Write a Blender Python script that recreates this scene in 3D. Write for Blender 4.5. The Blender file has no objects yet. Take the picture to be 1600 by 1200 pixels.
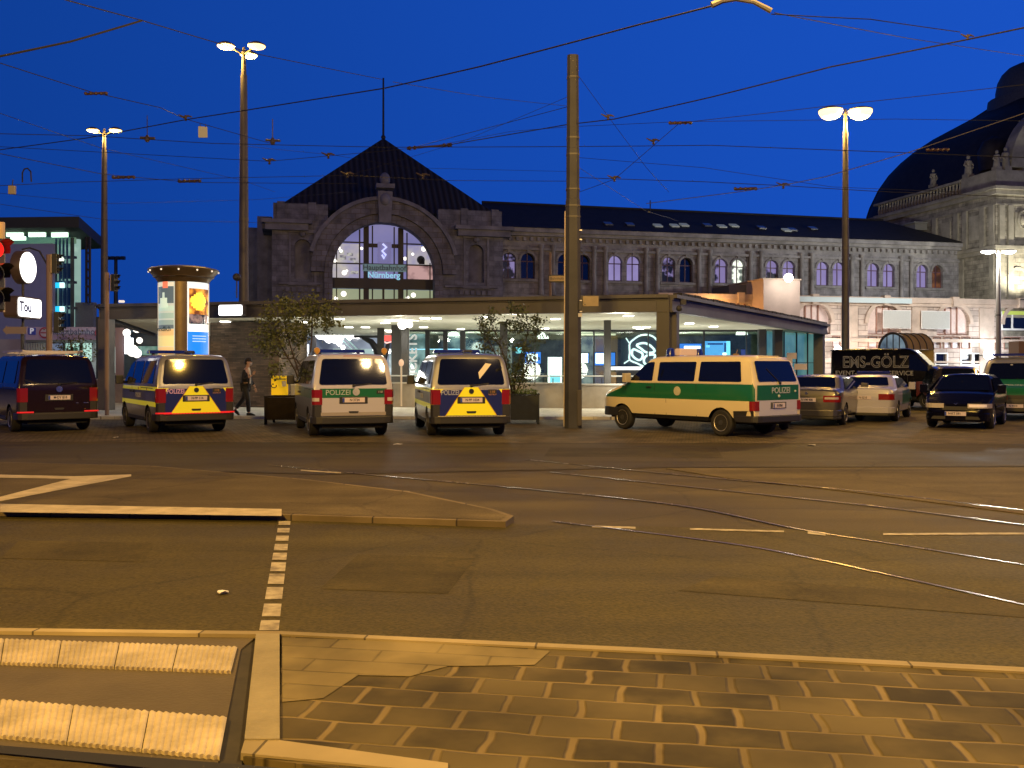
import bpy, bmesh, math, random
from mathutils import Vector, Matrix
R = math.radians
random.seed(7)
sc = bpy.context.scene
col = sc.collection
# ------------------------------------------------------------------ camera, sky, exposure
F, HZ, EYE = 1450.0, 575.0, 1.64          # focal length in photo pixels, horizon row, eye height
cam = bpy.data.cameras.new("camera"); camo = bpy.data.objects.new("camera", cam); col.objects.link(camo)
camo.location = (0, 0, EYE); camo.rotation_euler = (R(90), 0, 0)
cam.sensor_width = 36; cam.lens = 36 * F / 1600; cam.shift_y = -(600 - HZ) / 1600
cam.clip_start = 0.1; cam.clip_end = 3000
sc.camera = camo
w = bpy.data.worlds.new("World"); sc.world = w; w.use_nodes = True
nt = w.node_tree; nt.nodes.clear()
sky = nt.nodes.new("ShaderNodeTexSky"); sky.sky_type = 'NISHITA'; sky.sun_disc = False
sky.sun_elevation = R(2); sky.sun_rotation = R(200); sky.air_density = 1.6; sky.ozone_density = 6.0; sky.dust_density = 0.2
hs = nt.nodes.new("ShaderNodeHueSaturation"); hs.inputs["Saturation"].default_value = 0.0
bw = nt.nodes.new("ShaderNodeMix"); bw.data_type = 'RGBA'; bw.blend_type = 'MULTIPLY'; bw.inputs[0].default_value = 1.0
bw.inputs[7].default_value = (0.10, 0.42, 2.3, 1)
add = nt.nodes.new("ShaderNodeMix"); add.data_type = 'RGBA'; add.blend_type = 'ADD'; add.inputs[0].default_value = 1.0
bg = nt.nodes.new("ShaderNodeBackground"); out = nt.nodes.new("ShaderNodeOutputWorld")
# dusk: the blue comes from the last light of the sky plus an even twilight blue, paler to the right
tc = nt.nodes.new("ShaderNodeTexCoord"); sx = nt.nodes.new("ShaderNodeSeparateXYZ")
mr = nt.nodes.new("ShaderNodeMapRange"); mr.inputs[1].default_value = -0.55; mr.inputs[2].default_value = 0.45
tw = nt.nodes.new("ShaderNodeMix"); tw.data_type = 'RGBA'
tw.inputs[6].default_value = (0.004, 0.044, 0.28, 1); tw.inputs[7].default_value = (0.009, 0.082, 0.53, 1)
L = nt.links.new
L(tc.outputs["Generated"], sx.inputs[0]); L(sx.outputs[0], mr.inputs[0]); L(mr.outputs[0], tw.inputs[0])
# the dusk sky darkens towards the zenith and away from the last light
mz = nt.nodes.new("ShaderNodeMapRange"); mz.interpolation_type = 'SMOOTHSTEP'; mz.inputs[1].default_value = .36; mz.inputs[2].default_value = .75; mz.inputs[3].default_value = 1.0; mz.inputs[4].default_value = .18
my = nt.nodes.new("ShaderNodeMapRange"); my.interpolation_type = 'SMOOTHSTEP'; my.inputs[1].default_value = -.35; my.inputs[2].default_value = .45; my.inputs[3].default_value = .60; my.inputs[4].default_value = 1.0
mm = nt.nodes.new("ShaderNodeMath"); mm.operation = 'MULTIPLY'; L(sx.outputs[2], mz.inputs[0]); L(sx.outputs[1], my.inputs[0]); L(mz.outputs[0], mm.inputs[0]); L(my.outputs[0], mm.inputs[1]); L(mm.outputs[0], bg.inputs[1])
L(sky.outputs[0], hs.inputs["Color"]); L(hs.outputs[0], bw.inputs[6])
sm = nt.nodes.new("ShaderNodeMix"); sm.data_type = 'RGBA'; sm.blend_type = 'MULTIPLY'; sm.inputs[0].default_value = 1.0
sm.inputs[7].default_value = (0.004, 0.004, 0.004, 1)
L(bw.outputs[2], sm.inputs[6]); L(sm.outputs[2], add.inputs[6]); L(tw.outputs[2], add.inputs[7])
L(add.outputs[2], bg.inputs[0]); L(bg.outputs[0], out.inputs[0]); bg.inputs[1].default_value = 1.0
sc.view_settings.view_transform = 'Standard'; sc.view_settings.look = 'None'
sc.view_settings.exposure = 0.0; sc.view_settings.gamma = 1.0
sc.cycles.max_bounces = 6; sc.cycles.transparent_max_bounces = 8; sc.cycles.sample_clamp_indirect = 6
sc.cycles.caustics_reflective = False; sc.cycles.caustics_refractive = False
SODIUM = (1.0, 0.58, 0.10); NEUT = (1.0, 0.86, 0.66); COOL = (0.86, 0.95, 1.0)

# ------------------------------------------------------------------ helpers
def gp(px, py, z=0.0):
    t = (EYE - z) * F / (py - HZ)
    return Vector(((px - 800) / F * t, t, z))
def at(px, py, Y):
    return Vector(((px - 800) / F * Y, Y, EYE + (HZ - py) / F * Y))

MC = {}
def M(name, c, rough=0.6, metal=0.0, em=0.0, noise=0.0, nscale=6.0, bump=0.0, bscale=40.0, ior=1.5, emc=None, coat=0.0, rnoise=0.0, low=None, fine=0.0, spec=.5):
    if name in MC: return MC[name]
    m = bpy.data.materials.new(name); m.use_nodes = True; n = m.node_tree.nodes; l = m.node_tree.links
    b = n["Principled BSDF"]
    b.inputs["Base Color"].default_value = (*c, 1); b.inputs["Roughness"].default_value = rough
    b.inputs["Metallic"].default_value = metal; b.inputs["IOR"].default_value = ior
    b.inputs["Coat Weight"].default_value = coat; b.inputs["Coat Roughness"].default_value = 0.06
    b.inputs["Specular IOR Level"].default_value = .12 if fine else spec
    if em:
        b.inputs["Emission Color"].default_value = (*(emc or c), 1); b.inputs["Emission Strength"].default_value = em
    if noise or bump or rnoise:
        t = n.new("ShaderNodeTexCoord")
    if noise or rnoise:
        a = n.new("ShaderNodeTexNoise"); a.inputs["Scale"].default_value = nscale; a.inputs["Detail"].default_value = 7
        a.inputs["Roughness"].default_value = 0.62
        l.new(t.outputs["Object"], a.inputs["Vector"])
    if noise:
        r = n.new("ShaderNodeValToRGB"); lo = low or tuple(x * (1 - noise) for x in c); hi = tuple(min(1, x * (1 + noise * .8)) for x in c)
        r.color_ramp.elements[0].color = (*lo, 1); r.color_ramp.elements[1].color = (*hi, 1)
        r.color_ramp.elements[0].position = 0.34; r.color_ramp.elements[1].position = 0.66
        l.new(a.outputs["Fac"], r.inputs[0]); l.new(r.outputs[0], b.inputs["Base Color"])
    if fine:       # fine grain and faint tyre-polished streaks on top of the blotches
        f1 = n.new("ShaderNodeTexNoise"); f1.inputs["Scale"].default_value = 38; f1.inputs["Detail"].default_value = 5; l.new(t.outputs["Object"], f1.inputs["Vector"])
        mpp = n.new("ShaderNodeMapping"); mpp.inputs["Scale"].default_value = (.10, 1.1, 1); mpp.inputs["Rotation"].default_value = (0, 0, R(6)); l.new(t.outputs["Object"], mpp.inputs[0])
        f2 = n.new("ShaderNodeTexNoise"); f2.inputs["Scale"].default_value = 1.6; f2.inputs["Detail"].default_value = 5; l.new(mpp.outputs[0], f2.inputs["Vector"])
        vo = n.new("ShaderNodeTexVoronoi"); vo.feature = 'DISTANCE_TO_EDGE'; vo.inputs["Scale"].default_value = .33; wq = n.new("ShaderNodeVectorMath"); wq.operation = 'MULTIPLY_ADD'; wq.inputs[1].default_value = (.9, .9, .9); l.new(a.outputs["Color"], wq.inputs[0]); l.new(t.outputs["Object"], wq.inputs[2]); l.new(wq.outputs[0], vo.inputs["Vector"])
        ck = n.new("ShaderNodeMapRange"); ck.inputs[1].default_value = .0; ck.inputs[2].default_value = .012; ck.inputs[3].default_value = .72; ck.inputs[4].default_value = 1.0; l.new(vo.outputs[0], ck.inputs[0])
        r1 = n.new("ShaderNodeMapRange"); r1.inputs[1].default_value = .25; r1.inputs[2].default_value = .75; r1.inputs[3].default_value = 1 - fine; r1.inputs[4].default_value = 1 + fine; l.new(f1.outputs["Fac"], r1.inputs[0])
        r2 = n.new("ShaderNodeMapRange"); r2.inputs[1].default_value = .3; r2.inputs[2].default_value = .7; r2.inputs[3].default_value = .80; r2.inputs[4].default_value = 1.22; l.new(f2.outputs["Fac"], r2.inputs[0])
        m1 = n.new("ShaderNodeMath"); m1.operation = 'MULTIPLY'; l.new(r1.outputs[0], m1.inputs[0]); l.new(r2.outputs[0], m1.inputs[1]); m3 = n.new("ShaderNodeMath"); m3.operation = 'MULTIPLY'; l.new(m1.outputs[0], m3.inputs[0]); l.new(ck.outputs[0], m3.inputs[1])
        sc_ = n.new("ShaderNodeVectorMath"); sc_.operation = 'SCALE'; l.new(r.outputs[0], sc_.inputs[0]); l.new(m3.outputs[0], sc_.inputs["Scale"]); l.new(sc_.outputs[0], b.inputs["Base Color"])
    if rnoise:
        q = n.new("ShaderNodeMapRange"); q.inputs[3].default_value = max(.03, rough - rnoise); q.inputs[4].default_value = min(1, rough + rnoise)
        q.inputs[1].default_value = .3; q.inputs[2].default_value = .7
        l.new(a.outputs["Fac"], q.inputs[0]); l.new(q.outputs[0], b.inputs["Roughness"])
    if bump:
        a2 = n.new("ShaderNodeTexNoise"); a2.inputs["Scale"].default_value = bscale; a2.inputs["Detail"].default_value = 4
        bb = n.new("ShaderNodeBump"); bb.inputs["Strength"].default_value = bump; bb.inputs["Distance"].default_value = 0.02
        l.new(t.outputs["Object"], a2.inputs["Vector"]); l.new(a2.outputs["Fac"], bb.inputs["Height"]); l.new(bb.outputs[0], b.inputs["Normal"])
    MC[name] = m; return m

def blocks(name, c, mortar, bw_, bh, ms=0.02, rough=.85, rot=0.0, var=.25, plane='xz', bump=.5, off=.5, noise=.3, wob=1.2, soft=.25, patch=0.0, sy=1.0):
    """stone blocks / slabs: brick pattern in object coordinates with noise wear"""
    if name in MC: return MC[name]
    m = bpy.data.materials.new(name); m.use_nodes = True; n = m.node_tree.nodes; l = m.node_tree.links
    b = n["Principled BSDF"]; b.inputs["Roughness"].default_value = rough; b.inputs["Specular IOR Level"].default_value = .2 if plane == "xy" else .5
    t = n.new("ShaderNodeTexCoord"); s = n.new("ShaderNodeSeparateXYZ"); k = n.new("ShaderNodeCombineXYZ")
    l.new(t.outputs["Object"], s.inputs[0])
    if plane == 'xz':
        ad = n.new("ShaderNodeMath"); ad.operation = 'ADD'; l.new(s.outputs[0], ad.inputs[0]); l.new(s.outputs[1], ad.inputs[1])
        l.new(ad.outputs[0], k.inputs[0]); l.new(s.outputs[2], k.inputs[1])
    else:
        l.new(s.outputs[0], k.inputs[0]); l.new(s.outputs[1], k.inputs[1])
    mp = n.new("ShaderNodeMapping"); mp.inputs["Rotation"].default_value = (0, 0, rot); mp.inputs["Scale"].default_value = (1, 1, 1)
    m2 = n.new("ShaderNodeMapping"); m2.inputs["Scale"].default_value = (1, sy, 1); l.new(k.outputs[0], mp.inputs[0])
    wn = n.new("ShaderNodeTexNoise"); wn.inputs["Scale"].default_value = 3.0; l.new(mp.outputs[0], wn.inputs["Vector"])
    wm = n.new("ShaderNodeVectorMath"); wm.operation = 'MULTIPLY_ADD'; wm.inputs[1].default_value = (ms * wob,) * 3
    l.new(wn.outputs["Color"], wm.inputs[0]); l.new(mp.outputs[0], wm.inputs[2])
    br = n.new("ShaderNodeTexBrick"); br.offset = off
    br.inputs["Scale"].default_value = 1.0; br.inputs["Brick Width"].default_value = bw_; br.inputs["Row Height"].default_value = bh * sy
    br.inputs["Mortar Size"].default_value = ms; br.inputs["Mortar Smooth"].default_value = soft; br.inputs["Bias"].default_value = 0
    br.inputs["Color1"].default_value = (*[x * (1 - var) for x in c], 1); br.inputs["Color2"].default_value = (*[x * (1 + var) for x in c], 1)
    br.inputs["Mortar"].default_value = (*mortar, 1)
    l.new(wm.outputs[0], m2.inputs[0]); l.new(m2.outputs[0], br.inputs["Vector"])
    a = n.new("ShaderNodeTexNoise"); a.inputs["Scale"].default_value = 1.3; a.inputs["Detail"].default_value = 8; l.new(t.outputs["Object"], a.inputs["Vector"])
    r = n.new("ShaderNodeMapRange"); r.inputs[1].default_value = .3; r.inputs[2].default_value = .7; r.inputs[3].default_value = 1 - noise; r.inputs[4].default_value = 1 + noise
    l.new(a.outputs["Fac"], r.inputs[0])
    src = br.outputs["Color"]
    if patch:      # joints half filled with dirt, so that some of them fade out
        pn = n.new("ShaderNodeTexNoise"); pn.inputs["Scale"].default_value = 2.6; pn.inputs["Detail"].default_value = 6; l.new(t.outputs["Object"], pn.inputs["Vector"])
        pr_ = n.new("ShaderNodeMapRange"); pr_.inputs[1].default_value = .42; pr_.inputs[2].default_value = .66; pr_.inputs[4].default_value = patch; l.new(pn.outputs["Fac"], pr_.inputs[0])
        pm = n.new("ShaderNodeMix"); pm.data_type = 'RGBA'; pm.inputs[7].default_value = (*[x * 1.15 for x in c], 1); l.new(pr_.outputs[0], pm.inputs[0]); l.new(src, pm.inputs[6]); src = pm.outputs[2]
    mx = n.new("ShaderNodeVectorMath"); mx.operation = 'SCALE'; l.new(src, mx.inputs[0]); l.new(r.outputs[0], mx.inputs["Scale"])
    l.new(mx.outputs[0], b.inputs["Base Color"])
    bb = n.new("ShaderNodeBump"); bb.invert = True; bb.inputs["Strength"].default_value = bump; bb.inputs["Distance"].default_value = .03
    l.new(br.outputs["Fac"], bb.inputs["Height"]); l.new(bb.outputs[0], b.inputs["Normal"])
    MC[name] = m; return m

def glassy(name, tint=(.8, .9, .9), refl=.12, rough=.02):
    if name in MC: return MC[name]
    m = bpy.data.materials.new(name); m.use_nodes = True; n = m.node_tree.nodes; l = m.node_tree.links; n.clear()
    o = n.new("ShaderNodeOutputMaterial"); mix = n.new("ShaderNodeMixShader"); t = n.new("ShaderNodeBsdfTransparent"); g = n.new("ShaderNodeBsdfGlossy")
    t.inputs[0].default_value = (*tint, 1); g.inputs["Roughness"].default_value = rough
    f = n.new("ShaderNodeLayerWeight"); f.inputs[0].default_value = .35
    mr_ = n.new("ShaderNodeMapRange"); mr_.inputs[3].default_value = refl; mr_.inputs[4].default_value = .9
    l.new(f.outputs["Fresnel"], mr_.inputs[0]); l.new(mr_.outputs[0], mix.inputs[0]); l.new(t.outputs[0], mix.inputs[1]); l.new(g.outputs[0], mix.inputs[2]); l.new(mix.outputs[0], o.inputs[0])
    MC[name] = m; return m

def litwin(name, c1, c2, em, scale=1.2, sharp=.12):
    """a lit room seen through glass: emission varying between two colours, glossy pane in front"""
    if name in MC: return MC[name]
    m = bpy.data.materials.new(name); m.use_nodes = True; n = m.node_tree.nodes; l = m.node_tree.links
    b = n["Principled BSDF"]; b.inputs["Base Color"].default_value = (.02, .02, .02, 1); b.inputs["Roughness"].default_value = .1
    t = n.new("ShaderNodeTexCoord"); a = n.new("ShaderNodeTexNoise"); a.inputs["Scale"].default_value = scale; a.inputs["Detail"].default_value = 3
    r = n.new("ShaderNodeValToRGB"); r.color_ramp.elements[0].position = .5 - sharp; r.color_ramp.elements[1].position = .5 + sharp
    r.color_ramp.elements[0].color = (*c1, 1); r.color_ramp.elements[1].color = (*c2, 1)
    l.new(t.outputs["Object"], a.inputs["Vector"]); l.new(a.outputs["Fac"], r.inputs[0]); l.new(r.outputs[0], b.inputs["Emission Color"])
    b.inputs["Emission Strength"].default_value = em
    MC[name] = m; return m

class MB:
    def __init__(s): s.v = []; s.f = []; s.m = []; s.mi = 0
    def add(s, vs, fs):
        o = len(s.v); s.v += [tuple(v) for v in vs]
        for f in fs: s.f.append(tuple(i + o for i in f)); s.m.append(s.mi)
        return s
    def box(s, c, d, rz=0.0, taper=1.0):
        x, y, z = c; a, b, h = d[0] / 2, d[1] / 2, d[2] / 2; cs, sn = math.cos(rz), math.sin(rz); vs = []
        for k, t in ((-1, 1), (1, taper)):
            for i, j in ((-1, -1), (1, -1), (1, 1), (-1, 1)):
                p, q = i * a * t, j * b * t; vs.append((x + p * cs - q * sn, y + p * sn + q * cs, z + k * h))
        return s.add(vs, [(3, 2, 1, 0), (4, 5, 6, 7), (0, 1, 5, 4), (1, 2, 6, 5), (2, 3, 7, 6), (3, 0, 4, 7)])
    def bb(s, x0, x1, y0, y1, z0, z1): return s.box(((x0 + x1) / 2, (y0 + y1) / 2, (z0 + z1) / 2), (abs(x1 - x0), abs(y1 - y0), abs(z1 - z0)))
    def prism(s, pts, vec):
        """closed 3-D polygon pushed along vec"""
        n = len(pts); vec = Vector(vec); P = [Vector(p) for p in pts]; vs = P + [p + vec for p in P]
        nrm = Vector((0, 0, 0))
        for i in range(n): nrm += P[i].cross(P[(i + 1) % n])
        idx = list(range(n))
        if nrm.dot(vec) > 0: f0 = idx[::-1]; f1 = [i + n for i in idx]; sd = [(i, (i + 1) % n, (i + 1) % n + n, i + n) for i in idx]
        else: f0 = idx; f1 = [i + n for i in idx][::-1]; sd = [((i + 1) % n, i, i + n, (i + 1) % n + n) for i in idx]
        return s.add(vs, [tuple(f0), tuple(f1)] + sd)
    def tube(s, pts, r, n=8, cap=True):
        P = [Vector(p) for p in pts]; rs = r if isinstance(r, (list, tuple)) else [r] * len(P); rings = []
        prev = None
        for i, p in enumerate(P):
            d = (P[min(i + 1, len(P) - 1)] - P[max(i - 1, 0)]).normalized()
            up = Vector((0, 0, 1)) if abs(d.z) < .93 else Vector((0, 1, 0))
            if prev is not None and abs(prev.dot(d)) < .95: up = prev
            a = d.cross(up).normalized(); b = a.cross(d).normalized(); prev = b
            rings.append([p + (a * math.cos(2 * math.pi * k / n) + b * math.sin(2 * math.pi * k / n)) * rs[i] for k in range(n)])
        fs = []
        for i in range(len(P) - 1):
            for k in range(n): fs.append((i * n + k, i * n + (k + 1) % n, (i + 1) * n + (k + 1) % n, (i + 1) * n + k))
        if cap: fs += [tuple(range(n))[::-1], tuple(range((len(P) - 1) * n, len(P) * n))]
        return s.add([v for q in rings for v in q], fs)
    def lathe(s, prof, c=(0, 0, 0), n=24, axis='z', sx=1, sy=1, power=None):
        vs = []; c = Vector(c)
        for r, z in prof:
            for k in range(n):
                a = 2 * math.pi * k / n; ca, sa = math.cos(a), math.sin(a)
                if power: q = (abs(ca) ** power + abs(sa) ** power) ** (-1 / power); ca *= q; sa *= q
                p = (r * ca * sx, r * sa * sy, z)
                if axis == 'y': p = (p[0], p[2], -p[1])
                if axis == 'x': p = (p[2], p[0], p[1])
                vs.append(Vector(p) + c)
        m = len(prof); fs = []
        for i in range(m - 1):
            for k in range(n): fs.append((i * n + k, i * n + (k + 1) % n, (i + 1) * n + (k + 1) % n, (i + 1) * n + k))
        fs += [tuple(range(n))[::-1], tuple(range((m - 1) * n, m * n))]
        return s.add(vs, fs)
    def ball(s, c, r, n=12, sz=1.0):
        m = 7; return s.lathe([(r * math.sin(math.pi * max(.02, min(.98, i / m))), -r * sz * math.cos(math.pi * i / m)) for i in range(m + 1)], c, n)
    def quad(s, a, b, c, d): return s.add([a, b, c, d], [(0, 1, 2, 3)])
    def sheet(s, pts, z0, z1=None):
        """ground sheet from (x, y) points, or a slab between z0 and z1"""
        if z1 is None: return s.add([(p[0], p[1], z0) for p in pts], [tuple(range(len(pts)))])
        return s.prism([(p[0], p[1], z0) for p in pts], (0, 0, z1 - z0))

def mk(name, mb, mats, parent=None, smooth=False, bevel=0.0, segs=2, fix=False):
    me = bpy.data.meshes.new(name); me.from_pydata(mb.v, [], mb.f)
    for m in (mats if isinstance(mats, (list, tuple)) else [mats]): me.materials.append(m)
    for p, i in zip(me.polygons, mb.m): p.material_index = i
    if fix:
        b = bmesh.new(); b.from_mesh(me); bmesh.ops.recalc_face_normals(b, faces=b.faces); b.to_mesh(me); b.free()
    if smooth:
        me.polygons.foreach_set("use_smooth", [True] * len(me.polygons))
        me.set_sharp_from_angle(angle=R(smooth if smooth > 1 else 35))
    me.update()
    o = bpy.data.objects.new(name, me); col.objects.link(o)
    if parent: o.parent = parent
    if bevel:
        b = o.modifiers.new("bevel", 'BEVEL'); b.width = bevel; b.segments = segs; b.limit_method = 'ANGLE'; b.angle_limit = R(40)
    return o
def tag(o, label=None, cat=None, group=None, kind=None):
    if label: o['label'] = label
    if cat: o['category'] = cat
    if group: o['group'] = group
    if kind: o['kind'] = kind
    return o
def emp(name, loc, rz, label, cat, group=None):
    o = bpy.data.objects.new(name, None); col.objects.link(o); o.location = loc; o.rotation_euler = (0, 0, rz); o.empty_display_size = .3
    return tag(o, label, cat, group)
def dup(root, loc, rz, label):
    r = root.copy(); col.objects.link(r); r.location = loc; r.rotation_euler = (0, 0, rz); r['label'] = label
    for ch in list(root.children):
        c = ch.copy(); col.objects.link(c); c.parent = r
        for g in list(ch.children):
            d = g.copy(); col.objects.link(d); d.parent = c
    return r
def text(name, s, size, m, parent, loc, rot, ext=.004, align='CENTER', bold=0.0, space=1.0, sx=1.0):
    c = bpy.data.curves.new(name, 'FONT'); c.body = s; c.size = size; c.extrude = ext; c.align_x = align; c.align_y = 'CENTER'
    c.offset = bold; c.space_character = space; c.resolution_u = 3
    c.materials.append(m); o = bpy.data.objects.new(name, c); col.objects.link(o); o.location = loc; o.rotation_euler = rot; o.scale = (sx, 1, 1)
    me = bpy.data.meshes.new_from_object(o); bpy.data.objects.remove(o); me.name = name
    me.materials.clear(); me.materials.append(m)
    o = bpy.data.objects.new(name, me); col.objects.link(o); o.location = loc; o.rotation_euler = rot; o.scale = (sx, 1, 1)
    if parent: o.parent = parent
    return o
def mks(name, mb, mats, parent=None, **k):
    """one object for each separate piece of the builder's mesh"""
    par = list(range(len(mb.v)))
    def find(i):
        while par[i] != i: par[i] = par[par[i]]; i = par[i]
        return i
    for f in mb.f:
        for i in f[1:]: par[find(i)] = find(f[0])
    grp = {}
    for f in mb.f: grp.setdefault(find(f[0]), []).append(f)
    for fs in grp.values():
        ids = sorted({i for f in fs for i in f}); mp = {i: j for j, i in enumerate(ids)}; q = MB(); q.add([mb.v[i] for i in ids], [tuple(mp[i] for i in f) for f in fs]); mk(name, q, mats, parent, **k)
def light(name, loc, power, color, radius=.15, parent=None, kind='POINT', rot=None, spot=None, size=None):
    l = bpy.data.lights.new(name, kind); l.energy = power; l.color = color
    if kind == 'AREA': l.shape = 'RECTANGLE'; l.size, l.size_y = size
    else: l.shadow_soft_size = radius
    if spot: l.spot_size = R(spot); l.spot_blend = .6
    o = bpy.data.objects.new(name, l); col.objects.link(o); o.location = loc
    if rot: o.rotation_euler = rot
    if parent: o.parent = parent
    return o
def rpoly(pts, r, n=4):
    """2-D polygon with rounded corners"""
    o = []; k = len(pts)
    for i in range(k):
        p = Vector(pts[i]); a = Vector(pts[i - 1]); b = Vector(pts[(i + 1) % k])
        rr = min(r, (a - p).length * .45, (b - p).length * .45); p0 = p + (a - p).normalized() * rr; p1 = p + (b - p).normalized() * rr
        for j in range(n + 1):
            t = j / n; o.append(p0 * (1 - t) ** 2 + p * 2 * t * (1 - t) + p1 * t * t)
    return [tuple(q) for q in o]
def arch(cx, z0, zs, r, n=12):
    """arched opening outline: foot z0, springing zs, radius r"""
    return [(cx - r, z0), (cx + r, z0)] + [(cx + r * math.cos(math.pi * i / n), zs + r * math.sin(math.pi * i / n)) for i in range(n + 1)]
def holed(outer, holes, v0, v1):
    """wall slab in the u-z plane, from v0 (front) to v1, with openings"""
    b = bmesh.new()
    for ring in [outer] + holes:
        pts = []
        for p in ring:
            if not pts or (Vector(p) - Vector(pts[-1])).length > 1e-5: pts.append(p)
        if (Vector(pts[0]) - Vector(pts[-1])).length < 1e-5: pts.pop()
        vs = [b.verts.new((p[0], v0, p[1])) for p in pts]
        for i in range(len(vs)): b.edges.new((vs[i], vs[(i + 1) % len(vs)]))
    bmesh.ops.triangle_fill(b, use_beauty=True, use_dissolve=False, edges=b.edges[:], normal=(0, -1, 0))
    g = bmesh.ops.extrude_face_region(b, geom=b.faces[:])
    for e in g['geom']:
        if isinstance(e, bmesh.types.BMVert): e.co.y += v1 - v0
    bmesh.ops.recalc_face_normals(b, faces=b.faces[:])
    b.verts.index_update(); m = MB(); m.add([v.co[:] for v in b.verts], [tuple(v.index for v in f.verts) for f in b.faces]); b.free()
    return m
# ------------------------------------------------------------------ ground
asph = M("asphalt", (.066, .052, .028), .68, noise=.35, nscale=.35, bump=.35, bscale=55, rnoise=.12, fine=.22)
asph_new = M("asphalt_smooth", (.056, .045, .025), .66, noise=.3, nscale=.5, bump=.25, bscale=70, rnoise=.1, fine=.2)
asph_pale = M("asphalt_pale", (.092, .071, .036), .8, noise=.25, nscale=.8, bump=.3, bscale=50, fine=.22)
setts = blocks("small_setts", (.125, .098, .056), (.06, .048, .03), .16, .12, .014, .75, rot=.2, plane='xy', noise=.35)
slab_m = blocks("granite_slabs", (.072, .055, .022), (.19, .14, .06), .355, .222, .026, .8, rot=R(9.4), var=.55, plane='xy', bump=.6, noise=.6, wob=2.4, sy=1.9, soft=.6, patch=.75)
pave_m = blocks("pale_paving", (.62, .60, .52), (.3, .28, .24), .6, .6, .006, .8, rot=.2, plane='xy', var=.06, bump=.1, noise=.12)
kerb_m = blocks("kerb_stone", (.32, .255, .14), (.10, .08, .05), 1.0, 9.0, .007, .8, rot=R(7), var=.15, plane="xy", bump=.5, noise=.3)
kerb_d = M("kerb_shadow_side", (.10, .09, .08), .85, noise=.3, nscale=3)
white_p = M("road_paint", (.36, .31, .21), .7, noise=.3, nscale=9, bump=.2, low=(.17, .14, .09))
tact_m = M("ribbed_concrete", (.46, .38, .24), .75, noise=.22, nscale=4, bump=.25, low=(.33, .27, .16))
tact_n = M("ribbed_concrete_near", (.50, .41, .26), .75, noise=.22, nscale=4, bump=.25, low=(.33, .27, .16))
rail_m = M("rail_steel", (.34, .27, .16), .24, .7, rnoise=.10, nscale=2)
groove_m = M("groove_black", (.012, .011, .010), .8)
bitu = M("dark_kerb_shade", (.034, .028, .018), .85, noise=.3, nscale=6)

def S(name, mb, mat, label=None, **k):
    o = mk(name, mb, mat, **k); tag(o, kind='structure')
    if label: o['label'] = label
    return o
def far_(p, q, X):
    """the point of the line through p and q at x = X, to carry an edge on beyond the frame"""
    return p + (q - p) * ((X - p.x) / (q.x - p.x))
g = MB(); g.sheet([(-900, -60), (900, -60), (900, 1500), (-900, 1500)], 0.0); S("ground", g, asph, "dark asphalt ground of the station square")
# parking strip of setts behind the lane
P = [gp(0, 655), gp(960, 655), gp(1600, 645), (60, 36), far_(gp(800, 692), gp(1700, 694), 60), gp(800, 692), far_(gp(800, 692), gp(-200, 690), -60), (-60, 30)]
S("parking_surface", MB().sheet(P, .004), setts, "worn small setts under the parked vehicles")
P = [far_(gp(800, 697), gp(-200, 694), -60), gp(800, 697), far_(gp(800, 697), gp(1800, 694), 60), far_(gp(1040, 731), gp(1800, 729), 60), gp(1040, 731), gp(500, 742), gp(-200, 722), (-60, 16.6)]
S("road_lane", MB().sheet(P, .008), asph_new, "darker asphalt lane in front of the parked vehicles")
# main road in front
P = [far_(gp(440, 812), gp(-300, 806), -45), gp(440, 812), gp(800, 820), gp(900, 822), far_(gp(900, 822), gp(1800, 838), 45), far_(gp(440, 991), gp(1800, 1060), 45), gp(440, 991), far_(gp(440, 991), gp(-300, 985), -45)]
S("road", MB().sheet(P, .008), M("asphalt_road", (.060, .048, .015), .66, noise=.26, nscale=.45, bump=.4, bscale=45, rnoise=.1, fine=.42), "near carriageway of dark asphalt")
# left refuge island, raised
P = [gp(-500, 705, .07), gp(0, 722, .07), gp(240, 728, .07), gp(480, 749, .07), gp(640, 768, .07), gp(770, 795, .07), gp(803, 806, .07), gp(790, 815, .07), gp(440, 804, .07), gp(0, 798, .07), gp(-500, 795, .07)]
S("island_kerb", MB().sheet(P, 0.0, .07), blocks("island_stone", (.15, .115, .065), (.05, .04, .03), .9, 9.0, .010, .8, rot=R(2), var=.2, plane="xy", bump=.5, noise=.3), "low kerb of the pointed refuge island")
ctr = Vector((sum(p.x for p in P) / len(P), sum(p.y for p in P) / len(P)))
def inset(P, d):
    n = len(P); o = []
    for i in range(n):
        a, p, b = [Vector((q[0], q[1])) for q in (P[i - 1], P[i], P[(i + 1) % n])]
        e1 = (p - a).normalized(); e2 = (b - p).normalized(); n1 = Vector((-e1.y, e1.x)); n2 = Vector((-e2.y, e2.x))
        m = (n1 + n2); m.normalize(); o.append(p + m * d / max(.35, m.dot(n1)))
    return o
ar = sum(P[i - 1].x * P[i].y - P[i].x * P[i - 1].y for i in range(len(P)))
S("island_surface", MB().sheet(inset(P, .07 if ar > 0 else -.07), .074), asph_pale, "pale worn top of the pointed refuge island")
b = MB(); f0 = [gp(0, 803), gp(440, 809), gp(788, 819)]; b.sheet([gp(-500, 800), f0[0], f0[1], f0[2], gp(788, 821), gp(440, 813), gp(0, 809), gp(-500, 806)], .012)  # dark strip painted in as the shade along the kerb foot
S("island_kerb_shade", b, bitu, "painted kerb shade along the refuge island")
b = MB()
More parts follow.
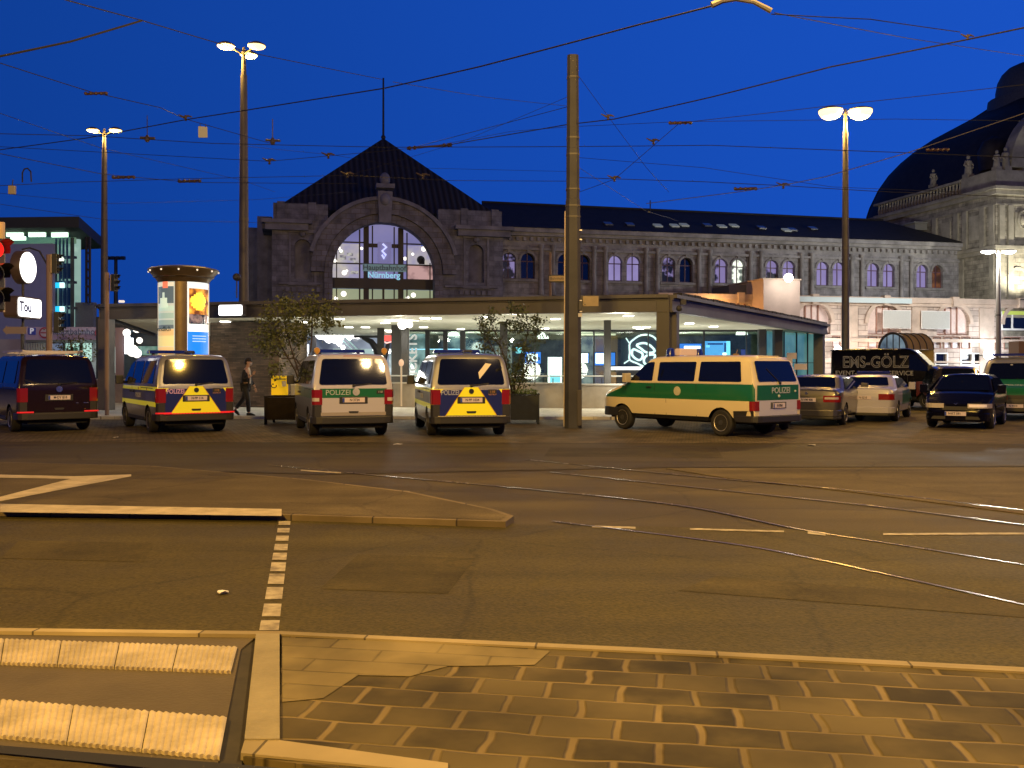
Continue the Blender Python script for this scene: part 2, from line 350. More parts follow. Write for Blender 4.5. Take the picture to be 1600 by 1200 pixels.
for pl in ([(0, 787), (440, 795), (440, 806), (0, 800)], [(-60, 740), (116, 744), (205, 741), (205, 744), (0, 783), (-60, 792), (-60, 780), (0, 776), (110, 748), (-60, 745)]):
    b.sheet([gp(x, y, .08) for x, y in pl], .079)
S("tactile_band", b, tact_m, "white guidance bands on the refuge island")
P = [gp(1040, 730, .03), far_(gp(1040, 730, .03), gp(1800, 728, .03), 40), Vector((40, 4.5, .03)), gp(1800, 828, .03), gp(1600, 800, .03), gp(1330, 766, .03), gp(1130, 744, .03)]
P = [Vector((p.x, p.y, 0)) for p in P]
S("right_island", MB().sheet(P, 0.0, .012), asph_pale, "pale raised wedge between the tram tracks and the lane")
# painted squares across the road
b = MB(); ys = [(816, 822), (827, 834), (839, 847), (852, 862), (866, 877), (881, 895), (899, 915), (920, 939), (946, 966), (972, 988)]
for y0, y1 in ys:
    xl = lambda y: 436 - (y - 816) * .180; xr = lambda y: 454 - (y - 816) * .108
    b.sheet([gp(xl(y0), y0), gp(xr(y0), y0), gp(xr(y1), y1), gp(xl(y1), y1)], .013)
S("crossing_marking", b, white_p, "dashed line of white squares across the road")
b = MB()
for x0, y0, x1, y1, h in ((925, 823, 993, 825, 3), (1078, 827, 1225, 831, 2.6), (1262, 831, 1290, 834, 5), (1380, 835, 1600, 834, 3), (1600, 834, 1800, 836, 3), (470, 735, 533, 739, 2), (612, 767, 640, 769, 2)):
    b.sheet([gp(x0, y0), gp(x1, y1), gp(x1, y1 + h), gp(x0, y0 + h)], .013)
S("lane_marking", b, white_p, "worn white lane dashes by the tram rails")
# tram rails, set in the asphalt
def rail(pts):
    Q = [gp(x, y) for x, y in pts]; P2 = []
    n = len(Q)
    for i in range(n - 1):       # Catmull-Rom
        p0, p1, p2, p3 = Q[max(i - 1, 0)], Q[i], Q[i + 1], Q[min(i + 2, n - 1)]
        for k in range(8):
            t = k / 8; P2.append(.5 * ((2 * p1) + (p2 - p0) * t + (2 * p0 - 5 * p1 + 4 * p2 - p3) * t * t + (3 * p1 - p0 - 3 * p2 + p3) * t ** 3))
    P2.append(Q[-1]); return P2
def strip(mb, P, o0, o1, z, z1=None):
    n = len(P); L_ = []; R_ = []
    for i, p in enumerate(P):
        d = (P[min(i + 1, n - 1)] - P[max(i - 1, 0)]); d = Vector((d.x, d.y, 0)).normalized(); q = Vector((-d.y, d.x, 0))
        L_.append(p + q * o0); R_.append(p + q * o1)
    vs = [(p.x, p.y, z) for p in L_] + [(p.x, p.y, z1 if z1 is not None else z) for p in R_]
    mb.add(vs, [(i, i + 1, n + i + 1, n + i) for i in range(n - 1)])
rails = [[(420, 728), (600, 745), (830, 766), (1060, 791), (1250, 829), (1440, 859), (1600, 885), (1800, 918), (2300, 1002), (3200, 1165)],
         [(862, 816), (1130, 850), (1260, 873), (1385, 900), (1600, 948), (1800, 996), (2300, 1125)],
         [(820, 719), (1040, 741), (1260, 761), (1400, 775), (1600, 799), (1800, 822), (2400, 890), (3400, 1010)],
         [(860, 739), (1050, 759), (1250, 780), (1370, 793), (1600, 822), (1800, 850), (2400, 935), (3400, 1080)]]
bt = MB(); br_ = MB()
for r_ in rails:
    Pp = rail(r_); strip(bt, Pp, .02, .05, .012); strip(br_, Pp, -.017, .017, .016)
S("rail_bed", bt, M("rail_bedding", (.046, .037, .018), .8, noise=.3, nscale=3, fine=.2), "dark bitumen joints beside the tram rails")
S("tram_rail", br_, rail_m, "four worn steel tram rails curving through the asphalt")
# near platform: slabs, kerb, upright stone, ribbed bands
Z = .06
def gq(x, y, z=Z): return gp(x, y, z)
P = [gq(440, 990), gq(1000, 1016), gq(1600, 1047), far_(gq(1600, 1047), gq(1800, 1056), 45), (45, -10), (2.5, -10), gq(900, 1250), gq(380, 1182), gq(437, 1160)]
S("slab_paving", MB().sheet(P, 0.004, Z), slab_m, "large worn granite slabs with sandy joints in the foreground")
P = [gq(-400, 979), gq(395, 989), gq(437, 989), gq(1000, 1015), gq(1600, 1046), far_(gq(1600, 1046), gq(1800, 1056), 45), far_(gq(1600, 1053), gq(1800, 1063), 45), gq(1600, 1053), gq(1000, 1021), gq(439, 994), gq(395, 994), gq(-400, 984)]
Pp_ = [gq(441, 997), gq(640, 1004), gq(860, 1018), gq(835, 1040), gq(700, 1042), gq(640, 1058), gq(560, 1056), gq(505, 1092), gq(441, 1098)]
S("pale_slabs", MB().sheet(Pp_, Z + .004), blocks("pale_worn_slabs", (.16, .125, .055), (.09, .07, .03), .62, .20, .010, .8, rot=R(9.4), var=.22, plane="xy", bump=.3, noise=.45, wob=2.0, soft=.8, patch=.8), "paler smooth worn slabs beside the kerb stone")
S("platform_kerb", MB().sheet(P, 0.004, Z + .012), kerb_m, "bright kerb edge between road and slab paving")
P = [gq(400, 994), gq(437, 994), gq(437, 1160), gq(382, 1160)]
S("kerb_slab", MB().sheet(P, 0.004, Z + .016), M("kerb_slab_stone", (.25, .21, .12), .8, noise=.2, nscale=3, bump=.3), "long pale kerb stone beside the slab paving")
P = [gq(374, 1012), gq(400, 994), gq(382, 1160), gq(376, 1200), gq(338, 1200)]
S("drain_channel", MB().sheet(P, .004, Z - .02), bitu, "dark drain channel beside the kerb stone")
P = [gq(-400, 985), gq(400, 992), gq(376, 1012), gq(338, 1200), gq(-400, 1160)]
S("platform_surface", MB().sheet(P, .004, Z - .01), M("platform_concrete", (.095, .072, .038), .8, noise=.25, nscale=1.2, bump=.3), "brown concrete between the ribbed guidance bands")
P = [gq(382, 1160), gq(437, 1160), gq(700, 1196), gq(700, 1212), gq(376, 1180)]
S("front_kerb", MB().sheet(P, 0.004, Z + .010), kerb_m, "pale kerb strip along the front edge of the slab paving")
def ribs(q, n, z, joints=()):
    a, b_, c, d = q; mb = MB(); vs = []; m = n * 4
    for i in range(m + 1):
        t = i / m; h = (0, .005, .007, .005)[i % 4]
        e = .005 * math.sin(i * math.pi / 2)
        p = a.lerp(b_, t); p2 = d.lerp(c, t); dd = (p2 - p).normalized()
        p = p - dd * e; p2 = p2 + dd * e
        vs += [(p.x, p.y, z + h), (p2.x, p2.y, z + h)]
    fs = []
    for i in range(m):
        fs.append((2 * i, 2 * i + 2, 2 * i + 3, 2 * i + 1))
    o = len(vs); vs2 = [(v[0], v[1], z - .03) for v in vs]
    fs += [(2 * i, 2 * i + 2, o + 2 * i + 2, o + 2 * i) for i in range(m)] + [(2 * i + 1, o + 2 * i + 1, o + 2 * i + 3, 2 * i + 3) for i in range(m)]
    return mb.add(vs + vs2, fs)
for q, tile, nm in (([gq(-420, 985), gq(372, 1012), gq(362, 1050), gq(-420, 1020)], 9, "far ribbed guidance band of pale concrete"),
                ([gq(-420, 1062), gq(356, 1122), gq(344, 1184), gq(-420, 1110)], 7, "near ribbed guidance band of pale concrete")):
    b = MB(); 
    for k in range(tile):
        t0, t1 = k / tile, (k + 1) / tile - .0015
        sub = [q[0].lerp(q[1], t0), q[0].lerp(q[1], t1), q[3].lerp(q[2], t1), q[3].lerp(q[2], t0)]
        r_ = ribs(sub, 11, Z + .002); b.add(r_.v, r_.f)
    S("guidance_band", b, tact_m if tile == 9 else tact_n, nm)
P = [gq(-400, 1120), gq(0, 1160), gq(370, 1196), gq(370, 1260), gq(-400, 1180)]
S("platform_gap", MB().sheet([gq(-400, 1128), gq(0, 1166), gq(340, 1193), gq(760, 1230), gq(760, 1262), gq(340, 1212), gq(0, 1178), gq(-400, 1142)], Z + .004), groove_m, "black gap at the platform edge")
# pale pavement under the canopy
P = [gp(-300, 656), gp(420, 655), gp(960, 656), gp(985, 650), (6.2, 36), (18.5, 52), (18.5, 62), (-40, 62), (-40, 33)]
S("pavement", MB().sheet(P, 0, .10), pave_m, "pale paved footway in front of the glass canopy")
# mended patches and a cable trench in the carriageways
for pts, z_, c_, lb in (([(560, 868), (742, 874), (700, 930), (500, 922)], .0105, (.052, .041, .014), "faintly darker mended patch in the near road"),
        ([(1120, 902), (1600, 940), (1700, 975), (1060, 925)], .0105, (.066, .052, .019), "long paler cable trench in the near road"),
        ([(30, 846), (240, 850), (225, 880), (0, 874)], .0105, (.068, .054, .018), "slightly paler mended patch in the near road at left"),
        ([(860, 700), (1120, 701), (1130, 716), (850, 714)], .0105, (.048, .039, .022), "mended patch in the dark lane")):
    S("road_patch", MB().sheet([gp(x, y) for x, y in pts], z_), M("patch_%d" % int(c_[0] * 1000), c_, .75, noise=.3, nscale=1.2, bump=.4, bscale=60, fine=.28), lb)
# litter and small marks
for i, (x, y, s_) in enumerate(((347, 930, .07), (181, 685, .09), (1268, 697, .14), (622, 696, .12), (410, 667, .1))):
    b = MB(); p = gp(x, y); vs = []
    for k in range(7):
        a = k / 7 * 6.283; rr = s_ * random.uniform(.5, 1); vs.append((p.x + rr * math.cos(a), p.y + rr * .8 * math.sin(a), .022 + random.uniform(0, .02)))
    b.add(vs, [tuple(range(7))]); b.add([(v[0], v[1], v[2] - .006) for v in vs], [tuple(range(7))[::-1]])
    tag(mk("paper_scrap", b, M("scrap_paper", (.75, .72, .66), .8)), ["crumpled white scrap lying alone on the near road", "pale scrap on the setts behind the blue and yellow van near the canopy post", "flat white scrap behind the cream and green van", "pale scrap below the white and green van", "small scrap near the walking person"][i], "litter")
p0 = gq(870, 1150); b = MB()
for i in range(26):
    b.box((p0.x + random.uniform(-.16, .16), p0.y + random.uniform(-.07, .07), Z + .01), (.035, .02, .012), random.uniform(0, 3))
(lambda *a: None)(0) if True else tag(mk("gravel_patch", b, M("gravel_dark", (.05, .04, .03), .9)), "dark crumbled patch in a slab joint of the near paving", "gravel", kind='stuff')

# ------------------------------------------------------------------ street lamps
steel = M("lamp_post_paint", (.062, .058, .070), .5, noise=.2, nscale=2)
head_m = M("lamp_head_dark", (.08, .075, .07), .5)
def lampmat(n, c, e): return M(n, (.8, .8, .8), .3, em=e, emc=(1, .62, .22) if c[2] < .5 else c)
def lamp(name_label, X, Y, zt, heads, power, color, em, rb=.17, rt=.09, arm=.55, hr=.30, span=0.0, hz=.12, pm=None, cat="street lamp", body=1):
    root = emp("street_lamp", (X, Y, 0), span, name_label, cat, "lit street lamps")
    b = MB(); b.lathe([(rb * 1.25, 0), (rb * 1.25, .35), (rb, .4), (rb * .86, zt * .55), (rb * .72, zt * .8), (rb * .62, zt - 1.1)], n=12)
    b.lathe([(rb * .5, zt - 1.1), (rt * .8, zt - .1), (rt * .6, zt + .05)], n=10)
    mk("pole", b, pm or steel, root, smooth=True)
    mk("pole_band", MB().lathe([(rb * .90, zt * .52), (rb * .90, zt * .52 + .12)], n=12), head_m, root)
    for k in range(heads):
        a = 2 * math.pi * k / heads + (0 if heads == 2 else R(90)); cx, cy = arm * math.cos(a), arm * math.sin(a)
        b = MB(); b.tube([(0, 0, zt - .25), (cx * .5, cy * .5, zt - .12), (cx, cy, zt + .02)], .035); h = mk("arm", b, steel, root, smooth=True)
        b = MB(); b.lathe([(.04, .16), (hr * .5, .13), (hr, .03), (hr * 1.02, -.02)][::-1], (cx, cy, zt), 18)
        mk("lamp_hood", b, head_m, root, smooth=True)
        b = MB(); b.lathe([(hr * .10, -hz * 1.15), (hr * .45, -hz * 1.05), (hr * .78, -hz * .78), (hr * .96, -hz * .35), (hr * .97, -.021)], (cx, cy, zt), 18)
        mk("lamp_glass", b, lampmat("lamp_glow_%d%d" % (int(color[2] * 100), int(em)), color, em), root, smooth=True)
        if k < 2: light("lamp_light", (cx, cy, zt - hz - .22), power / min(heads, 2), color, .2, root)
    return root
def lp(px, pyt, Y): p = at(px, pyt, Y); return p.x, Y, p.z
X, Y, z = lp(163, 203, 51); lamp("sodium street lamp with two glowing heads, leftmost of all", X, Y, z, 2, 1100, SODIUM, 3.2, arm=.62, hr=.34, rb=.21)
X, Y, z = lp(381, 76, 38); lamp("tallest sodium street lamp with three glowing heads behind the advertising column", X, Y, z, 3, 1500, SODIUM, 3.2, arm=.72, hr=.36, rb=.22)
X, Y, z = lp(1321, 172, 47); lamp("sodium street lamp with two glaring orange heads above the lettered black van", X, Y, z, 2, 5200, SODIUM, 3.2, arm=.75, hr=.60, rb=.20, hz=.42)
X, Y, z = lp(1560, 392, 84); lamp("shorter street lamp with two white heads in front of the station dome hall", X, Y, z, 2, 7500, (1, .96, .84), 7, arm=.95, hr=.62, rb=.24, hz=.22, pm=M("pale_post", (.30, .28, .26), .5))
# the lamps of the near pavement, behind the camera: they light the road and show in the van windows
lamp("street lamp behind the viewer on the left", -8, -6, 11.5, 2, 19000, SODIUM, 3.4, arm=.6, hr=.34)
# the lamp slung on span wires over the road, just above the frame: it lights the road and shows in the van windows
hl = emp("hanging_street_lamp", (4.5, 8.2, 12.5), 0, "sodium lamp slung on span wires above the road over the photo's top edge", "hanging lamp")
mk("lamp_hood", MB().lathe([(.06, .22), (.22, .18), (.36, .04), (.37, -.02)][::-1], (0, 0, 0), 18).lathe([(.06, .22), (.22, .18), (.36, .04), (.37, -.02)][::-1], (.85, 0, 0), 18), head_m, hl, smooth=True)
for k in (0, .85): mk("lamp_glass", MB().lathe([(.10, -.16), (.26, -.13), (.35, -.05), (.35, -.021)], (k, 0, 0), 18), M("lamp_glow_hot", (1, .80, .5), em=14), hl, smooth=True); light("lamp_light", (k, 0, -.4), 2000, (1, .66, .30), .1, hl)
mk("suspension", MB().tube([(-14, -3, 1.2), (0, 0, .3), (.85, 0, .3), (22, 4, 1.4)], .012, 6), steel, hl)

h2 = emp("hanging_street_lamp", (2.5, 13.6, 11.2), 0, "sodium lamp slung over the road farther from the viewer, over the photo's top edge", "hanging lamp")
mk("lamp_hood", MB().lathe([(.06, .22), (.22, .18), (.36, .04), (.37, -.02)][::-1], (0, 0, 0), 18), head_m, h2, smooth=True); mk("lamp_glass", MB().lathe([(.10, -.16), (.26, -.13), (.35, -.05), (.35, -.021)], (0, 0, 0), 18), M("lamp_glow_hot", (1, .80, .5), em=14), h2, smooth=True)
light("lamp_light", (0, 0, -.4), 3700, SODIUM, .1, h2); mk("suspension", MB().tube([(-14, -3, 1.4), (0, 0, .3), (18, 4, 1.6)], .012, 6), steel, h2)
lamp("added street lamp out of view to the right of the car park", 25, 29, 12.5, 2, 6500, SODIUM, 3.4, arm=.6, hr=.34)  # unseen lamp added to light the canopy's right fascia

# ------------------------------------------------------------------ overhead wires
wire_m = M("overhead_wire", (.010, .010, .012), .6); ins_m = M("insulator_brown", (.06, .032, .026), .45); clamp_m = M("clamp_bronze", (.07, .052, .042), .5)
def wire(label, pts, r, ins=(), sag=.15, mat=None):
    P = [at(x, y, Y) for x, y, Y in pts]; Q = []
    for i in range(len(P) - 1):
        for k in range(6):
            t = k / 6; q = P[i].lerp(P[i + 1], t); q.z -= sag * .02 * 4 * t * (1 - t); Q.append(q)
    Q.append(P[-1]); c = Q[len(Q) // 2].copy()
    root = emp("overhead_wire", c, 0, label, "overhead wire", "tram span wires over the square")
    mk("cable", MB().tube([q - c for q in Q], r, 6), mat or wire_m, root, smooth=True)
    for x, y, Y, kind in ins:
        p = at(x, y, Y) - c; s = Y / F; b = MB()
        if kind == 0:      # clamp with two ears
            b.tube([p + Vector((-11 * s, 0, 5 * s)), p + Vector((-3 * s, 0, 1 * s)), p + Vector((4 * s, 0, 3 * s)), p + Vector((10 * s, 0, 1 * s))], [.8 * s, 1.7 * s, 1.7 * s, .9 * s], 8)
            b.lathe([(.8 * s, -5 * s), (2.4 * s, -4 * s), (1.4 * s, -2 * s), (2.6 * s, 0), (1.4 * s, 3 * s), (2.0 * s, 4 * s)], p, 8)
        elif kind == 1:    # long strut insulator
            b.tube([p + Vector((-34 * s, 0, -3 * s)), p + Vector((-28 * s, 0, -2 * s)), p + Vector((28 * s, 0, 2 * s)), p + Vector((36 * s, 0, 3 * s))], [2.8 * s, 1.5 * s, 1.5 * s, 3.2 * s], 8)
            for q in (-30, -22, 24, 31): b.ball(p + Vector((q * s, 0, q * .08 * s)), 3.2 * s, 8)
        elif kind == 2:    # short strut
            b.tube([p + Vector((-16 * s, 0, -1 * s)), p + Vector((16 * s, 0, 1 * s))], 2.0 * s, 8)
            for q in (-16, -8, 0, 8, 16): b.ball(p + Vector((q * s, 0, 0)), 2.8 * s, 8)
        elif kind == 3:    # hanger
            b.tube([p + Vector((0, 0, 34 * s)), p], .7 * s, 6); b.tube([p + Vector((-11 * s, 0, 1 * s)), p + Vector((12 * s, 0, 0))], 1.9 * s, 8)
            b.lathe([(2.0 * s, -6 * s), (4.2 * s, -3 * s), (3.4 * s, 2 * s), (1.5 * s, 5 * s)], p, 8)
        mk("insulator" if kind in (1, 2) else "wire_clamp", b, ins_m if kind in (1, 2) else clamp_m, root, smooth=True)
    return root
wire("thick cable ending in a clamp in the upper left corner of the sky", [(-60, 100, 13), (110, 65, 14), (222, 32, 15)], .017, [(220, 33, 15, 2)][:0])
wire("thin wire from the upper left corner down to the roof mast", [(60, -12, 12), (222, 32, 16), (390, 82, 22), (597, 124, 30)], .010)
wire("thick cable rising from behind the tall lamp to the top edge of the photo", [(-30, 238, 32), (140, 215, 30), (290, 187, 28), (600, 138, 22), (750, 104, 19), (1000, 38, 16), (1125, 6, 14)], .015, [(290, 184, 28, 0)])
wire("thick cable sloping up from the catenary mast to the upper right corner", [(690, 228, 32), (890, 194, 27), (960, 186, 25), (1110, 152, 22), (1300, 104, 19), (1510, 62, 17), (1700, 22, 15)], .015, [(950, 183, 25, 0), (1512, 58, 17, 0)])
wire("thin cross wire from the left edge below the first thick cable", [(-20, 92, 18), (140, 143, 22), (250, 168, 25), (290, 186, 28), (430, 226, 34)], .010, [(150, 146, 22, 2)])
wire("level wire crossing at the height of the pyramid roof peak", [(-40, 208, 30), (140, 212, 32), (330, 224, 32), (600, 230, 34), (890, 229, 32), (1110, 227, 30), (1400, 238, 28), (1700, 250, 26)], .012, [(230, 216, 32, 3), (426, 220, 33, 3), (670, 229, 34, 1), (1021, 221, 31, 0), (1465, 234, 28, 2)][:5])
wire("lower wire with small clamps left of the pyramid roof", [(-20, 228, 34), (200, 240, 34), (420, 252, 34), (640, 232, 36), (890, 166, 30)], .010, [(421, 252, 34, 0), (513, 243, 34, 0)])
wire("wire from the left edge down past the left lamp", [(-20, 236, 24), (160, 272, 28), (300, 285, 32), (560, 287, 36)], .010, [(193, 277, 29, 2)])
wire("wire with small tags low in the left sky", [(-20, 291, 30), (100, 285, 32), (300, 279, 34), (545, 274, 40), (700, 282, 38), (890, 283, 32)], .011, [(296, 283, 34, 2), (543, 273, 40, 0), (661, 275, 40, 0)])
wire("wire above the station wing roof right of the mast", [(890, 277, 30), (1100, 284, 30), (1225, 290, 30), (1370, 299, 30), (1700, 312, 30)], .011, [(1165, 295, 30, 2), (1224, 290, 30, 0)])
wire("thin slanting wire dropping right of the catenary mast", [(905, 120, 27), (960, 195, 28), (1010, 262, 30), (1045, 300, 32)], .007)
wire("thin wire rising from a clamp right of the catenary mast", [(905, 300, 30), (960, 280, 28), (1062, 192, 26), (1300, 165, 24), (1620, 130, 22)], .008, [(960, 279, 28, 0), (1063, 192, 26, 2)])
wire("wire from the bright arm to the clamp at the upper right", [(1205, 22, 14), (1360, 30, 15), (1500, 50, 17)], .008)
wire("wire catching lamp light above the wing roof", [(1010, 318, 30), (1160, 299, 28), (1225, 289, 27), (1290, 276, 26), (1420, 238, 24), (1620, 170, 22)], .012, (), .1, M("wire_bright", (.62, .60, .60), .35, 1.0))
wire("faint wire low in the left sky above the car park roof", [(-20, 316, 40), (170, 344, 42), (380, 347, 44), (440, 350, 60)], .010)
wire("faint wire from mast to pyramid roof", [(545, 274, 44), (720, 222, 38), (890, 150, 30)], .007)
for i, (pts, lb) in enumerate((
    ([(-20, 300, 36), (170, 318, 38), (400, 312, 42), (545, 300, 50)], "fine wire low in the left sky below the small square box"),
    ([(380, 228, 40), (520, 242, 42), (640, 262, 44), (890, 268, 40)], "fine wire passing in front of the pyramid roof"),
    ([(640, 235, 40), (800, 205, 36), (890, 198, 32), (1060, 190, 28), (1400, 186, 26), (1700, 190, 24)], "fine wire running level right of the catenary mast"),
    ([(230, 180, 28), (230, 215, 32)], "short vertical dropper wire right of the leftmost street lamp"),
    ([(890, 245, 32), (1100, 262, 30), (1300, 292, 30), (1500, 300, 30)], "fine sagging wire above the long station wing"),
    ([(614, 128, 22), (760, 152, 28), (890, 166, 32)], "fine wire from the roof mast top to the catenary mast"),
    ([(905, 262, 30), (1010, 330, 40), (1060, 345, 60)], "fine wire falling to the wing roof right of the mast"),
    ([(1210, 20, 14), (1420, 60, 20), (1620, 90, 24)], "fine wire at the upper right below the thick cable"),
    ([(-20, 170, 22), (160, 232, 28), (380, 282, 36), (430, 300, 50)], "fine slanting wire across the left sky"))):
    wire(lb, pts, .0075)
# bright pull-off arm at the top edge
b = MB(); b.tube([at(1112, 8, 14), at(1128, 1, 14), at(1150, -2, 14), at(1178, 3, 14), at(1205, 17, 14)], [.05, .045, .04, .036, .045], 8)
tag(mk("bracket_arm", b, M("bracket_cream", (.20, .18, .14), .5), smooth=True), "pale curved bracket arm hanging at the top edge of the photo", "bracket arm")
root = emp("hanging_plate", at(317, 206, 26), 0, "white square plate hanging from a wire beside the tall lamp", "hanging sign")
b = MB(); b.prism(rpoly([(-.13, -.16), (.13, -.16), (.13, .13), (-.13, .15)], .02, 2) and [(x, 0, z) for x, z in rpoly([(-.13, -.16), (.13, -.16), (.12, .14), (-.13, .16)], .02, 2)], (0, .02, 0)); mk("plate", b, M("plate_white", (.35, .36, .38), .5), root)
b = MB(); b.tube([(-.08, .01, .15), (-.08, .01, .22)], .012); b.tube([(.08, .01, .13), (.08, .01, .22)], .012); mk("hook", b, wire_m, root)
root = emp("wire_box", at(19, 297, 22), 0, "small square box hanging from a wire at the left edge", "wire box")
mk("box_body", MB().box((0, 0, 0), (.16, .08, .20)), M("plate_cream", (.25, .22, .18), .6), root, bevel=.01); mk("hook", MB().tube([(0, 0, .1), (.02, 0, .25)], .012), wire_m, root)
b = MB(); b.tube([at(35, 285, 26), at(35, 270, 26), at(38, 264, 26), at(43, 263, 26), at(48, 268, 26), at(49, 284, 26)], .022, 6)
tag(mk("wire_loop", b, wire_m, smooth=True), "dark inverted loop standing on a wire left of the first lamp", "wire loop")

# ------------------------------------------------------------------ catenary mast
root = emp("catenary_mast", (gp(895, 669).x, 25.3, 0), 0, "tall square brown catenary mast standing in the middle of the photo", "mast")
mast_m = M("mast_brown", (.036, .036, .044), .65, noise=.25, nscale=1.6, bump=.15)
b = MB(); prof = [(0, .235), (1.0, .232), (6.2, .19), (6.25, .175), (7.6, .170), (7.62, .165), (10.15, .150)]
vs = []; n8 = 8
def oct_(h, z):
    c = h * .55; return [(-h, -c, z), (-c, -h, z), (c, -h, z), (h, -c, z), (h, c, z), (c, h, z), (-c, h, z), (-h, c, z)]
for z, h in prof: vs += oct_(h, z)
fs = [(i * 8 + k, i * 8 + (k + 1) % 8, (i + 1) * 8 + (k + 1) % 8, (i + 1) * 8 + k) for i in range(len(prof) - 1) for k in range(8)] + [tuple(range(8))[::-1], tuple(range(len(vs) - 8, len(vs)))]
b.add(vs, fs); mk("shaft", b, mast_m, root)
for z, r_ in ((9.55, .165), (7.9, .175), (7.45, .18), (6.5, .188), (6.05, .205), (5.75, .205)):
    mk("strap", MB().add(oct_(r_, z - .02) + oct_(r_, z + .02), [(k, (k + 1) % 8, 8 + (k + 1) % 8, 8 + k) for k in range(8)]), M("strap_dark", (.07, .06, .05), .5), root)
mk("conduit", MB().tube([(-.245, -.08, .05), (-.215, -.08, 5.9)], .016), M("conduit_pale", (.55, .45, .33), .5), root)
for z in (3.45, 3.15, 5.1, 5.35):
    mk("bracket", MB().bb(.17, .235, -.235, -.19, z, z + .03), M("band_steel", (.6, .58, .55), .4, .6), root)
mk("junction_box", MB().bb(.14, .235, -.27, -.20, 3.2, 3.42), M("box_black", (.04, .04, .04), .5), root, bevel=.01)
mk("sticker", MB().bb(.13, .235, -.262, -.228, 3.02, 3.12), M("sticker_pale", (.5, .5, .52), .5), root)
mk("access_door", MB().bb(.10, .228, -.262, -.226, .08, 1.05), M("door_dark", (.055, .048, .045), .5), root, bevel=.01)
pl = mk("sign_plate", MB().bb(.27, .70, -.02, .0, 3.32, 3.60), M("plate_yellow", (.30, .235, .14), .6, noise=.1), root, bevel=.015)
mk("plate_bolt", MB().lathe([(.015, -.01), (.015, .01)], (.33, -.03, 3.37), 8, 'y'), M("box_black", (.04, .04, .04)), pl)
# ------------------------------------------------------------------ the station, built in its own axes: u along the front, v into depth
SX, SY, SA = -.95, 92.0, R(13.2)
cS, sS = math.cos(SA), math.sin(SA)
def fac(px, py, v):
    dx = (px - 800) / F
    t = (v - SX * sS + SY * cS) / (cS - dx * sS)
    X = t * dx; return ((X - SX) * cS + (t - SY) * sS, EYE + (HZ - py) / F * t)
def station(name, label, cat):
    return emp(name, (SX, SY, 0), SA, label, cat, None)
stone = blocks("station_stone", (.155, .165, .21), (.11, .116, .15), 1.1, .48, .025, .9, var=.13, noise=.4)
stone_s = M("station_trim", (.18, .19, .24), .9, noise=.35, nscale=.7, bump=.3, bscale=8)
stone_p = blocks("groundfloor_stone", (.46, .38, .33), (.22, .17, .15), 1.6, .55, .035, .85, var=.10, noise=.2)
stone_pt = M("groundfloor_trim", (.50, .40, .33), .85, noise=.18, nscale=.8)
roof_m = M("slate_roof", (.020, .018, .018), .7, noise=.35, nscale=1.2, bump=.3)
dark_m = M("frame_dark", (.03, .03, .035), .5)
roofw = bpy.data.materials.new("seamed_roof"); roofw.use_nodes = True
n = roofw.node_tree.nodes; l = roofw.node_tree.links; bs = n["Principled BSDF"]
t = n.new("ShaderNodeTexCoord"); wv = n.new("ShaderNodeTexWave"); wv.inputs["Scale"].default_value = .55; wv.bands_direction = 'X'
l.new(t.outputs["Object"], wv.inputs["Vector"]); rr = n.new("ShaderNodeValToRGB"); rr.color_ramp.elements[0].color = (.014, .013, .014, 1); rr.color_ramp.elements[1].color = (.040, .036, .036, 1)
l.new(wv.outputs["Fac"], rr.inputs[0]); l.new(rr.outputs[0], bs.inputs["Base Color"]); bs.inputs["Roughness"].default_value = .75
bp = n.new("ShaderNodeBump"); bp.inputs["Distance"].default_value = .15; l.new(wv.outputs["Fac"], bp.inputs["Height"]); l.new(bp.outputs[0], bs.inputs["Normal"])
win_lilac = litwin("window_lilac", (.26, .20, .46), (.42, .36, .70), .75, .5, .3)
win_dark = M("window_dark", (.006, .007, .012), .08, ior=1.8)
win_mix = litwin("window_half_lit", (.25, .2, .42), (.008, .008, .012), .9, .8, .04)
win_white = litwin("window_bright", (.9, .95, .8), (.10, .12, .10), 1.3, 1.6, .06)
win_amber = litwin("window_amber", (.16, .055, .02), (.03, .01, .006), 1.0, 1.2, .1)

# ---- pavilion with the great arch
pav = station("station_pavilion", "dark stone pavilion with pyramid roof, great arched window and roof mast", "station building")
VP = -2.0
uL, _ = fac(425, 400, VP); uR, _ = fac(786, 400, VP); _, zE = fac(425, 341, VP); _, zT = fac(425, 316, VP)
uc, _ = fac(600, 430, VP); _, zc = fac(600, 424, VP); ra = (fac(680, 430, VP)[0] - fac(521, 430, VP)[0]) / 2; zc = fac(600, 348, VP)[1] - ra
nl, nr = fac(473, 400, VP)[0], fac(744, 400, VP)[0]; nz0, nz1 = fac(470, 436, VP)[1], fac(470, 386, VP)[1]; rn = .75
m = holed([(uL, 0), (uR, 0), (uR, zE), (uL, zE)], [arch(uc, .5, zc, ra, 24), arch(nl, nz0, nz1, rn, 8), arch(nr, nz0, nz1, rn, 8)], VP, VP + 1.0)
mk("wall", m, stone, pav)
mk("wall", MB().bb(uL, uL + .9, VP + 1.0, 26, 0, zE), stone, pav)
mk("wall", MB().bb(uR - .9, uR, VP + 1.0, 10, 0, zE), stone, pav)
for q in (nl, nr): mk("niche", MB().bb(q - rn - .1, q + rn + .1, VP + .6, VP + .95, nz0 - .1, nz1 + rn + .1), stone_s, pav)
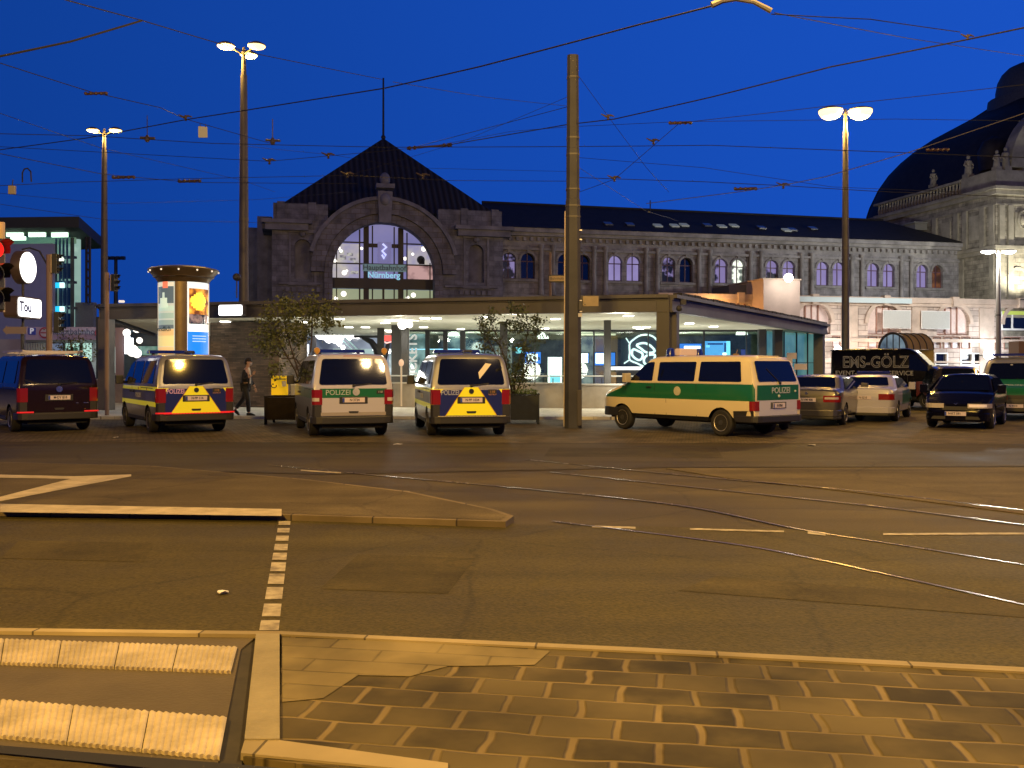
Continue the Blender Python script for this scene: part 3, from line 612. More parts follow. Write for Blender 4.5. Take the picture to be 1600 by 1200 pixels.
for q in (nl, nr):
    b = MB()
    for k in (-1, 1): b.bb(q + k * 1.15 - .1, q + k * 1.15 + .1, VP - .12, VP, nz0 - .3, nz1 + 1.3)
    b.bb(q - 1.3, q + 1.3, VP - .2, VP, nz1 + 1.3, nz1 + 1.6); b.bb(q - 1.3, q + 1.3, VP - .25, VP, nz0 - .6, nz0 - .3); b.ball((q, VP - .1, nz1 + rn + .45), .3, 8)
    mk("niche_frame", b, stone_s, pav)
def arcring(c, zc_, r0, r1, v0, v1, a0=0, a1=180, n=28):
    b = MB(); vs = []
    for i in range(n + 1):
        a = R(a0 + (a1 - a0) * i / n); ca, sa = math.cos(a), math.sin(a)
        vs += [(c + r0 * ca, v0, zc_ + r0 * sa), (c + r1 * ca, v0, zc_ + r1 * sa), (c + r1 * ca, v1, zc_ + r1 * sa), (c + r0 * ca, v1, zc_ + r0 * sa)]
    fs = []
    for i in range(n):
        for k in range(4): fs.append((i * 4 + k, (i + 1) * 4 + k, (i + 1) * 4 + (k + 1) % 4, i * 4 + (k + 1) % 4))
    fs += [(0, 1, 2, 3), tuple(n * 4 + k for k in (3, 2, 1, 0))]; return b.add(vs, fs)
vouss = blocks("voussoir_stone", (.160, .165, .205), (.12, .11, .10), .9, .5, .03, .9, var=.16, noise=.35)
b = arcring(uc, zc, ra + .02, ra + .75, VP - .35, VP + .9); b.bb(uc - ra - .75, uc - ra, VP - .35, VP, 2, zc); b.bb(uc + ra, uc + ra + .75, VP - .35, VP, 2, zc); mk("arch_moulding", b, vouss, pav, fix=True)
b = arcring(uc, zc, ra + .78, ra + 2.0, VP - .6, VP + .5, 0, 180); mk("arch_moulding", b, vouss, pav, fix=True)
b = arcring(uc, zc, ra + 2.0, ra + 2.35, VP - .9, VP + .5, 15, 165); mk("arch_moulding", b, stone_s, pav, fix=True)
b = MB(); zk = zc + ra
b.box((uc, VP - .75, zk + 1.3), (1.1, .9, 2.9), taper=1.25); b.ball((uc, VP - 1.2, zk + 2.0), .5, 10, 1.2); b.box((uc, VP - 1.0, zk + 3.2), (1.7, 1.2, .4)); b.ball((uc, VP - .9, zk + 3.9), .5, 10, 1.3)
mk("keystone", b, stone_s, pav, smooth=50)
b = MB(); b.bb(uL - .6, uc - ra - 2.2, VP - .7, VP + .5, zE - 1.1, zE - .5); b.bb(uc + ra + 2.2, uR + .6, VP - .7, VP + .5, zE - 1.1, zE - .5)
b.bb(uL - .9, uc - ra - 1.9, VP - 1.0, VP + .5, zE - .5, zE - .15); b.bb(uc + ra + 1.9, uR + .9, VP - 1.0, VP + .5, zE - .5, zE - .15); b.bb(uL - .9, uL - .05, VP + .5, 24, zE - .9, zE - .2)
mks("cornice", b, stone_s, pav)
b = MB(); b.bb(uL + .1, uc - ra - .4, VP + .1, VP + 1.2, zE - .15, zT); b.bb(uc + ra + .4, uR - .1, VP + .1, VP + 1.2, zE - .15, zT); b.bb(uL + .1, uL + 1.2, VP + 1.2, 22, zE - .15, zT - .3)
for q in (uL + .8, uL + 3.6, uR - .8, uR - 3.8): b.bb(q - .35, q + .35, VP - .1, VP + .1, zE - .1, zT + .12)
mks("attic", b, stone, pav)
b = MB()
for k in range(6): b.box((uL + 1.4 + k * .55, VP - .12, fac(440, 452, VP)[1]), (.34, .2, .4)); b.box((uR - 1.4 - k * .55, VP - .12, fac(440, 452, VP)[1]), (.34, .2, .4))
b.bb(uL + .6, uc - ra - 1.0, VP - .3, VP, fac(440, 444, VP)[1], fac(440, 441, VP)[1]); b.bb(uc + ra + 1.0, uR - .6, VP - .3, VP, fac(440, 444, VP)[1], fac(440, 441, VP)[1])
mk("string_course", b, stone_s, pav)
b = MB(); zz = zE
for v, z0, z1 in ((4, 0, zE - .9), (8, 0, zE - 1.6), (12, 0, zE - 2.2), (16, 0, zE - 3.0)): b.bb(uL - .5, uL, v, v + 1.6, z0, z1)
for q, v, y in ((1.3, 3, 338), (2.4, 8, 356), (3.3, 13, 374)): b.bb(uL - q - .2, uL - q + 1.2, v, v + 12, 0, fac(412, y, v)[1])
mks("buttress", b, stone_s, pav)
# pyramid roof
_, zP = fac(600, 216, 9); up, _ = fac(599, 216, 9); zR = zT - .35
b = MB(); e = [(uL + .3, VP + .9, zR), (uR - .2, VP + .9, zR), (uR - .2, 20, zR), (uL + .3, 20, zR)]
b.add(e + [(up, 9, zP)], [(0, 1, 4), (1, 2, 4), (2, 3, 4), (3, 0, 4), (3, 2, 1, 0)])
rf = mk("roof", b, roofw, pav)
mk("roof_mast", MB().tube([(up, 9, zP - .3), (up, 9, fac(600, 122, 9)[1])], [.12, .09], 8).ball((up, 9, zP + .1), .25, 8), dark_m, rf, smooth=True)
# great window: lit hall behind, dark mullions
litw = litwin("hall_lilac", (.20, .20, .52), (.42, .38, .68), .62, .25, .25)
litc = litwin("hall_cream", (.62, .56, .48), (.36, .33, .52), .85, .55, .12)
litg = litwin("hall_lower", (.42, .46, .27), (.30, .34, .22), .8, .3, .2)
litr = litwin("hall_rose", (.75, .45, .42), (.12, .05, .06), .7, .5, .06)
VW = VP + 2.2
def fu(px): return fac(px, 420, VW)[0]
def fz(py): return fac(600, py, VW)[1]
gw = mk("arched_window", MB().prism([(x, VW + .3, z) for x, z in [(uc - ra, fz(382)), (uc + ra, fz(382))] + [(uc + math.sqrt(max(0, ra * ra * 1.05 - max(0, fz(382) - zc) ** 2)) * math.cos(math.pi * i / 16) * 1.0, fz(382) + (zc + ra + .2 - fz(382)) * math.sin(math.pi * i / 16)) for i in range(17)]], (0, .1, 0)), litw, pav)
def pane(x0, y0, x1, y1, mt, v=.28): mk("pane", MB().bb(fu(x0), fu(x1), VW + v, VW + v + .08, fz(y1), fz(y0)), mt, gw)
pane(514, 382, 563, 436, litc); pane(563, 382, 636, 436, litw); pane(636, 382, 690, 412, litc, .28); pane(636, 412, 690, 436, litr); pane(514, 452, 690, 500, litg)
b = MB()
for x, w_ in ((526, .10), (562, .14), (582, .12), (616, .12), (636, .12), (672, .1)): b.bb(fu(x) - w_ / 2, fu(x) + w_ / 2, VW, VW + .12, 2, zc + math.sqrt(max(.1, (ra + .1) ** 2 - (fu(x) - uc) ** 2)))
for x in (572, 626): b.bb(fu(x) - .25, fu(x) + .25, VW - .25, VW + .1, 2, zc + math.sqrt(max(.1, (ra + .2) ** 2 - (fu(x) - uc) ** 2)))
b.bb(fu(599) - .1, fu(599) + .1, VW - .02, VW + .1, 2, fz(452))
b.bb(uc - ra - .3, fu(570), VW - .03, VW + .1, fz(381), fz(379)); b.bb(fu(629), uc + ra + .3, VW - .03, VW + .1, fz(381), fz(379)); b.bb(fu(574), fu(590), VW - .03, VW + .1, fz(387), fz(381)); b.bb(fu(612), fu(624), VW - .03, VW + .1, fz(387), fz(381))
b.bb(uc - ra - .3, uc + ra + .3, VW - .03, VW + .1, fz(414), fz(412)); b.bb(uc - ra - .3, uc + ra + .3, VW - .5, VW + .1, fz(452), fz(436))
mk("window_frame", b, dark_m, gw)
b = MB()
for x, y, s in ((529, 387, .18), (565, 388, .15), (524, 408, .2), (538, 426, .24), (542, 423, .12), (672, 385, .3), (662, 389, .24), (645, 397, .14), (633, 404, .18), (537, 459, .27), (525, 466, .18), (646, 461, .24), (637, 465, .18), (533, 392, .16)):
    u_, z_ = fac(x, y, VW + .1); b.ball((u_, VW + .15, z_), s, 8)
mks("lamp_globe", b, M("globe_hot", (1, .94, .84), em=1.7), gw, smooth=60)
b = MB()
for x0, y0, x1, y1 in ((531, 400, 541, 407), (545, 404, 556, 408), (530, 392, 538, 398), (542, 396, 552, 401), (548, 424, 560, 429), (553, 409, 560, 412)): b.bb(fu(x0), fu(x1), VW + .24, VW + .29, fz(y1), fz(y0))
mks("interior_shape", b, litwin("hall_detail", (.22, .2, .24), (.6, .58, .5), .8, 3, .1), gw)
b = MB(); b.bb(fu(655), fu(664), VW + .22, VW + .27, fz(411), fz(405)); b.ball((fu(658), VW + .2, fz(404)), .4, 8); mk("interior_shape", b, M("hall_shade", (.05, .06, .08), .8), gw)
gs = mk("hall_sign", MB().bb(fu(566), fu(634), VW - .5, VW - .42, fz(425), fz(414)), M("sign_glass_blue", (.12, .20, .22), .4, em=.22, emc=(.30, .55, .60)), gw)
text("sign_lettering", "Hauptbahnhof", .72, M("sign_dark", (.08, .12, .16), .5), gw, (fu(600), VW - .52, fz(419.5)), (R(90), 0, 0), bold=.01, sx=1.0)
text("sign_lettering", "Nürnberg", .78, M("sign_glow_blue", (.2, .4, .5), em=.7, emc=(.35, .75, 1)), gw, (fu(599), VW - .55, fz(431)), (R(90), 0, 0), bold=.02)
bn = mk("banner", MB().bb(fu(590), fu(611), VW + .12, VW + .18, fz(411), fz(378)), M("banner_blue", (.25, .25, .45), .6, em=.35, emc=(.32, .32, .72)), gw)
b = MB(); b.tube([(fu(598), VW + .05, fz(381)), (fu(604), VW + .05, fz(386)), (fu(597), VW + .05, fz(392)), (fu(603), VW + .05, fz(398)), (fu(600), VW + .05, fz(404)), (fu(597), VW + .05, fz(398))], .10, 6)
mk("banner_mark", b, M("mark_white", (.7, .75, 1), em=1.0, emc=(.6, .65, 1)), bn, smooth=True)

# ---- wing
stone_a, trim_a = stone, stone_s
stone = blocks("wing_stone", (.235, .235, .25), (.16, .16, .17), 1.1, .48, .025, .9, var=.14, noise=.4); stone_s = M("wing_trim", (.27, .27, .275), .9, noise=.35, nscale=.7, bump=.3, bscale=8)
wing = station("station_wing", "long two storey station wing with paired round arched windows and skylights in its dark roof", "station building")
_, zw = fac(790, 353, 0); u1 = fac(1500, 420, 0)[0]; W0 = uR - .1
pairs = [(797, 823, 0, 1), (885, 909, 1, 1), (963, 988, 2, 2), (1046, 1071, 3, 1), (1128, 1152, 3, 4), (1207, 1232, 3, 2), (1286, 1310, 2, 2), (1365, 1388, 2, 2), (1441, 1465, 2, 5)]
zs0, zs1 = fac(975, 439, 0)[1], fac(975, 411, 0)[1]; rw = .72
wins = []
for i, (a, b_, m1, m2) in enumerate(pairs):
    c = (fac(a, 420, 0)[0] + fac(b_, 420, 0)[0]) / 2; wins += [(c - .98, m1), (c + .98, m2)]
mats6 = [win_mix, win_dark, win_lilac, win_mix, win_white, win_amber]
m = holed([(W0, 0), (u1, 0), (u1, zw - 1.9), (W0, zw - 1.9)], [arch(q, zs0, zs1, rw, 10) for q, _ in wins], 0, .55)
mk("wall", m, stone, wing)
mk("wall", MB().bb(W0, u1, 0, .6, zw - 1.9, zw - .2), stone_s, wing)
for q, k in wins:
    wd = mk("window", MB().bb(q - rw, q + rw, .40, .45, zs0, zs1 + rw), mats6[k], wing)
    b = MB(); b.bb(q - .05, q + .05, .33, .40, zs0, zs1 + rw); b.bb(q - rw, q + rw, .33, .40, zs1 - .12, zs1 - .02)
    for s in (-1, 1): b.bb(q + s * rw - .05, q + s * rw + .05, .33, .40, zs0, zs1)
    b.bb(q - rw, q + rw, .33, .40, zs0 - .02, zs0 + .08); mk("window_frame", b, M("frame_plum", (.10, .05, .08), .5), wd)
    r_ = arcring(q, zs1, rw, rw + .22, -.12, .05, n=12); r_.bb(q - .14, q + .14, -.2, .05, zs1 + rw + .05, zs1 + rw + .6); mk("window_sill", MB().bb(q - rw - .25, q + rw + .25, -.2, .02, zs0 - .28, zs0 - .05), stone_s, wd)
    mks("window_surround", r_, stone_s, wd, fix=True)
b = MB()
for (a, b_, *_), (c, d, *_) in zip(pairs, pairs[1:]):
    ub = (fac(b_, 420, 0)[0] + fac(c, 420, 0)[0]) / 2
    for s in (-.62, .62):
        b.lathe([(.30, zs0 - 1.6), (.30, zs0 - 1.2), (.24, zs0 - 1.1), (.21, zs1 + 1.2), (.30, zs1 + 1.35), (.30, zs1 + 1.6)], (ub + s, -.22, 0), 10)
for s in (-2.2, 2.2):
    pass
mks("half_column", b, stone_s, wing, smooth=True)
b = MB(); b.bb(W0, u1, -.75, -.003, zw - .62, zw - .2); b.bb(W0, u1, -.45, -.003, zw - .95, zw - .62); b.bb(W0, u1, -.25, -.002, zw - 2.35, zw - 2.1); b.bb(W0, u1, -.28, -.002, zs0 - 1.95, zs0 - 1.65)
k = W0 + .4
while k < u1 - .3: b.bb(k, k + .28, -.30, -.002, zw - 1.42, zw - 1.05); k += .72
mk("cornice", b, stone_s, wing)
_, zrg = fac(800, 318, 8)
zsl = zw - .2
b = MB(); ue = fac(1478, 358, 2)[0]
b.add([(W0, -.85, zsl), (u1 + .2, -.85, zsl), (u1 - 4.2, 8, zrg - .2), (W0, 8, zrg), (W0, 9, zsl), (u1 + .2, 9, zsl)], [(0, 1, 2, 3), (1, 5, 2), (3, 2, 5, 4), (0, 4, 5, 1), (0, 3, 4)])
rf = mk("roof", b, roof_m, wing)
def onroof(px, py):
    for i in range(200):
        v = -.85 + i * .05; u_, z_ = fac(px, py, v)
        if z_ <= zsl + (v + .85) / 8.85 * (zrg - zsl) + .02: return u_, v, z_
    return fac(px, py, 2)[0], 2, 17
sk_lit = M("skylight_lit", (.35, .4, .38), em=.2); sk_dim = M("skylight_dim", (.12, .14, .17), .2)
sl = math.atan2(zrg - zsl, 8.85)
for x, y, lit in ((1028, 353, .5), (1054, 353, 1), (1069, 352, .7), (1128, 354, .9), (1147, 353, .6), (1190, 356, .2), (1229, 360, .9), (1238, 359, .0), (950, 350, 0), (984, 351, 0), (1105, 352, 0), (1270, 357, 0)):
    u_, v_, z_ = onroof(x, y); b = MB(); ca, sa = math.cos(sl), math.sin(sl)
    hw, hh = (.42, .45); e = .12
    b.prism([(u_ - hw, v_ - hh * ca, z_ - hh * sa + e), (u_ + hw, v_ - hh * ca, z_ - hh * sa + e), (u_ + hw, v_ + hh * ca, z_ + hh * sa + e), (u_ - hw, v_ + hh * ca, z_ + hh * sa + e)], (0, .1 * sa, -.14))
    mk("skylight", b, sk_lit if lit > .3 else sk_dim, wing)
mk("ridge_cap", MB().tube([(W0, 8, zrg + .05), (u1 - 4.2, 8, zrg - .15)], .12, 6), roof_m, rf)
u_, v_, z_ = onroof(1016, 330); mk("vent_pipe", MB().tube([(u_, v_, z_ - .2), (u_, v_, z_ + 1.2)], .07, 6), dark_m, rf)
b = MB(); u_, v_, z_ = onroof(1446, 352); b.bb(u_ - 1.6, u_ + 1.9, v_ - .3, v_ + 1.6, z_ - .6, z_ + .15); b.bb(u_ - 1.9, u_ + 2.2, v_ - .5, v_ + 1.8, z_ + .15, z_ + .32); mk("dormer", b, M("dormer_zinc", (.22, .22, .2), .6), rf)

# ---- ground floor range in pinkish stone with blind arches
gf = station("station_ground_floor", "pinkish ground floor range with blind arches and small square windows in front of the wing", "station building")
VG = -5.6
zg = fac(1400, 465, VG)[1]; ug0 = fac(1030, 480, VG)[0]; ug1 = fac(1760, 480, VG)[0]
arcs = []
for px in (1120, 1284, 1382, 1489, 1592):
    q, _ = fac(px, 520, VG); arcs.append(q)
step = arcs[3] - arcs[2]
arcs = [arcs[3] + step * k for k in (-5, -4, -3, -2, -1, 0, 1, 2)]
arcs = [a for a in arcs if a > ug0 + 2.6 and a < ug1 - 2.6]
zsp, zlo = fac(1489, 506, VG)[1], fac(1489, 515, VG)[1]; rg = 1.95
# small windows below
small = []
for px0, px1, y0, y1 in ((1301, 1312, 526, 542), (1357, 1370, 526, 543), (1374, 1384, 526, 543), (1459, 1469, 527, 544), (1475, 1487, 527, 544), (1487, 1499, 527, 544), (1503, 1515, 527, 544), (1555, 1561, 528, 545), (1569, 1579, 528, 545), (1580, 1592, 528, 545)):
    small.append((fac(px0, 530, VG)[0], fac(px1, 530, VG)[0], fac(px0, y1, VG)[1], fac(px0, y0, VG)[1], 0))
for px0, px1, y0, y1 in ((1462, 1479, 553, 569), (1502, 1518, 553, 569), (1522, 1538, 553, 569)):
    small.append((fac(px0, 560, VG)[0], fac(px1, 560, VG)[0], fac(px0, y1, VG)[1], fac(px0, y0, VG)[1], 1))
m = holed([(ug0, 0), (ug1, 0), (ug1, zg), (ug0, zg)], [arch(q, zlo - .6, zsp, rg, 14) for q in arcs] + [[(s[0], s[2]), (s[1], s[2]), (s[1], s[3]), (s[0], s[3])] for s in small], VG, VG + .45)
mk("wall", m, stone_p, gf)
mk("wall", MB().bb(ug0, ug0 + .4, VG + .45, -.8, 0, zg), stone_p, gf)
b = MB(); b.bb(ug0 - .2, ug1, VG - .35, VG - .002, zg - .55, zg); b.bb(ug0 - .1, ug1, VG - .2, VG - .002, zg - .9, zg - .56)
for q in arcs:
    b.bb(q + step / 2 - .9, q + step / 2 + .9, VG - .12, VG - .001, 0, zg - .95)
mk("cornice", b, stone_pt, gf)
b = MB(); b.bb(ug0, ug1, VG - .25, VG - .001, zlo - 1.35, zlo - 1.0); b.bb(ug0, ug1, VG - .15, VG - .001, zlo - 3.5, zlo - 3.3); mk("string_course", b, stone_pt, gf)
blind_l = M("blind_pale", (.62, .50, .47), .7, noise=.1)
for i, q in enumerate(arcs):
    wd = mk("blind_arch", MB().bb(q - rg, q + rg, VG + .36, VG + .42, zlo - .6, zsp + rg), blind_l, gf)
    b = arcring(q, zsp, rg, rg + .4, VG - .22, VG + .05, n=16); b.box((q, VG - .25, zsp + rg + .35), (.6, .5, 1.0), taper=1.2); mk("arch_moulding", b, stone_pt, wd, fix=True)
    b = MB()
    for x in (-.72, .72): b.bb(q + x - .07, q + x + .07, VG + .26, VG + .36, zlo - .6, zsp + 1.75)
    b.bb(q - .05, q + .05, VG + .28, VG + .36, zlo - .6, zsp + rg)
    b.bb(q - rg, q + rg, VG + .26, VG + .36, zlo - .6, zlo - .48); mk("window_frame", b, M("frame_rust", (.30, .16, .12), .6), wd)
frw = M("frame_white", (.8, .8, .8), .5)
for s in small:
    if s[4]:
        wd = mk("window", MB().bb(s[0], s[1], VG + .2, VG + .25, s[2], s[3]), win_dark, gf)
    else:
        wd = mk("window", MB().bb(s[0], s[1], VG + .12, VG + .18, s[2], s[3]), M("panel_pale", (.6, .56, .58), .6), gf)
    b = MB(); t_ = .13 if s[4] else .06
    b.bb(s[0] - t_, s[1] + t_, VG - .08, VG + .1, s[3], s[3] + t_); b.bb(s[0] - t_, s[1] + t_, VG - .08, VG + .1, s[2] - t_, s[2]); b.bb(s[0] - t_, s[0], VG - .08, VG + .1, s[2], s[3]); b.bb(s[1], s[1] + t_, VG - .08, VG + .1, s[2], s[3])
    mk("window_frame", b, frw if s[4] else M("frame_rust", (.30, .16, .12), .6), wd)
# green blind in the rightmost arch
q = fac(1583, 500, VG)
b = MB(); a0, z0 = fac(1566, 513, VG - .1); a1, z1 = fac(1600, 487, VG - .1); wd = mk("window", MB().bb(a0, a1 + 1.5, VG - .06, VG - .01, z0, z1), win_dark, gf)
mk("window_frame", MB().bb(a0 - .1, a1 + 1.6, VG - .12, VG - .07, z0 - .2, z0).bb(a0 - .1, a0 + .05, VG - .12, VG - .07, z0, z1).bb(a0 + 1.15, a0 + 1.35, VG - .12, VG - .07, z0, z1), frw, wd)
mk("green_blind", MB().bb(a0, a1 + 1.5, VG - .13, VG - .08, z1 - .35, z1 + .05), M("blind_green", (.5, .62, .12), .6, em=.25), wd)
# light blue ledge awning on the roof edge, roof slab
p0, p1 = fac(1246, 466, VG - .5), fac(1424, 466, VG - .5)
mk("roof_slab", MB().bb(ug0, ug1, VG + .45, -.8, zg - .4, zg - .05), roof_m, gf)
mk("parapet_panel", MB().bb(p0[0], p1[0], VG - .6, VG - .4, fac(1340, 473, VG - .5)[1], fac(1340, 465, VG - .5)[1]), M("panel_bluegrey", (.45, .55, .58), .5), gf)
for px0, px1, y0, y1, lb in ((1381, 1423, 486, 512, 0), (1441, 1484, 487, 513, 1)):
    a, z0 = fac(px0, y1, VG - .4); b_, z1 = fac(px1, y0, VG - .4)
    o = mk("facade_panel", MB().bb(a, b_, VG - .42, VG - .34, z0, z1), M("panel_grey", (.46, .47, .45), .6, noise=.05), gf, bevel=.02)
    mk("panel_edge", MB().bb(a - .06, b_ + .06, VG - .36, VG - .30, z0 - .06, z1 + .06), frw, o)
# projecting block on the roof
p0, z0 = fac(1193, 470, VG - 2.5); p1, z1 = fac(1250, 438, VG - 2.5); pd, _ = fac(1165, 445, VG - 2.5)
blk = mk("roof_block", MB().bb(p0, p1, VG - 2.5, -.9, 0, z1), M("render_pink", (.55, .43, .37), .85, noise=.12, nscale=.6), gf)
mk("block_cap", MB().bb(p0 - .15, p1 + .1, VG - 2.65, -.8, z1, z1 + .12), stone_pt, blk)
b = MB(); b.add([(pd, VG + 1, zg), (p0, VG + 1, zg), (p0, VG + 1, z1 - .2), (pd, VG + 1, zg + 1.0), (pd, -.9, zg), (p0, -.9, zg), (p0, -.9, z1 - .2), (pd, -.9, zg + 1.0)], [(0, 1, 2, 3), (3, 2, 6, 7), (4, 0, 3, 7), (5, 4, 7, 6)]); mk("stair_wall", b, M("lead_grey", (.13, .13, .15), .7), blk)
def bracket_lamp(label, px, py, v, r, power, colr, em):
    u_, z_ = fac(px, py, v); X_ = SX + u_ * cS - v * sS; Y_ = SY + u_ * sS + v * cS
    rt = emp("wall_lamp", (X_, Y_, z_), SA, label, "wall lamp", "lit lamps on the station front")
    mk("lamp_globe", MB().ball((0, 0, 0), r, 14), M("globe_%d" % int(em * 10 + colr[2] * 100), colr, em=em, emc=colr), rt, smooth=60)
    mk("bracket", MB().tube([(0, r * .8, 0), (0, r + .9, -.1)], .05, 6), dark_m, rt)
    if power: light("lamp_light", (0, -r - .25, 0), power, colr, r, rt)
bracket_lamp("round white lamp glaring on the pink roof block", 1232, 434, VG - 3.6, .42, 420, (1, .97, .86), 14)
bracket_lamp("large white wall lamp beside the ground floor windows", 1545, 554, VG - 1.6, .52, 1700, (.92, .97, 1), 12)
bracket_lamp("warm orange lamp above the canopy roof", 1118, 486, VG - 1.0, .16, 600, (1, .50, .14), 30)
bracket_lamp("pale wall lamp just right of the canopy end", 1309, 546, VG - 1.4, .36, 700, (1, .95, .88), 10)
bracket_lamp("small lamp low on the facade behind the black van roof", 1375, 562, VG - 1.4, .2, 550, (1, .80, .62), 8)

# ---- dome hall
stone_b, trim_b = stone, stone_s
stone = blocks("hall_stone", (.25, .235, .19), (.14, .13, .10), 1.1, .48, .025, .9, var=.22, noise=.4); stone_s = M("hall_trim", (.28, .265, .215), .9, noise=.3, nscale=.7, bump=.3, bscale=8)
dm = station("station_dome_hall", "pale stone corner of the domed main hall with statues and a huge dark dome", "station building")
VD = -5.5; ZD1 = fac(1556, 292, VD)[1]; ZD2 = fac(1556, 384, VD)[1]; ZDA = fac(1556, 264, VD)[1]
UE = u1 + 34
mk("wall", MB().bb(u1, UE, VD, 16, 0, ZD1), stone, dm)
b = MB(); b.bb(u1 - .6, UE, VD - .6, 16.5, ZD2 - .35, ZD2); b.bb(u1 - .35, UE, VD - .35, 16.2, ZD2 - .8, ZD2 - .35); b.bb(u1 - .7, UE, VD - .8, 16.7, ZD1 - .3, ZD1 + .02); b.bb(u1 - .4, UE, VD - .45, 16.4, ZD1 - .8, ZD1 - .3); b.bb(u1 - .12, UE, VD - .12, 16.1, ZD1 - 1.9, ZD1 - 1.7)
b.bb(u1 - .2, UE, VD - .2, 16, 7.0, 7.5); mk("cornice", b, stone_s, dm)
b = MB()
for v in (VD + .5, VD + 1.9, VD + 4.6, VD + 6.0, VD + 9.6): b.bb(u1 - .22, u1 - .002, v - .35, v + .35, ZD2 + .02, ZD1 - 1.9)
for v in (VD + .5, VD + 5.2): b.bb(u1 - .18, u1 - .002, v - .35, v + .35, 7.5, ZD2 - .85)
for u_ in (u1 + .6, u1 + 1.7, u1 + 4.6, u1 + 5.8): b.bb(u_ - .32, u_ + .32, VD - .22, VD - .002, ZD2 + .02, ZD1 - 1.9); b.bb(u_ - .32, u_ + .32, VD - .18, VD - .002, 7.5, ZD2 - .85)
mks("pilaster", b, stone_s, dm)
b = MB()
for v in (VD + 3.2, VD + 7.8): b.bb(u1 - .1, u1 - .002, v - .8, v + .8, ZD2 + 1.0, ZD1 - 2.6)
b.bb(u1 + 2.3, u1 + 4.0, VD - .1, VD - .002, ZD2 + 1.0, ZD1 - 2.6)
mks("relief_panel", b, stone_s, dm)
b = MB(); c = (u1 + 3.2, VD - .15, (ZD1 + ZD2) / 2 - .3)
for s in (-1, 1): b.tube([(c[0], c[1], c[2] + 1.0), (c[0] + s * .45, c[1], c[2] + .7), (c[0] + s * .55, c[1], c[2] - .2), (c[0] + s * .15, c[1], c[2] - .9)], [.12, .16, .16, .1], 8)
b.ball((c[0], c[1], c[2]), .4, 10, 1.3); mk("cartouche", b, stone_s, dm, smooth=50)
for i, px in enumerate((1590,)):
    q, z_ = fac(px, 440, VD)
    wd = mk("niche", arcring(q, 11.2, .95, 1.25, VD - .15, VD, n=12).bb(q - 1.25, q - .95, VD - .15, VD, 8.6, 11.2).bb(q + .95, q + 1.25, VD - .15, VD, 8.6, 11.2), stone_s, dm, fix=True)
# balustrade and attic
b = MB(); b.bb(u1 + .1, UE, VD + .1, VD + .9, ZD1 + .02, ZDA); b.bb(u1 + .1, u1 + .9, VD + .9, VD + 5.5, ZD1 + .02, ZDA); mk("attic", b, stone_s, dm)
b = MB(); b.bb(u1 + .0, u1 + .7, VD + 5.5, 16, ZD1 + .02, ZD1 + .3); b.bb(u1 + .0, u1 + .7, VD + 5.5, 16, ZDA - .35, ZDA - .1)
v = VD + 5.9
while v < 15.8: b.lathe([(.12, ZD1 + .3), (.2, ZD1 + .7), (.1, ZD1 + 1.2), (.14, ZDA - .35)], (u1 + .35, v, 0), 6); v += .55
mk("balustrade", b, stone_s, dm, smooth=True)
def statue(u_, v_, h, parent):
    b = MB(); z = ZDA; s = h / 2.4
    b.box((u_, v_, z + .2 * s), (.8 * s, .8 * s, .4 * s)); b.lathe([(.42 * s, z + .4 * s), (.36 * s, z + 1.0 * s), (.30 * s, z + 1.4 * s), (.36 * s, z + 1.75 * s), (.12 * s, z + 1.95 * s)], (u_, v_, 0), 8)
    b.ball((u_, v_, z + 2.15 * s), .2 * s, 8, 1.2); b.tube([(u_ - .3 * s, v_, z + 1.75 * s), (u_ - .55 * s, v_ - .1, z + 1.3 * s), (u_ - .3 * s, v_ - .3 * s, z + 1.1 * s)], .1 * s, 6)
    b.tube([(u_ + .3 * s, v_, z + 1.75 * s), (u_ + .5 * s, v_ - .1, z + 1.3 * s), (u_ + .25 * s, v_ - .3 * s, z + 1.0 * s)], .1 * s, 6); mk("statue", b, stone_s, parent, smooth=50)
statue(u1 + .6, VD + .6, 2.2, dm); statue(u1 - .0 + .5, VD + 4.8, 2.6, dm); statue(u1 + .4, VD + 10.5, 2.2, dm); statue(u1 + 1.7, VD + .6, 2.6, dm)
# gable in front of the dome
ucg = u1 + 9.5; gz = ZDA
b = arcring(ucg, gz + .4, 5.6, 7.4, VD + .2, VD + 1.6, n=24); b.prism([(ucg - 5.8, VD + .5, gz), (ucg + 5.8, VD + .5, gz)] + [(ucg + 5.7 * math.cos(math.pi * i / 14), VD + .5, gz + .4 + 5.7 * math.sin(math.pi * i / 14)) for i in range(15)], (0, 1, 0)); mk("gable", b, stone_s, dm, fix=True)
# dome
RD = 19.8; dc = (fac(1609, 300, 9.5)[0], 9.5)
z0 = ZD1 - .2; Hd = fac(1590, 152, 9.5)[1] - z0 + 1.2
dpx = [(1361, 335), (1361, 318), (1366, 303), (1380, 275), (1397, 252), (1417, 233), (1440, 216), (1468, 200), (1500, 186), (1530, 173), (1553, 160), (1570, 152), (1600, 146)]
dcx = 1361 + RD * 12.62
prof = [((dcx - x) / 12.62 * .80, EYE + (HZ - y) / 12.45) for x, y in dpx]; Hd = prof[-1][1] - z0; RD = prof[0][0]
b = MB(); b.lathe(prof, (dc[0], dc[1], 0), 48, power=5); rf = mk("dome", b, roof_m, dm, smooth=True)
b = MB()
for s in (-1, 1):
    for s2 in (-1, 1):
        b.tube([(dc[0] + s * r_ * .87, dc[1] + s2 * r_ * .87, z_ + .05) for r_, z_ in prof[:-1]], .22, 6)
mk("dome_rib", b, roof_m, rf, smooth=True)
b = MB(); lz = z0 + Hd - .9; lu = dc[0]
b.lathe([(5.0, lz - 1.5), (4.8, lz + .4), (4.2, lz + .6)], (lu, dc[1], 0), 24)
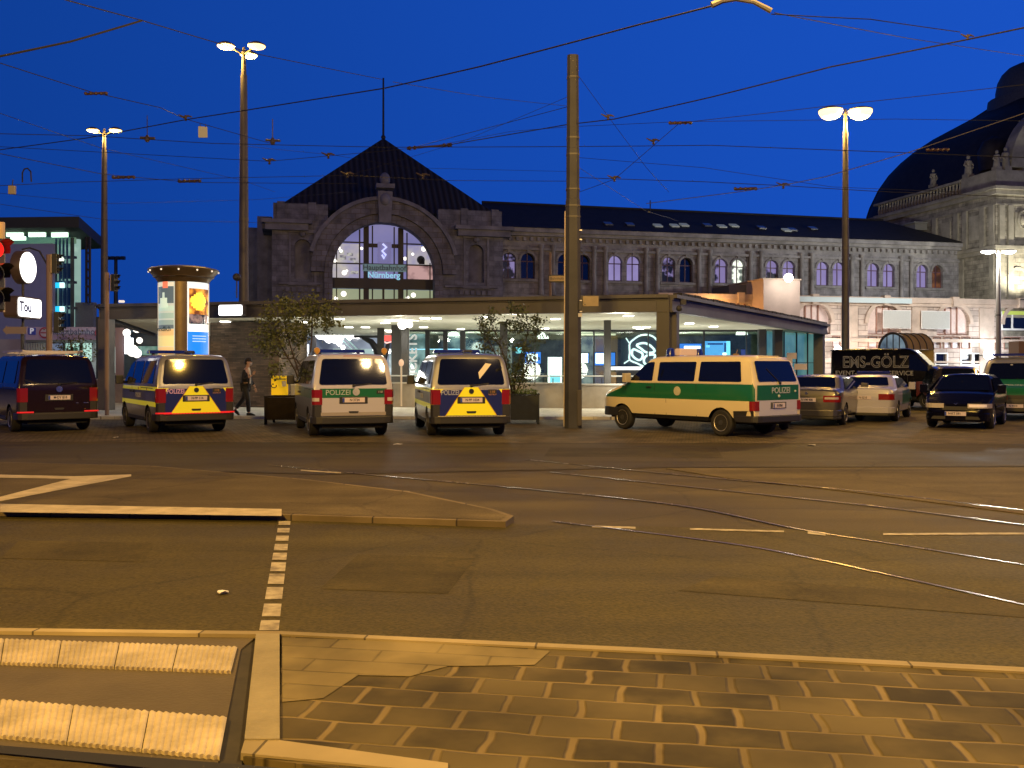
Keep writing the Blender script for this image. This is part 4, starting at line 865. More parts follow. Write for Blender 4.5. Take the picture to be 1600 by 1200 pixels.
b.lathe([(3.9, lz + .3), (3.9, lz + 1.6), (3.7, lz + 2.7), (3.2, lz + 3.7), (2.5, lz + 4.4), (1.4, lz + 4.9), (.3, lz + 5.1)], (lu, dc[1], 0), 24); mk("lantern", b, M("lantern_copper", (.07, .085, .10), .6, noise=.3), dm, smooth=True)
b = MB(); b.lathe([(1.5, ZDA + 1), (1.7, ZDA + 3.2), (1.2, ZDA + 4.3), (.2, ZDA + 4.9)], (u1 + 4.0, VD + 5.0, 0), 16); mk("small_dome", b, roof_m, dm, smooth=True)

# floodlights added at the roof edge, unseen sources to brighten the hall corner
for du, lb in ((2.5, "small added floodlight on the ground floor roof lighting the dome hall corner"), (9.0, "small added floodlight on the ground floor roof farther right lighting the dome hall")):
    u_, v_, z_ = u1 + du, VG - 3.2, zg + .2; X_ = SX + u_ * cS - v_ * sS; Y_ = SY + u_ * sS + v_ * cS
    rt = emp("roof_floodlight", (X_, Y_, z_), SA, lb, "floodlight", "added floodlights on the ground floor roof")
    mk("housing", MB().box((0, 0, .12), (.5, .25, .3)), dark_m, rt); mk("bracket", MB().bb(-.05, .05, .0, 3.4, -.25, -.15), dark_m, rt)
    light("added_flood_light", (0, .1, .6), 3600, (1, .91, .70), .2, rt, 'SPOT', (R(180 - 38), 0, 0), 120)
# ------------------------------------------------------------------ glass canopy pavilion
kio = emp("canopy_pavilion", (-5, 40, 0), 0, "long flat canopy pavilion with brown steel fascia, lit white ceiling and glass walls", "canopy pavilion")
KO = Vector((-5, 40, 0))
def K(x, y, z): return (x - KO.x, y - KO.y, z)
A = Vector((-15.0, 34.0)); B = Vector((4.98, 29.5)); C_ = Vector((16.8, 49.8)); D = Vector((-7, 60)); E = Vector((-20, 52))
fas = M("fascia_brown", (.070, .068, .072), .55, noise=.15, nscale=1); fas2 = M("fascia_grey", (.115, .110, .115), .5, noise=.15, nscale=1)
ceil_m = M("ceiling_white", (.72, .72, .60), .8, noise=.04, nscale=.4)
def kb(P, z0, z1, mt, name, parent=kio, **k): b = MB(); b.prism([K(p[0], p[1], z0) for p in P], (0, 0, z1 - z0)); return mk(name, b, mt, parent, **k)
poly = [A, B, C_, D, E]
rf = kb(poly, 3.62, 3.80, roof_m, "roof_slab")
ctrk = sum(poly, Vector((0, 0))) / 5
ip = [p + (ctrk - p).normalized() * .35 for p in poly]
kb(ip, 3.49, 3.53, ceil_m, "ceiling")
def fasc(p, q, mt, nm):
    d = (q - p).normalized(); n_ = Vector((d.y, -d.x)); b = MB()
    for z0, z1, o0, o1 in ((3.46, 3.86, -.02, .12), (3.86, 3.97, -.02, .28), (3.42, 3.46, -.10, .16), (3.80, 3.86, .12, .16)):
        b.prism([K(*(p + n_ * o0), z0), K(*(q + n_ * o0), z0), K(*(q + n_ * o1), z0), K(*(p + n_ * o1), z0)], (0, 0, z1 - z0))
    return mk(nm, b, mt, kio)
fasc(A, B, fas, "fascia"); fasc(B, C_, fas2, "fascia"); fasc(E, A, fas, "fascia")
# rough edge of the roof build-up on the right side
b = MB(); d = (C_ - B).normalized()
for k in range(34):
    p = B + d * (.8 + k * .66); b.box(K(p.x + .1, p.y, 4.0 + random.uniform(0, .03)), (.55, .3, .10), math.atan2(d.y, d.x))
mk("roof_edge_stone", b, roof_m, rf)
def post(x, y, w_, d_, z1, mt, rz=0.0, nm="column"):
    b = MB(); b.box(K(x, y, (z1 + .1) / 2), (w_, d_, z1 - .1), rz); return mk(nm, b, mt, kio, bevel=.012)
colm = M("column_brown", (.10, .095, .095), .5, noise=.12, nscale=2)
dAB = math.atan2(B.y - A.y, B.x - A.x); dBC = math.atan2(C_.y - B.y, C_.x - B.x)
post(A.x + .12, A.y + .05, .42, .42, 3.46, colm, dAB)
p_ = post(B.x - .15, B.y + .12, .42, .42, 3.9, M("column_dark", (.045, .043, .045), .5), dAB); mk("column_web", MB().box(K(B.x + .22, B.y + .38, 1.75), (.24, .3, 3.4), dBC), fas2, kio)
mk("floodlight", MB().box(K(B.x + .42, B.y - .22, 3.72), (.16, .2, .16)).ball(K(B.x + .30, B.y - .2, 3.52), .1, 8), M("box_black", (.04, .04, .04)), kio, smooth=40)
post(C_.x - .35, C_.y - .1, .5, .5, 3.5, fas2, dBC)
for px, py, Y, w_ in ((595, 524, 43, .30), (620, 530, 40, .42), (633, 514, 37.5, .30), (949, 495, 36, .26), (787, 498, 37, .30), (1190, 512, 44.4, .34), (1215, 512, 45, .40)):
    x = (px - 800) / F * Y; post(x, Y, w_, w_, 3.49, M("column_inner", (.035, .031, .026), .6) if px < 1000 else M("column_dark", (.045, .043, .045), .5))
# ceiling lights
dl = M("downlight_glow", (1, .98, .88), em=7)
for px, py in ((1020 - 20, 513), (571, 511), (530, 498), (602, 504), (545, 511), (610, 518), (664, 497), (662, 511), (607, 516), (756, 495), (720, 514), (682, 497), (982, 493), (995, 511), (1077, 505), (1115, 510), (473, 503), (417, 504), (852, 513), (352, 502), (868, 498), (895, 507), (1010, 511)):
    Y = (3.49 - EYE) * F / (HZ - py)
    if Y > 58 or Y < 31: continue
    x = (px - 800) / F * Y; mk("downlight", MB().box(K(x, Y, 3.475), (.34, .34, .03)), dl, kio, bevel=.01)
for x, y, p in ((-11.5, 38, 75), (-6, 37.5, 90), (-1, 36.5, 100), (4, 35, 110), (-6, 47, 100), (1, 42, 120), (8, 41, 110), (11.5, 44, 70)):
    light("ceiling_fill_light", K(x, y, 1.5), p * 1.15, (1, .97, .84), .5, kio)  # unseen fill lights added to brighten the ceiling
for x, y in ((-12, 34.2), (-8, 33.6), (-4, 32.6), (0, 31.8), (3.6, 31.2), (-13, 37)):
    light("canopy_fill_light", K(x, y, 3.38), 45, (1, .96, .84), .12, kio)  # fill lights without fixtures, added to brighten the canopy front
# rear glass front
gls = glassy("shop_glass", (.84, .93, .88), .03)
YG = 45.0
x0, x1 = (640 - 800) / F * YG, (1192 - 800) / F * YG
gl = mk("glass_wall", MB().bb(x0 - KO.x, x1 - KO.x, YG - KO.y, YG - KO.y + .03, .3, 3.44), gls, kio)
b = MB(); b.bb(x0 - KO.x, x1 - KO.x, YG - KO.y - .03, YG - KO.y + .06, 3.40, 3.49)
for px, w_ in ((668, .22), (696, .22), (723, .26), (757, .06), (836, .06), (928, .08), (1013, .06), (1100, .08), (1166, .05)):
    x = (px - 800) / F * YG; b.bb(x - w_ / 2 - KO.x, x + w_ / 2 - KO.x, YG - KO.y - .04, YG - KO.y + .07, .1, 3.40)
b.bb(x0 - KO.x, x1 - KO.x, YG - KO.y - .02, YG - KO.y + .05, .1, .4)
mk("mullion", b, dark_m, gl)
# side glass, greenish, along the right edge
q0 = Vector(((1196 - 800) / F * 45.5, 45.5)); q1 = Vector(((1284 - 800) / F * 50.5, 50.5)); d = (q1 - q0).normalized(); n_ = Vector((-d.y, d.x))
frost = litwin("glass_frosted", (.07, .24, .24), (.20, .45, .42), .55, .8, .2)
sg = mk("side_glass", MB().prism([K(*q0, .3), K(*q1, .3), K(*(q1 + n_ * .05), .3), K(*(q0 + n_ * .05), .3)], (0, 0, 3.15)), frost, kio)
b = MB()
for t in (0, .3, .52, .72, .88, 1.0):
    p = q0.lerp(q1, t); b.box(K(p.x, p.y, 1.8), (.09, .09, 3.4), math.atan2(d.y, d.x))
b.prism([K(*(q0 - n_ * .05), 1.9), K(*(q1 - n_ * .05), 1.9), K(*q1, 1.9), K(*q0, 1.9)], (0, 0, .03)); mk("mullion", b, dark_m, sg)
for i, (px, py, w_, h_) in enumerate(((1237, 565, .62, .42), (1257, 573, .9, .30), (1243, 556, .7, .3))):
    Y = 45.3 + i * .5; p = at(px - 6, py, Y); nt_ = mk("paper_notice", MB().box(K(p.x, p.y, p.z), (w_ * .7, .03, h_)), M("notice_paper", (.52, .46, .44), .7, em=.05), kio)
# floor inside
# interior of the shop
room = emp("shop_interior", (4, 51.5, 0), 0, "dark shop interior behind the glass wall", "shop room")
RO = Vector((4, 51.5, 0))
def Q(px, py, Y): p = at(px, py, Y); return (p.x - RO.x, p.y - RO.y, p.z)
def rect(mb, px0, px1, py0, py1, Y, d=.08):
    a = Q(px0, py1, Y); c = Q(px1, py0, Y); return mb.bb(a[0], c[0], a[1], a[1] + d, a[2], c[2])
mk("back_wall", rect(MB(), 640, 1200, 505, 632, 51.0, .15), M("shop_dark_wall", (.11, .11, .09), .7, noise=.55, nscale=1.6), room)
mk("wall_panel", rect(MB(), 905, 930, 526, 600, 50.2), litwin("shop_bluegrey", (.10, .13, .22), (.42, .46, .46), .8, 1.6, .12), room)
mk("wall_panel", rect(MB(), 930, 948, 526, 600, 50.2), litwin("shop_bluebrown", (.30, .16, .10), (.12, .16, .34), .8, 1.2, .2), room)
mk("wood_pillar", rect(MB(), 952, 965, 524, 600, 50.0), M("wood_amber", (.30, .19, .09), .6, em=.12), room)
mk("light_cornice", rect(MB(), 908, 962, 517, 524, 50.0), M("cornice_glow", (.9, .86, .66), em=.9), room)
mk("floor_slab", MB().bb(-13, 9, -6.4, 1, .1, .14), M("shop_floor", (.3, .3, .28), .4), room)
b = MB()
for px0, px1, y0, y1 in ((640, 665, 520, 600), (700, 722, 522, 560), (728, 756, 520, 600)): rect(b, px0, px1, y0, y1, 50.3)
mk("lit_panel", b, litwin("shop_cyan", (.03, .07, .09), (.35, .52, .55), .9, .9, .10), room)
b = MB()
for px0, px1, y0, y1 in ((668, 694, 545, 600), (757, 800, 540, 600), (822, 850, 578, 600), (690, 700, 530, 560)): rect(b, px0, px1, y0, y1, 49.8)
mk("shelf_unit", b, litwin("shop_shelf", (.02, .035, .05), (.40, .42, .36), .7, 2.2, .07), room)
b = MB(); rect(b, 640, 720, 545, 546.5, 49.5); mk("neon_tube", b, M("neon_blue", (.3, .6, 1), em=1.5, emc=(.35, .65, 1)), room)
def screen(label, px0, px1, py0, py1, Y, m1, parts=()):
    a = at(px0, py1, Y); c = at(px1, py0, Y); rt = emp("display_screen", ((a.x + c.x) / 2, Y, a.z), 0, label, "screen", "lit screens inside the shop")
    w_ = c.x - a.x; h_ = c.z - a.z
    mk("bezel", MB().bb(-w_ / 2 - .04, w_ / 2 + .04, .02, .1, -.04, h_ + .04), dark_m, rt); mk("display", MB().bb(-w_ / 2, w_ / 2, 0, .03, 0, h_), m1, rt)
    for fx0, fx1, fz0, fz1, mt in parts: mk("picture_block", MB().bb(-w_ / 2 + fx0 * w_, -w_ / 2 + fx1 * w_, -.02, .0, fz0 * h_, fz1 * h_), mt, rt, bevel=.03)
    return rt
blue = M("screen_blue", (.05, .22, .9), em=1.1, emc=(.06, .24, .9)); cyan = M("screen_cyan", (.3, .85, 1), em=1.2, emc=(.25, .75, 1)); wht = M("screen_white", (1, 1, 1), em=2.4); nav = M("screen_navy", (.02, .08, .3), em=.5, emc=(.03, .10, .45))
YS = 47.0
screen("blue and white screen behind the large black leafed tree", 820, 845, 550, 568, YS, blue, [(.15, .8, .2, .85, wht)])
screen("glowing white doorway screen just left of the mast", 856, 878, 558, 598, YS, wht, [(.15, .9, .02, .3, cyan)])
screen("white screen directly right of the mast", 906, 920, 552, 567, YS, wht, [(.9, 1, 0, 1, blue)])
screen("blue screen with white patch beside the thin column", 929, 961, 551, 571, YS, blue, [(.05, .5, .15, .95, wht)])
screen("blue and white screen above the roof sign of the cream and green van", 1062, 1096, 537, 561, YS, blue, [(.2, .95, .1, .85, wht)])
screen("large blue screen with diagram above the cream and green van", 1101, 1141, 533, 559, YS, M("screen_sky", (.12, .45, .95), em=1.1, emc=(.12, .42, .95)), [(.12, .72, .78, .88, nav), (.76, .84, .35, .9, nav), (.84, 1, 0, 1, cyan), (.05, .2, .62, .75, cyan), (.7, .85, .12, .3, wht)])
screen("small blue poster lit at the left of the shop", 806, 817, 543, 552, YS, cyan)
screen("narrow blue sign on the dark wall at the right of the shop", 1158, 1166, 546, 560, YS, M("screen_violet", (.1, .1, .4), em=.3, emc=(.08, .1, .5)))
# round emblem panel
rt = emp("emblem_panel", at(1004, 548, 46.6), 0, "glowing round three part emblem on a dark panel behind the glass", "wall emblem")
s = 46.6 / F; mk("panel", MB().bb(-33 * s, 42 * s, .10, .16, -32 * s, 30 * s), M("emblem_back", (.09, .10, .11), .6), rt)
em_w = M("emblem_glow", (.9, .95, 1), em=1.5, emc=(.85, .92, 1))
def loop(pts, r_, closed=True):
    P2 = [Vector((x * s, 0, -z * s)) for x, z in pts]; n_ = len(P2); o = []
    for i in range(n_ if closed else n_ - 1):
        g0, g1, g2, g3 = (P2[(i - 1) % n_], P2[i], P2[(i + 1) % n_], P2[(i + 2) % n_]) if closed else (P2[max(i - 1, 0)], P2[i], P2[i + 1], P2[min(i + 2, n_ - 1)])
        for k in range(5):
            t = k / 5; o.append(.5 * (2 * g1 + (g2 - g0) * t + (2 * g0 - 5 * g1 + 4 * g2 - g3) * t * t + (3 * g1 - g0 - 3 * g2 + g3) * t ** 3))
    o.append(o[0] if closed else P2[-1]); return MB().tube(o, r_ * s, 6, cap=not closed)
mk("emblem_stroke", loop([(25, -13), (18, -21), (8, -25), (-3, -24), (-12, -19), (-20, -11), (-20, 2), (-20, 14), (-8, 20), (4, 26)], 1.5, False), em_w, rt, smooth=True)
mk("emblem_stroke", loop([(-26, -20), (-20, -11)], 1.0, False), em_w, rt); mk("emblem_stroke", loop([(-20, 14), (-29, 20)], 1.2, False), em_w, rt)
mk("emblem_stroke", loop([(-9, -9), (2, -12), (12, -8), (19, 0), (14, 3), (5, 2), (-2, -3)], 1.9), em_w, rt, smooth=True)
mk("emblem_stroke", loop([(-15, -2), (-8, 0), (0, 5), (-2, 13), (-8, 14), (-16, 7)], 1.9), em_w, rt, smooth=True)
mk("emblem_stroke", loop([(6, 8), (18, 6), (19, 11), (14, 18), (5, 21), (2, 15)], 1.9), em_w, rt, smooth=True)
# counter, pendant lamps, people-high furniture
rt = emp("sales_counter", at(978, 598, 44.2), 0, "white topped sales counter with dark front behind the low wall", "counter"); s = 44.2 / F
mk("counter_body", MB().bb(-14 * s, 24 * s, 0, .6, -.1, 20 * s), dark_m, rt); mk("counter_top", MB().bb(-26 * s, 26 * s, -.1, .7, 20 * s, 25 * s), M("counter_glow", (1, 1, 1), em=1.4), rt, bevel=.03); mk("side_panel", MB().bb(-26 * s, -15 * s, 0, .5, -.1, 16 * s), M("wood_amber", (.3, .19, .09)), rt)
for i, (px, py, Y, lb) in enumerate(((848, 526, 46, "white dome pendant lamp hanging left of the mast"), (1159, 520, 46, "white pendant lamp above the right end of the shop"), (709, 522, 46, "white pendant lamp above the second blue and yellow van"))):
    rt = emp("pendant_lamp", at(px, py, Y), 0, lb, "pendant lamp", "pendant lamps inside the shop")
    mk("lamp_shade", MB().lathe([(.30, -.10), (.26, .04), (.10, .14), (.03, .2)], n=16), M("pendant_white", (1, 1, .95), em=2.2), rt, smooth=60); mk("cord", MB().tube([(0, 0, .2), (0, 0, 3.45 - at(px, py, Y).z)], .012, 5), dark_m, rt)
light("shop_fill_light", Q(740, 540, 48), 90, (.95, .98, .88), .3, room); light("shop_fill_light", Q(1080, 540, 48.5), 80, (.95, .96, .88), .3, room); light("shop_fill_light", Q(900, 535, 48), 80, (1, .97, .88), .3, room)  # fill lights without fixtures added inside the shop
# vertical lettering on glass
text("glass_lettering", "TICKETS", .62, M("letter_white", (.8, .82, .82), .5, em=.35), kio, K((645 - 800) / F * 44.8, 44.8, (EYE + (HZ - 560) / F * 44.8)), (R(90), R(-90), 0), bold=.015)
# left of centre: entrance hall to the underground
hall = emp("underground_entrance", (-6.5, 54, 0), 0, "brightly lit glass entrance hall to the underground with white lights", "entrance hall")
HO = Vector((-6.5, 54, 0))
def HQ(px, py, Y): p = at(px, py, Y); return (p.x - HO.x, p.y - HO.y, p.z)
def hrect(px0, px1, py0, py1, Y, mt, nm, d=.08): a = HQ(px0, py1, Y); c = HQ(px1, py0, Y); return mk(nm, MB().bb(a[0], c[0], a[1], a[1] + d, a[2], c[2]), mt, hall)
hrect(425, 640, 507, 632, 54, litwin("hall_blue", (.08, .10, .15), (.38, .44, .55), .8, .5, .12), "back_wall")
hrect(455, 482, 538, 585, 53.6, litwin("hall_hot", (.65, .75, 1), (1, 1, 1), 1.8, .8, .2), "glowing_panel")
hrect(435, 452, 548, 640, 53.7, M("hall_grey", (.20, .22, .27), .6, em=.12), "grey_panel")
hrect(486, 494, 515, 600, 53.2, M("hall_greypost", (.13, .12, .13), .6), "post"); hrect(520, 585, 545, 600, 53.4, litwin("hall_teal", (.05, .12, .14), (.5, .68, .66), .8, 1.2, .07), "glass_screen")
hrect(608, 622, 545, 600, 53.0, litwin("hall_slat", (.35, .48, .50), (.8, .92, .92), .8, 2.5, .1), "glass_screen")
hot = M("tube_hot", (1, .99, .97), em=5)
b = MB()
for x, y, r_ in ((500, 523, .26), (506, 525, .22), (514, 529, .26), (522, 530, .22), (529, 531, .26), (536, 521, .26), (543, 523, .22), (552, 522, .26), (559, 524, .2), (586, 545, .16), (594, 546, .2), (607, 549, .14), (530, 537, .14), (536, 543, .12), (545, 527, .18)): b.ball(HQ(x, y, 52.8), r_, 10)
mks("light_cluster", b, hot, hall, smooth=60)
mk("handrail", MB().tube([HQ(533, 521, 52.6), HQ(560, 548, 52.6)], .05, 6).tube([HQ(524, 521, 52.7), HQ(552, 548, 52.7)], .03, 6), M("rail_teal", (.4, .6, .62), .3, em=.4), hall)
b = MB()
for cx in (588,):
    b.tube([HQ(cx + 6, 565, 51), HQ(cx, 545, 51), HQ(cx - 8, 534, 51), HQ(cx - 22, 527, 51)], [.22, .2, .16, .10], 8); b.tube([HQ(cx, 545, 51), HQ(cx + 6, 537, 51), HQ(cx + 12, 527, 51)], [.18, .14, .1], 8)
    b.tube([HQ(599, 562, 51), HQ(604, 548, 51), HQ(607, 534, 51)], [.18, .14, .1], 8); b.bb(HQ(553, 0, 51)[0], HQ(600, 0, 51)[0], -3.1, -2.9, HQ(0, 528, 51)[2], HQ(0, 524, 51)[2])
mk("branching_column", b, dark_m, hall, smooth=True)
o = hrect(599, 617, 524, 533, 50.5, M("sign_red", (.85, .12, .10), em=.9, emc=(.9, .12, .10)), "red_sign"); mk("sign_streak", MB().tube([HQ(595, 531, 50.3), HQ(604, 536, 50.3), HQ(622, 531, 50.3)], .04, 6), M("streak_pink", (1, .6, .55), em=1), o)
rt = emp("interior_street_lamp", (at(629, 507, 36.6).x, 36.6, 0.1), 0, "white globe lamps on a post under the canopy", "globe lamp"); z_ = at(629, 507, 36.6).z - .1
mk("lamp_globe", MB().ball((0, 0, z_), .20, 12).ball((.26, .1, z_), .14, 10), M("globe_hot", (1, .96, .88), em=4), rt, smooth=60); mk("bracket", MB().tube([(.1, .15, z_), (.1, .6, z_)], .02, 6), dark_m, rt)
light("lamp_light", (0, -.3, z_ - .1), 120, (1, .98, .92), .15, rt)
# slate wall
sw = emp("slate_wall", (at(382, 575, 36.5).x, 36.5, 0), dAB, "rough brown slate clad wall block under the canopy behind the walking person", "wall"); hw = (440 - 322) / 2 / F * 36.5
slate = blocks("slate_cladding", (.105, .07, .045), (.05, .04, .03), .34, .07, .006, .8, var=.4, noise=.45)
mk("wall_body", MB().bb(-hw, hw, 0, 2.5, .1, 3.45), slate, sw)
# low concrete walls and pale plinth
conc = M("beige_concrete", (.30, .27, .22), .85, noise=.22, nscale=1.1, bump=.2)
def lowwall(label, a, b_, h, th, mt=conc, cap=True, nm="low_wall"):
    c = (a + b_) / 2; d = b_ - a; rt = emp(nm, (c.x, c.y, 0), math.atan2(d.y, d.x), label, "low wall"); L_ = d.length / 2
    mk("wall_body", MB().bb(-L_, L_, 0, th, .08, h), mt, rt, bevel=.02)
    if cap: mk("coping", MB().bb(-L_ - .03, L_ + .03, -.04, th + .04, h, h + .06), M("coping_pale", (.45, .43, .38), .7), rt)
    return rt
lowwall("beige concrete parapet behind the police vans left of the mast", Vector((at(612, 0, 36.5).x, 36.5)), Vector((at(884, 0, 35.6).x, 35.6)), 1.02, .3)
lowwall("beige concrete parapet between the mast and the cream and green van", Vector((at(886, 0, 35.5).x, 35.5)), Vector((at(1100, 0, 34.6).x, 34.6)), .98, .3)
lowwall("pale low wall behind the black van beside the left canopy post", Vector((-26, 42)), Vector((at(245, 0, 41).x, 41)), 1.1, .3, M("wall_mauve", (.22, .19, .20), .8, noise=.1))
lowwall("low beige wall behind the planter box near the walking person", Vector((at(437, 0, 37.2).x, 37.2)), Vector((at(612, 0, 36.9).x, 36.9)), .95, .3)
# glass balustrade with short steel pins on the parapet
rt = emp("glass_balustrade", (3, 36.2, 1.0), 0, "glass balustrade with steel pins on top of the parapet", "balustrade")
b = MB(); [b.tube([(x, 0, .0), (x, 0, .24)], .02, 5) for x in (-.6, .5, 1.4, -1.4, -2.2, -3.3)]; mk("pin", b, dark_m, rt); mk("handrail", MB().tube([(-8, 0, .34), (2.4, -.2, .32)], .03, 6), M("rail_pale", (.6, .6, .55), .35, .5, em=.05), rt)
# left end under the canopy: distant lights
far = emp("lit_street_front", (at(200, 0, 60).x, 60, 0), 0, "distant shop front with lit vertical slats and lamps seen under the left end of the canopy", "shop front"); FO = Vector((at(200, 0, 60).x, 60, 0))
def fr(px0, px1, py0, py1, Y, mt, nm, d=.1): a = at(px0, py1, Y) - FO; c = at(px1, py0, Y) - FO; return mk(nm, MB().bb(a.x, c.x, a.y, a.y + d, a.z, c.z), mt, far)
fr(150, 330, 495, 640, 61, M("far_dark", (.035, .045, .055), .7, noise=.4, nscale=.5), "back_wall")
fr(165, 182, 542, 583, 60, litwin("far_mint", (.55, .85, .70), (.9, 1, .95), 1.1, .8, .3), "lit_window"); fr(180, 193, 512, 590, 59.8, M("far_mauve", (.26, .19, .20), .7), "pier")
for x in (196, 201, 206): fr(x - 1.4, x + 1.4, 522 + (x - 196) * .6, 553, 59.5, M("slat_hot", (.85, .93, 1), em=2.6), "lit_slat")
fr(170, 245, 514, 519, 60.6, M("far_blue", (.08, .14, .18), .6, em=.15), "blue_band"); fr(208, 246, 541, 555, 60.5, litwin("far_green", (.03, .14, .10), (.25, .5, .38), .7, .6, .1), "green_panel")
b = MB()
for x, y, r_ in ((212, 508, .32), (214, 513, .28), (218, 532, .2), (207, 548, .38), (214, 552, .3), (198, 520, .25)): p = at(x, y, 59) - FO; b.ball(p, r_, 10)
mk("lamp_globe", b, M("globe_hot", (1, .96, .88), em=4), far, smooth=60)
fr(165, 178, 513, 522, 58.8, M("sign_purple", (.14, .10, .22), .6, em=.1), "direction_sign")

# ------------------------------------------------------------------ lit box sign on the fascia
rt = emp("fascia_sign", (at(363, 485, 32.4).x, 32.42, at(363, 485, 32.4).z), dAB, "glowing white box sign on the canopy fascia", "light sign"); mk("sign_face", MB().prism([(x, -.16, z) for x, z in rpoly([(-.44, -.18), (.44, -.18), (.44, .18), (-.44, .18)], .06)], (0, .04, 0)), M("sign_hot", (1, 1, .97), em=3), rt)
mk("sign_case", MB().prism([(x, -.12, z) for x, z in rpoly([(-.46, -.20), (.46, -.20), (.46, .20), (-.46, .20)], .06)], (0, .26, 0)), fas2, rt)

# ------------------------------------------------------------------ advertising column
Xc, Yc = at(287, 0, 27.8).x, 27.8
ad = emp("advertising_column", (Xc, Yc, 0), 0, "round advertising column with curved cap and lit posters behind the first blue and yellow van", "advertising column")
bronze = M("column_bronze", (.13, .095, .06), .38, .55, noise=.15, nscale=3); zt_ = at(0, 421, 27.8).z
mk("column_core", MB().lathe([(.70, .1), (.72, .5), (.66, .55), (.66, zt_ - .35), (.8, zt_ - .3)], n=32), bronze, ad, smooth=True)
mk("cap", MB().lathe([(.72, zt_ - .42), (.80, zt_ - .28), (.86, zt_ - .26), (.88, zt_ - .20), (.98, zt_ - .10), (1.02, zt_ - .03), (.98, zt_ + .0), (.7, zt_ + .06), (.05, zt_ + .1)], n=40), bronze, ad, smooth=40)
b = MB()
for k in range(12): a = k / 12 * 6.283 + .2; b.ball((1.0 * math.cos(a), 1.0 * math.sin(a), zt_ - .09), .028, 6)
mk("cap_lamp", b, M("bulb_pale", (1, .93, .8), em=.7), ad)
def curved(a0, a1, z0, z1, r_, mt, nm, n_=14, parent=ad, th=.02):
    b = MB(); vs = []
    for i in range(n_ + 1):
        a = R(a0 + (a1 - a0) * i / n_); vs += [(r_ * math.cos(a), r_ * math.sin(a), z0), (r_ * math.cos(a), r_ * math.sin(a), z1)]
    b.add(vs, [(2 * i, 2 * i + 2, 2 * i + 3, 2 * i + 1) for i in range(n_)])
    return mk(nm, b, mt, parent, smooth=True)
# the viewer stands towards azimuth -71 deg seen from the column; three poster bays split by bronze ribs
av = math.degrees(math.atan2(-Yc, -Xc))
zb_ = 1.0; zt2 = zt_ - .42
mk("rib", MB().prism([(.66 * math.cos(R(av + a)), .66 * math.sin(R(av + a)), zb_) for a in (-19, 7)] + [(.745 * math.cos(R(av + 7 - i * 26 / 6)), .745 * math.sin(R(av + 7 - i * 26 / 6)), zb_) for i in range(7)], (0, 0, zt2 - zb_)), bronze, ad, smooth=50)
def post_(c, e): return M("poster_%d_%d_%d" % tuple(int(x * 100) for x in c), c, .4, em=e, emc=c)
# left poster: a dark landmark silhouette stand-in with pale layers and warm bands
P0 = .70
pw = [curved(av - 88, av - 20, zb_, zt2, P0, post_((.50, .55, .48), .8), "poster", 16)]
lay = [(.96, .99, (.75, .7, .55)), (.80, .955, (.10, .14, .16)), (.73, .775, (.50, .68, .55)), (.66, .71, (.36, .50, .42)), (.60, .645, (.30, .40, .36)), (.565, .60, (.12, .16, .18)), (.50, .56, (.80, .52, .22)), (.40, .50, (.85, .72, .30)), (.34, .395, (.90, .58, .26)), (.28, .335, (.70, .42, .16)), (.22, .27, (.12, .13, .18)), (.14, .21, (.85, .75, .42)), (.08, .13, (.45, .5, .6))]
H_ = zt2 - zb_
for i, (f0, f1, c) in enumerate(lay): curved(av - 84, av - 23, zb_ + f0 * H_, zb_ + f1 * H_, P0 + .006, post_(c, .75), "poster_band", 12, pw[0])
for i, (f0, f1, a0, a1, c) in enumerate(((.76, .85, -66, -40, (.62, .78, .62)), (.85, .90, -56, -48, (.55, .70, .6)), (.94, 1.0, -55, -38, (.9, .22, .12)), (.10, .20, -52, -38, (.92, .30, .15)))):
    curved(av + a0, av + a1, zb_ + f0 * H_, zb_ + f1 * H_, P0 + .012, post_(c, .8), "poster_shape", 8, pw[0])
text("poster_words", "endlich", .20, post_((.02, .05, .06), 0.0), ad, (0, 0, 0), (0, 0, 0))
tw_ = [o for o in ad.children if o.name.startswith("poster_words")][0]; a = R(av - 48); tw_.location = (.735 * math.cos(a), .735 * math.sin(a), zb_ + .53 * H_ + .1); tw_.rotation_euler = (R(90), 0, a + R(90))
# right poster: warm glow over a crowd, white band, blue text field, red foot
pr = curved(av + 8, av + 84, zb_, zt2, P0, post_((.70, .78, .80), 1.0), "poster", 18)
glow = bpy.data.materials.new("poster_picture"); glow.use_nodes = True; n = glow.node_tree.nodes; l = glow.node_tree.links; bs = n["Principled BSDF"]
t = n.new("ShaderNodeTexCoord"); nz = n.new("ShaderNodeTexNoise"); nz.inputs["Scale"].default_value = 3.4; nz.inputs["Detail"].default_value = 2; rr = n.new("ShaderNodeValToRGB"); l.new(t.outputs["Object"], nz.inputs["Vector"]); l.new(nz.outputs["Fac"], rr.inputs[0])
cr = rr.color_ramp; cr.elements[0].position = .38; cr.elements[0].color = (.16, .03, .01, 1); cr.elements[1].position = .62; cr.elements[1].color = (1, .75, .08, 1); e_ = cr.elements.new(.5); e_.color = (.9, .30, .03, 1)
l.new(rr.outputs[0], bs.inputs["Emission Color"]); bs.inputs["Emission Strength"].default_value = 1.0; bs.inputs["Base Color"].default_value = (.1, .05, .02, 1)
crowd = litwin("poster_crowd", (.02, .03, .05), (.55, .32, .25), .8, 6, .1)
curved(av + 12, av + 80, zb_ + .70 * H_, zb_ + .94 * H_, P0 + .006, glow, "poster_picture", 14, pr); curved(av + 12, av + 80, zb_ + .61 * H_, zb_ + .70 * H_, P0 + .006, crowd, "poster_picture", 14, pr)
a0_ = av + 38
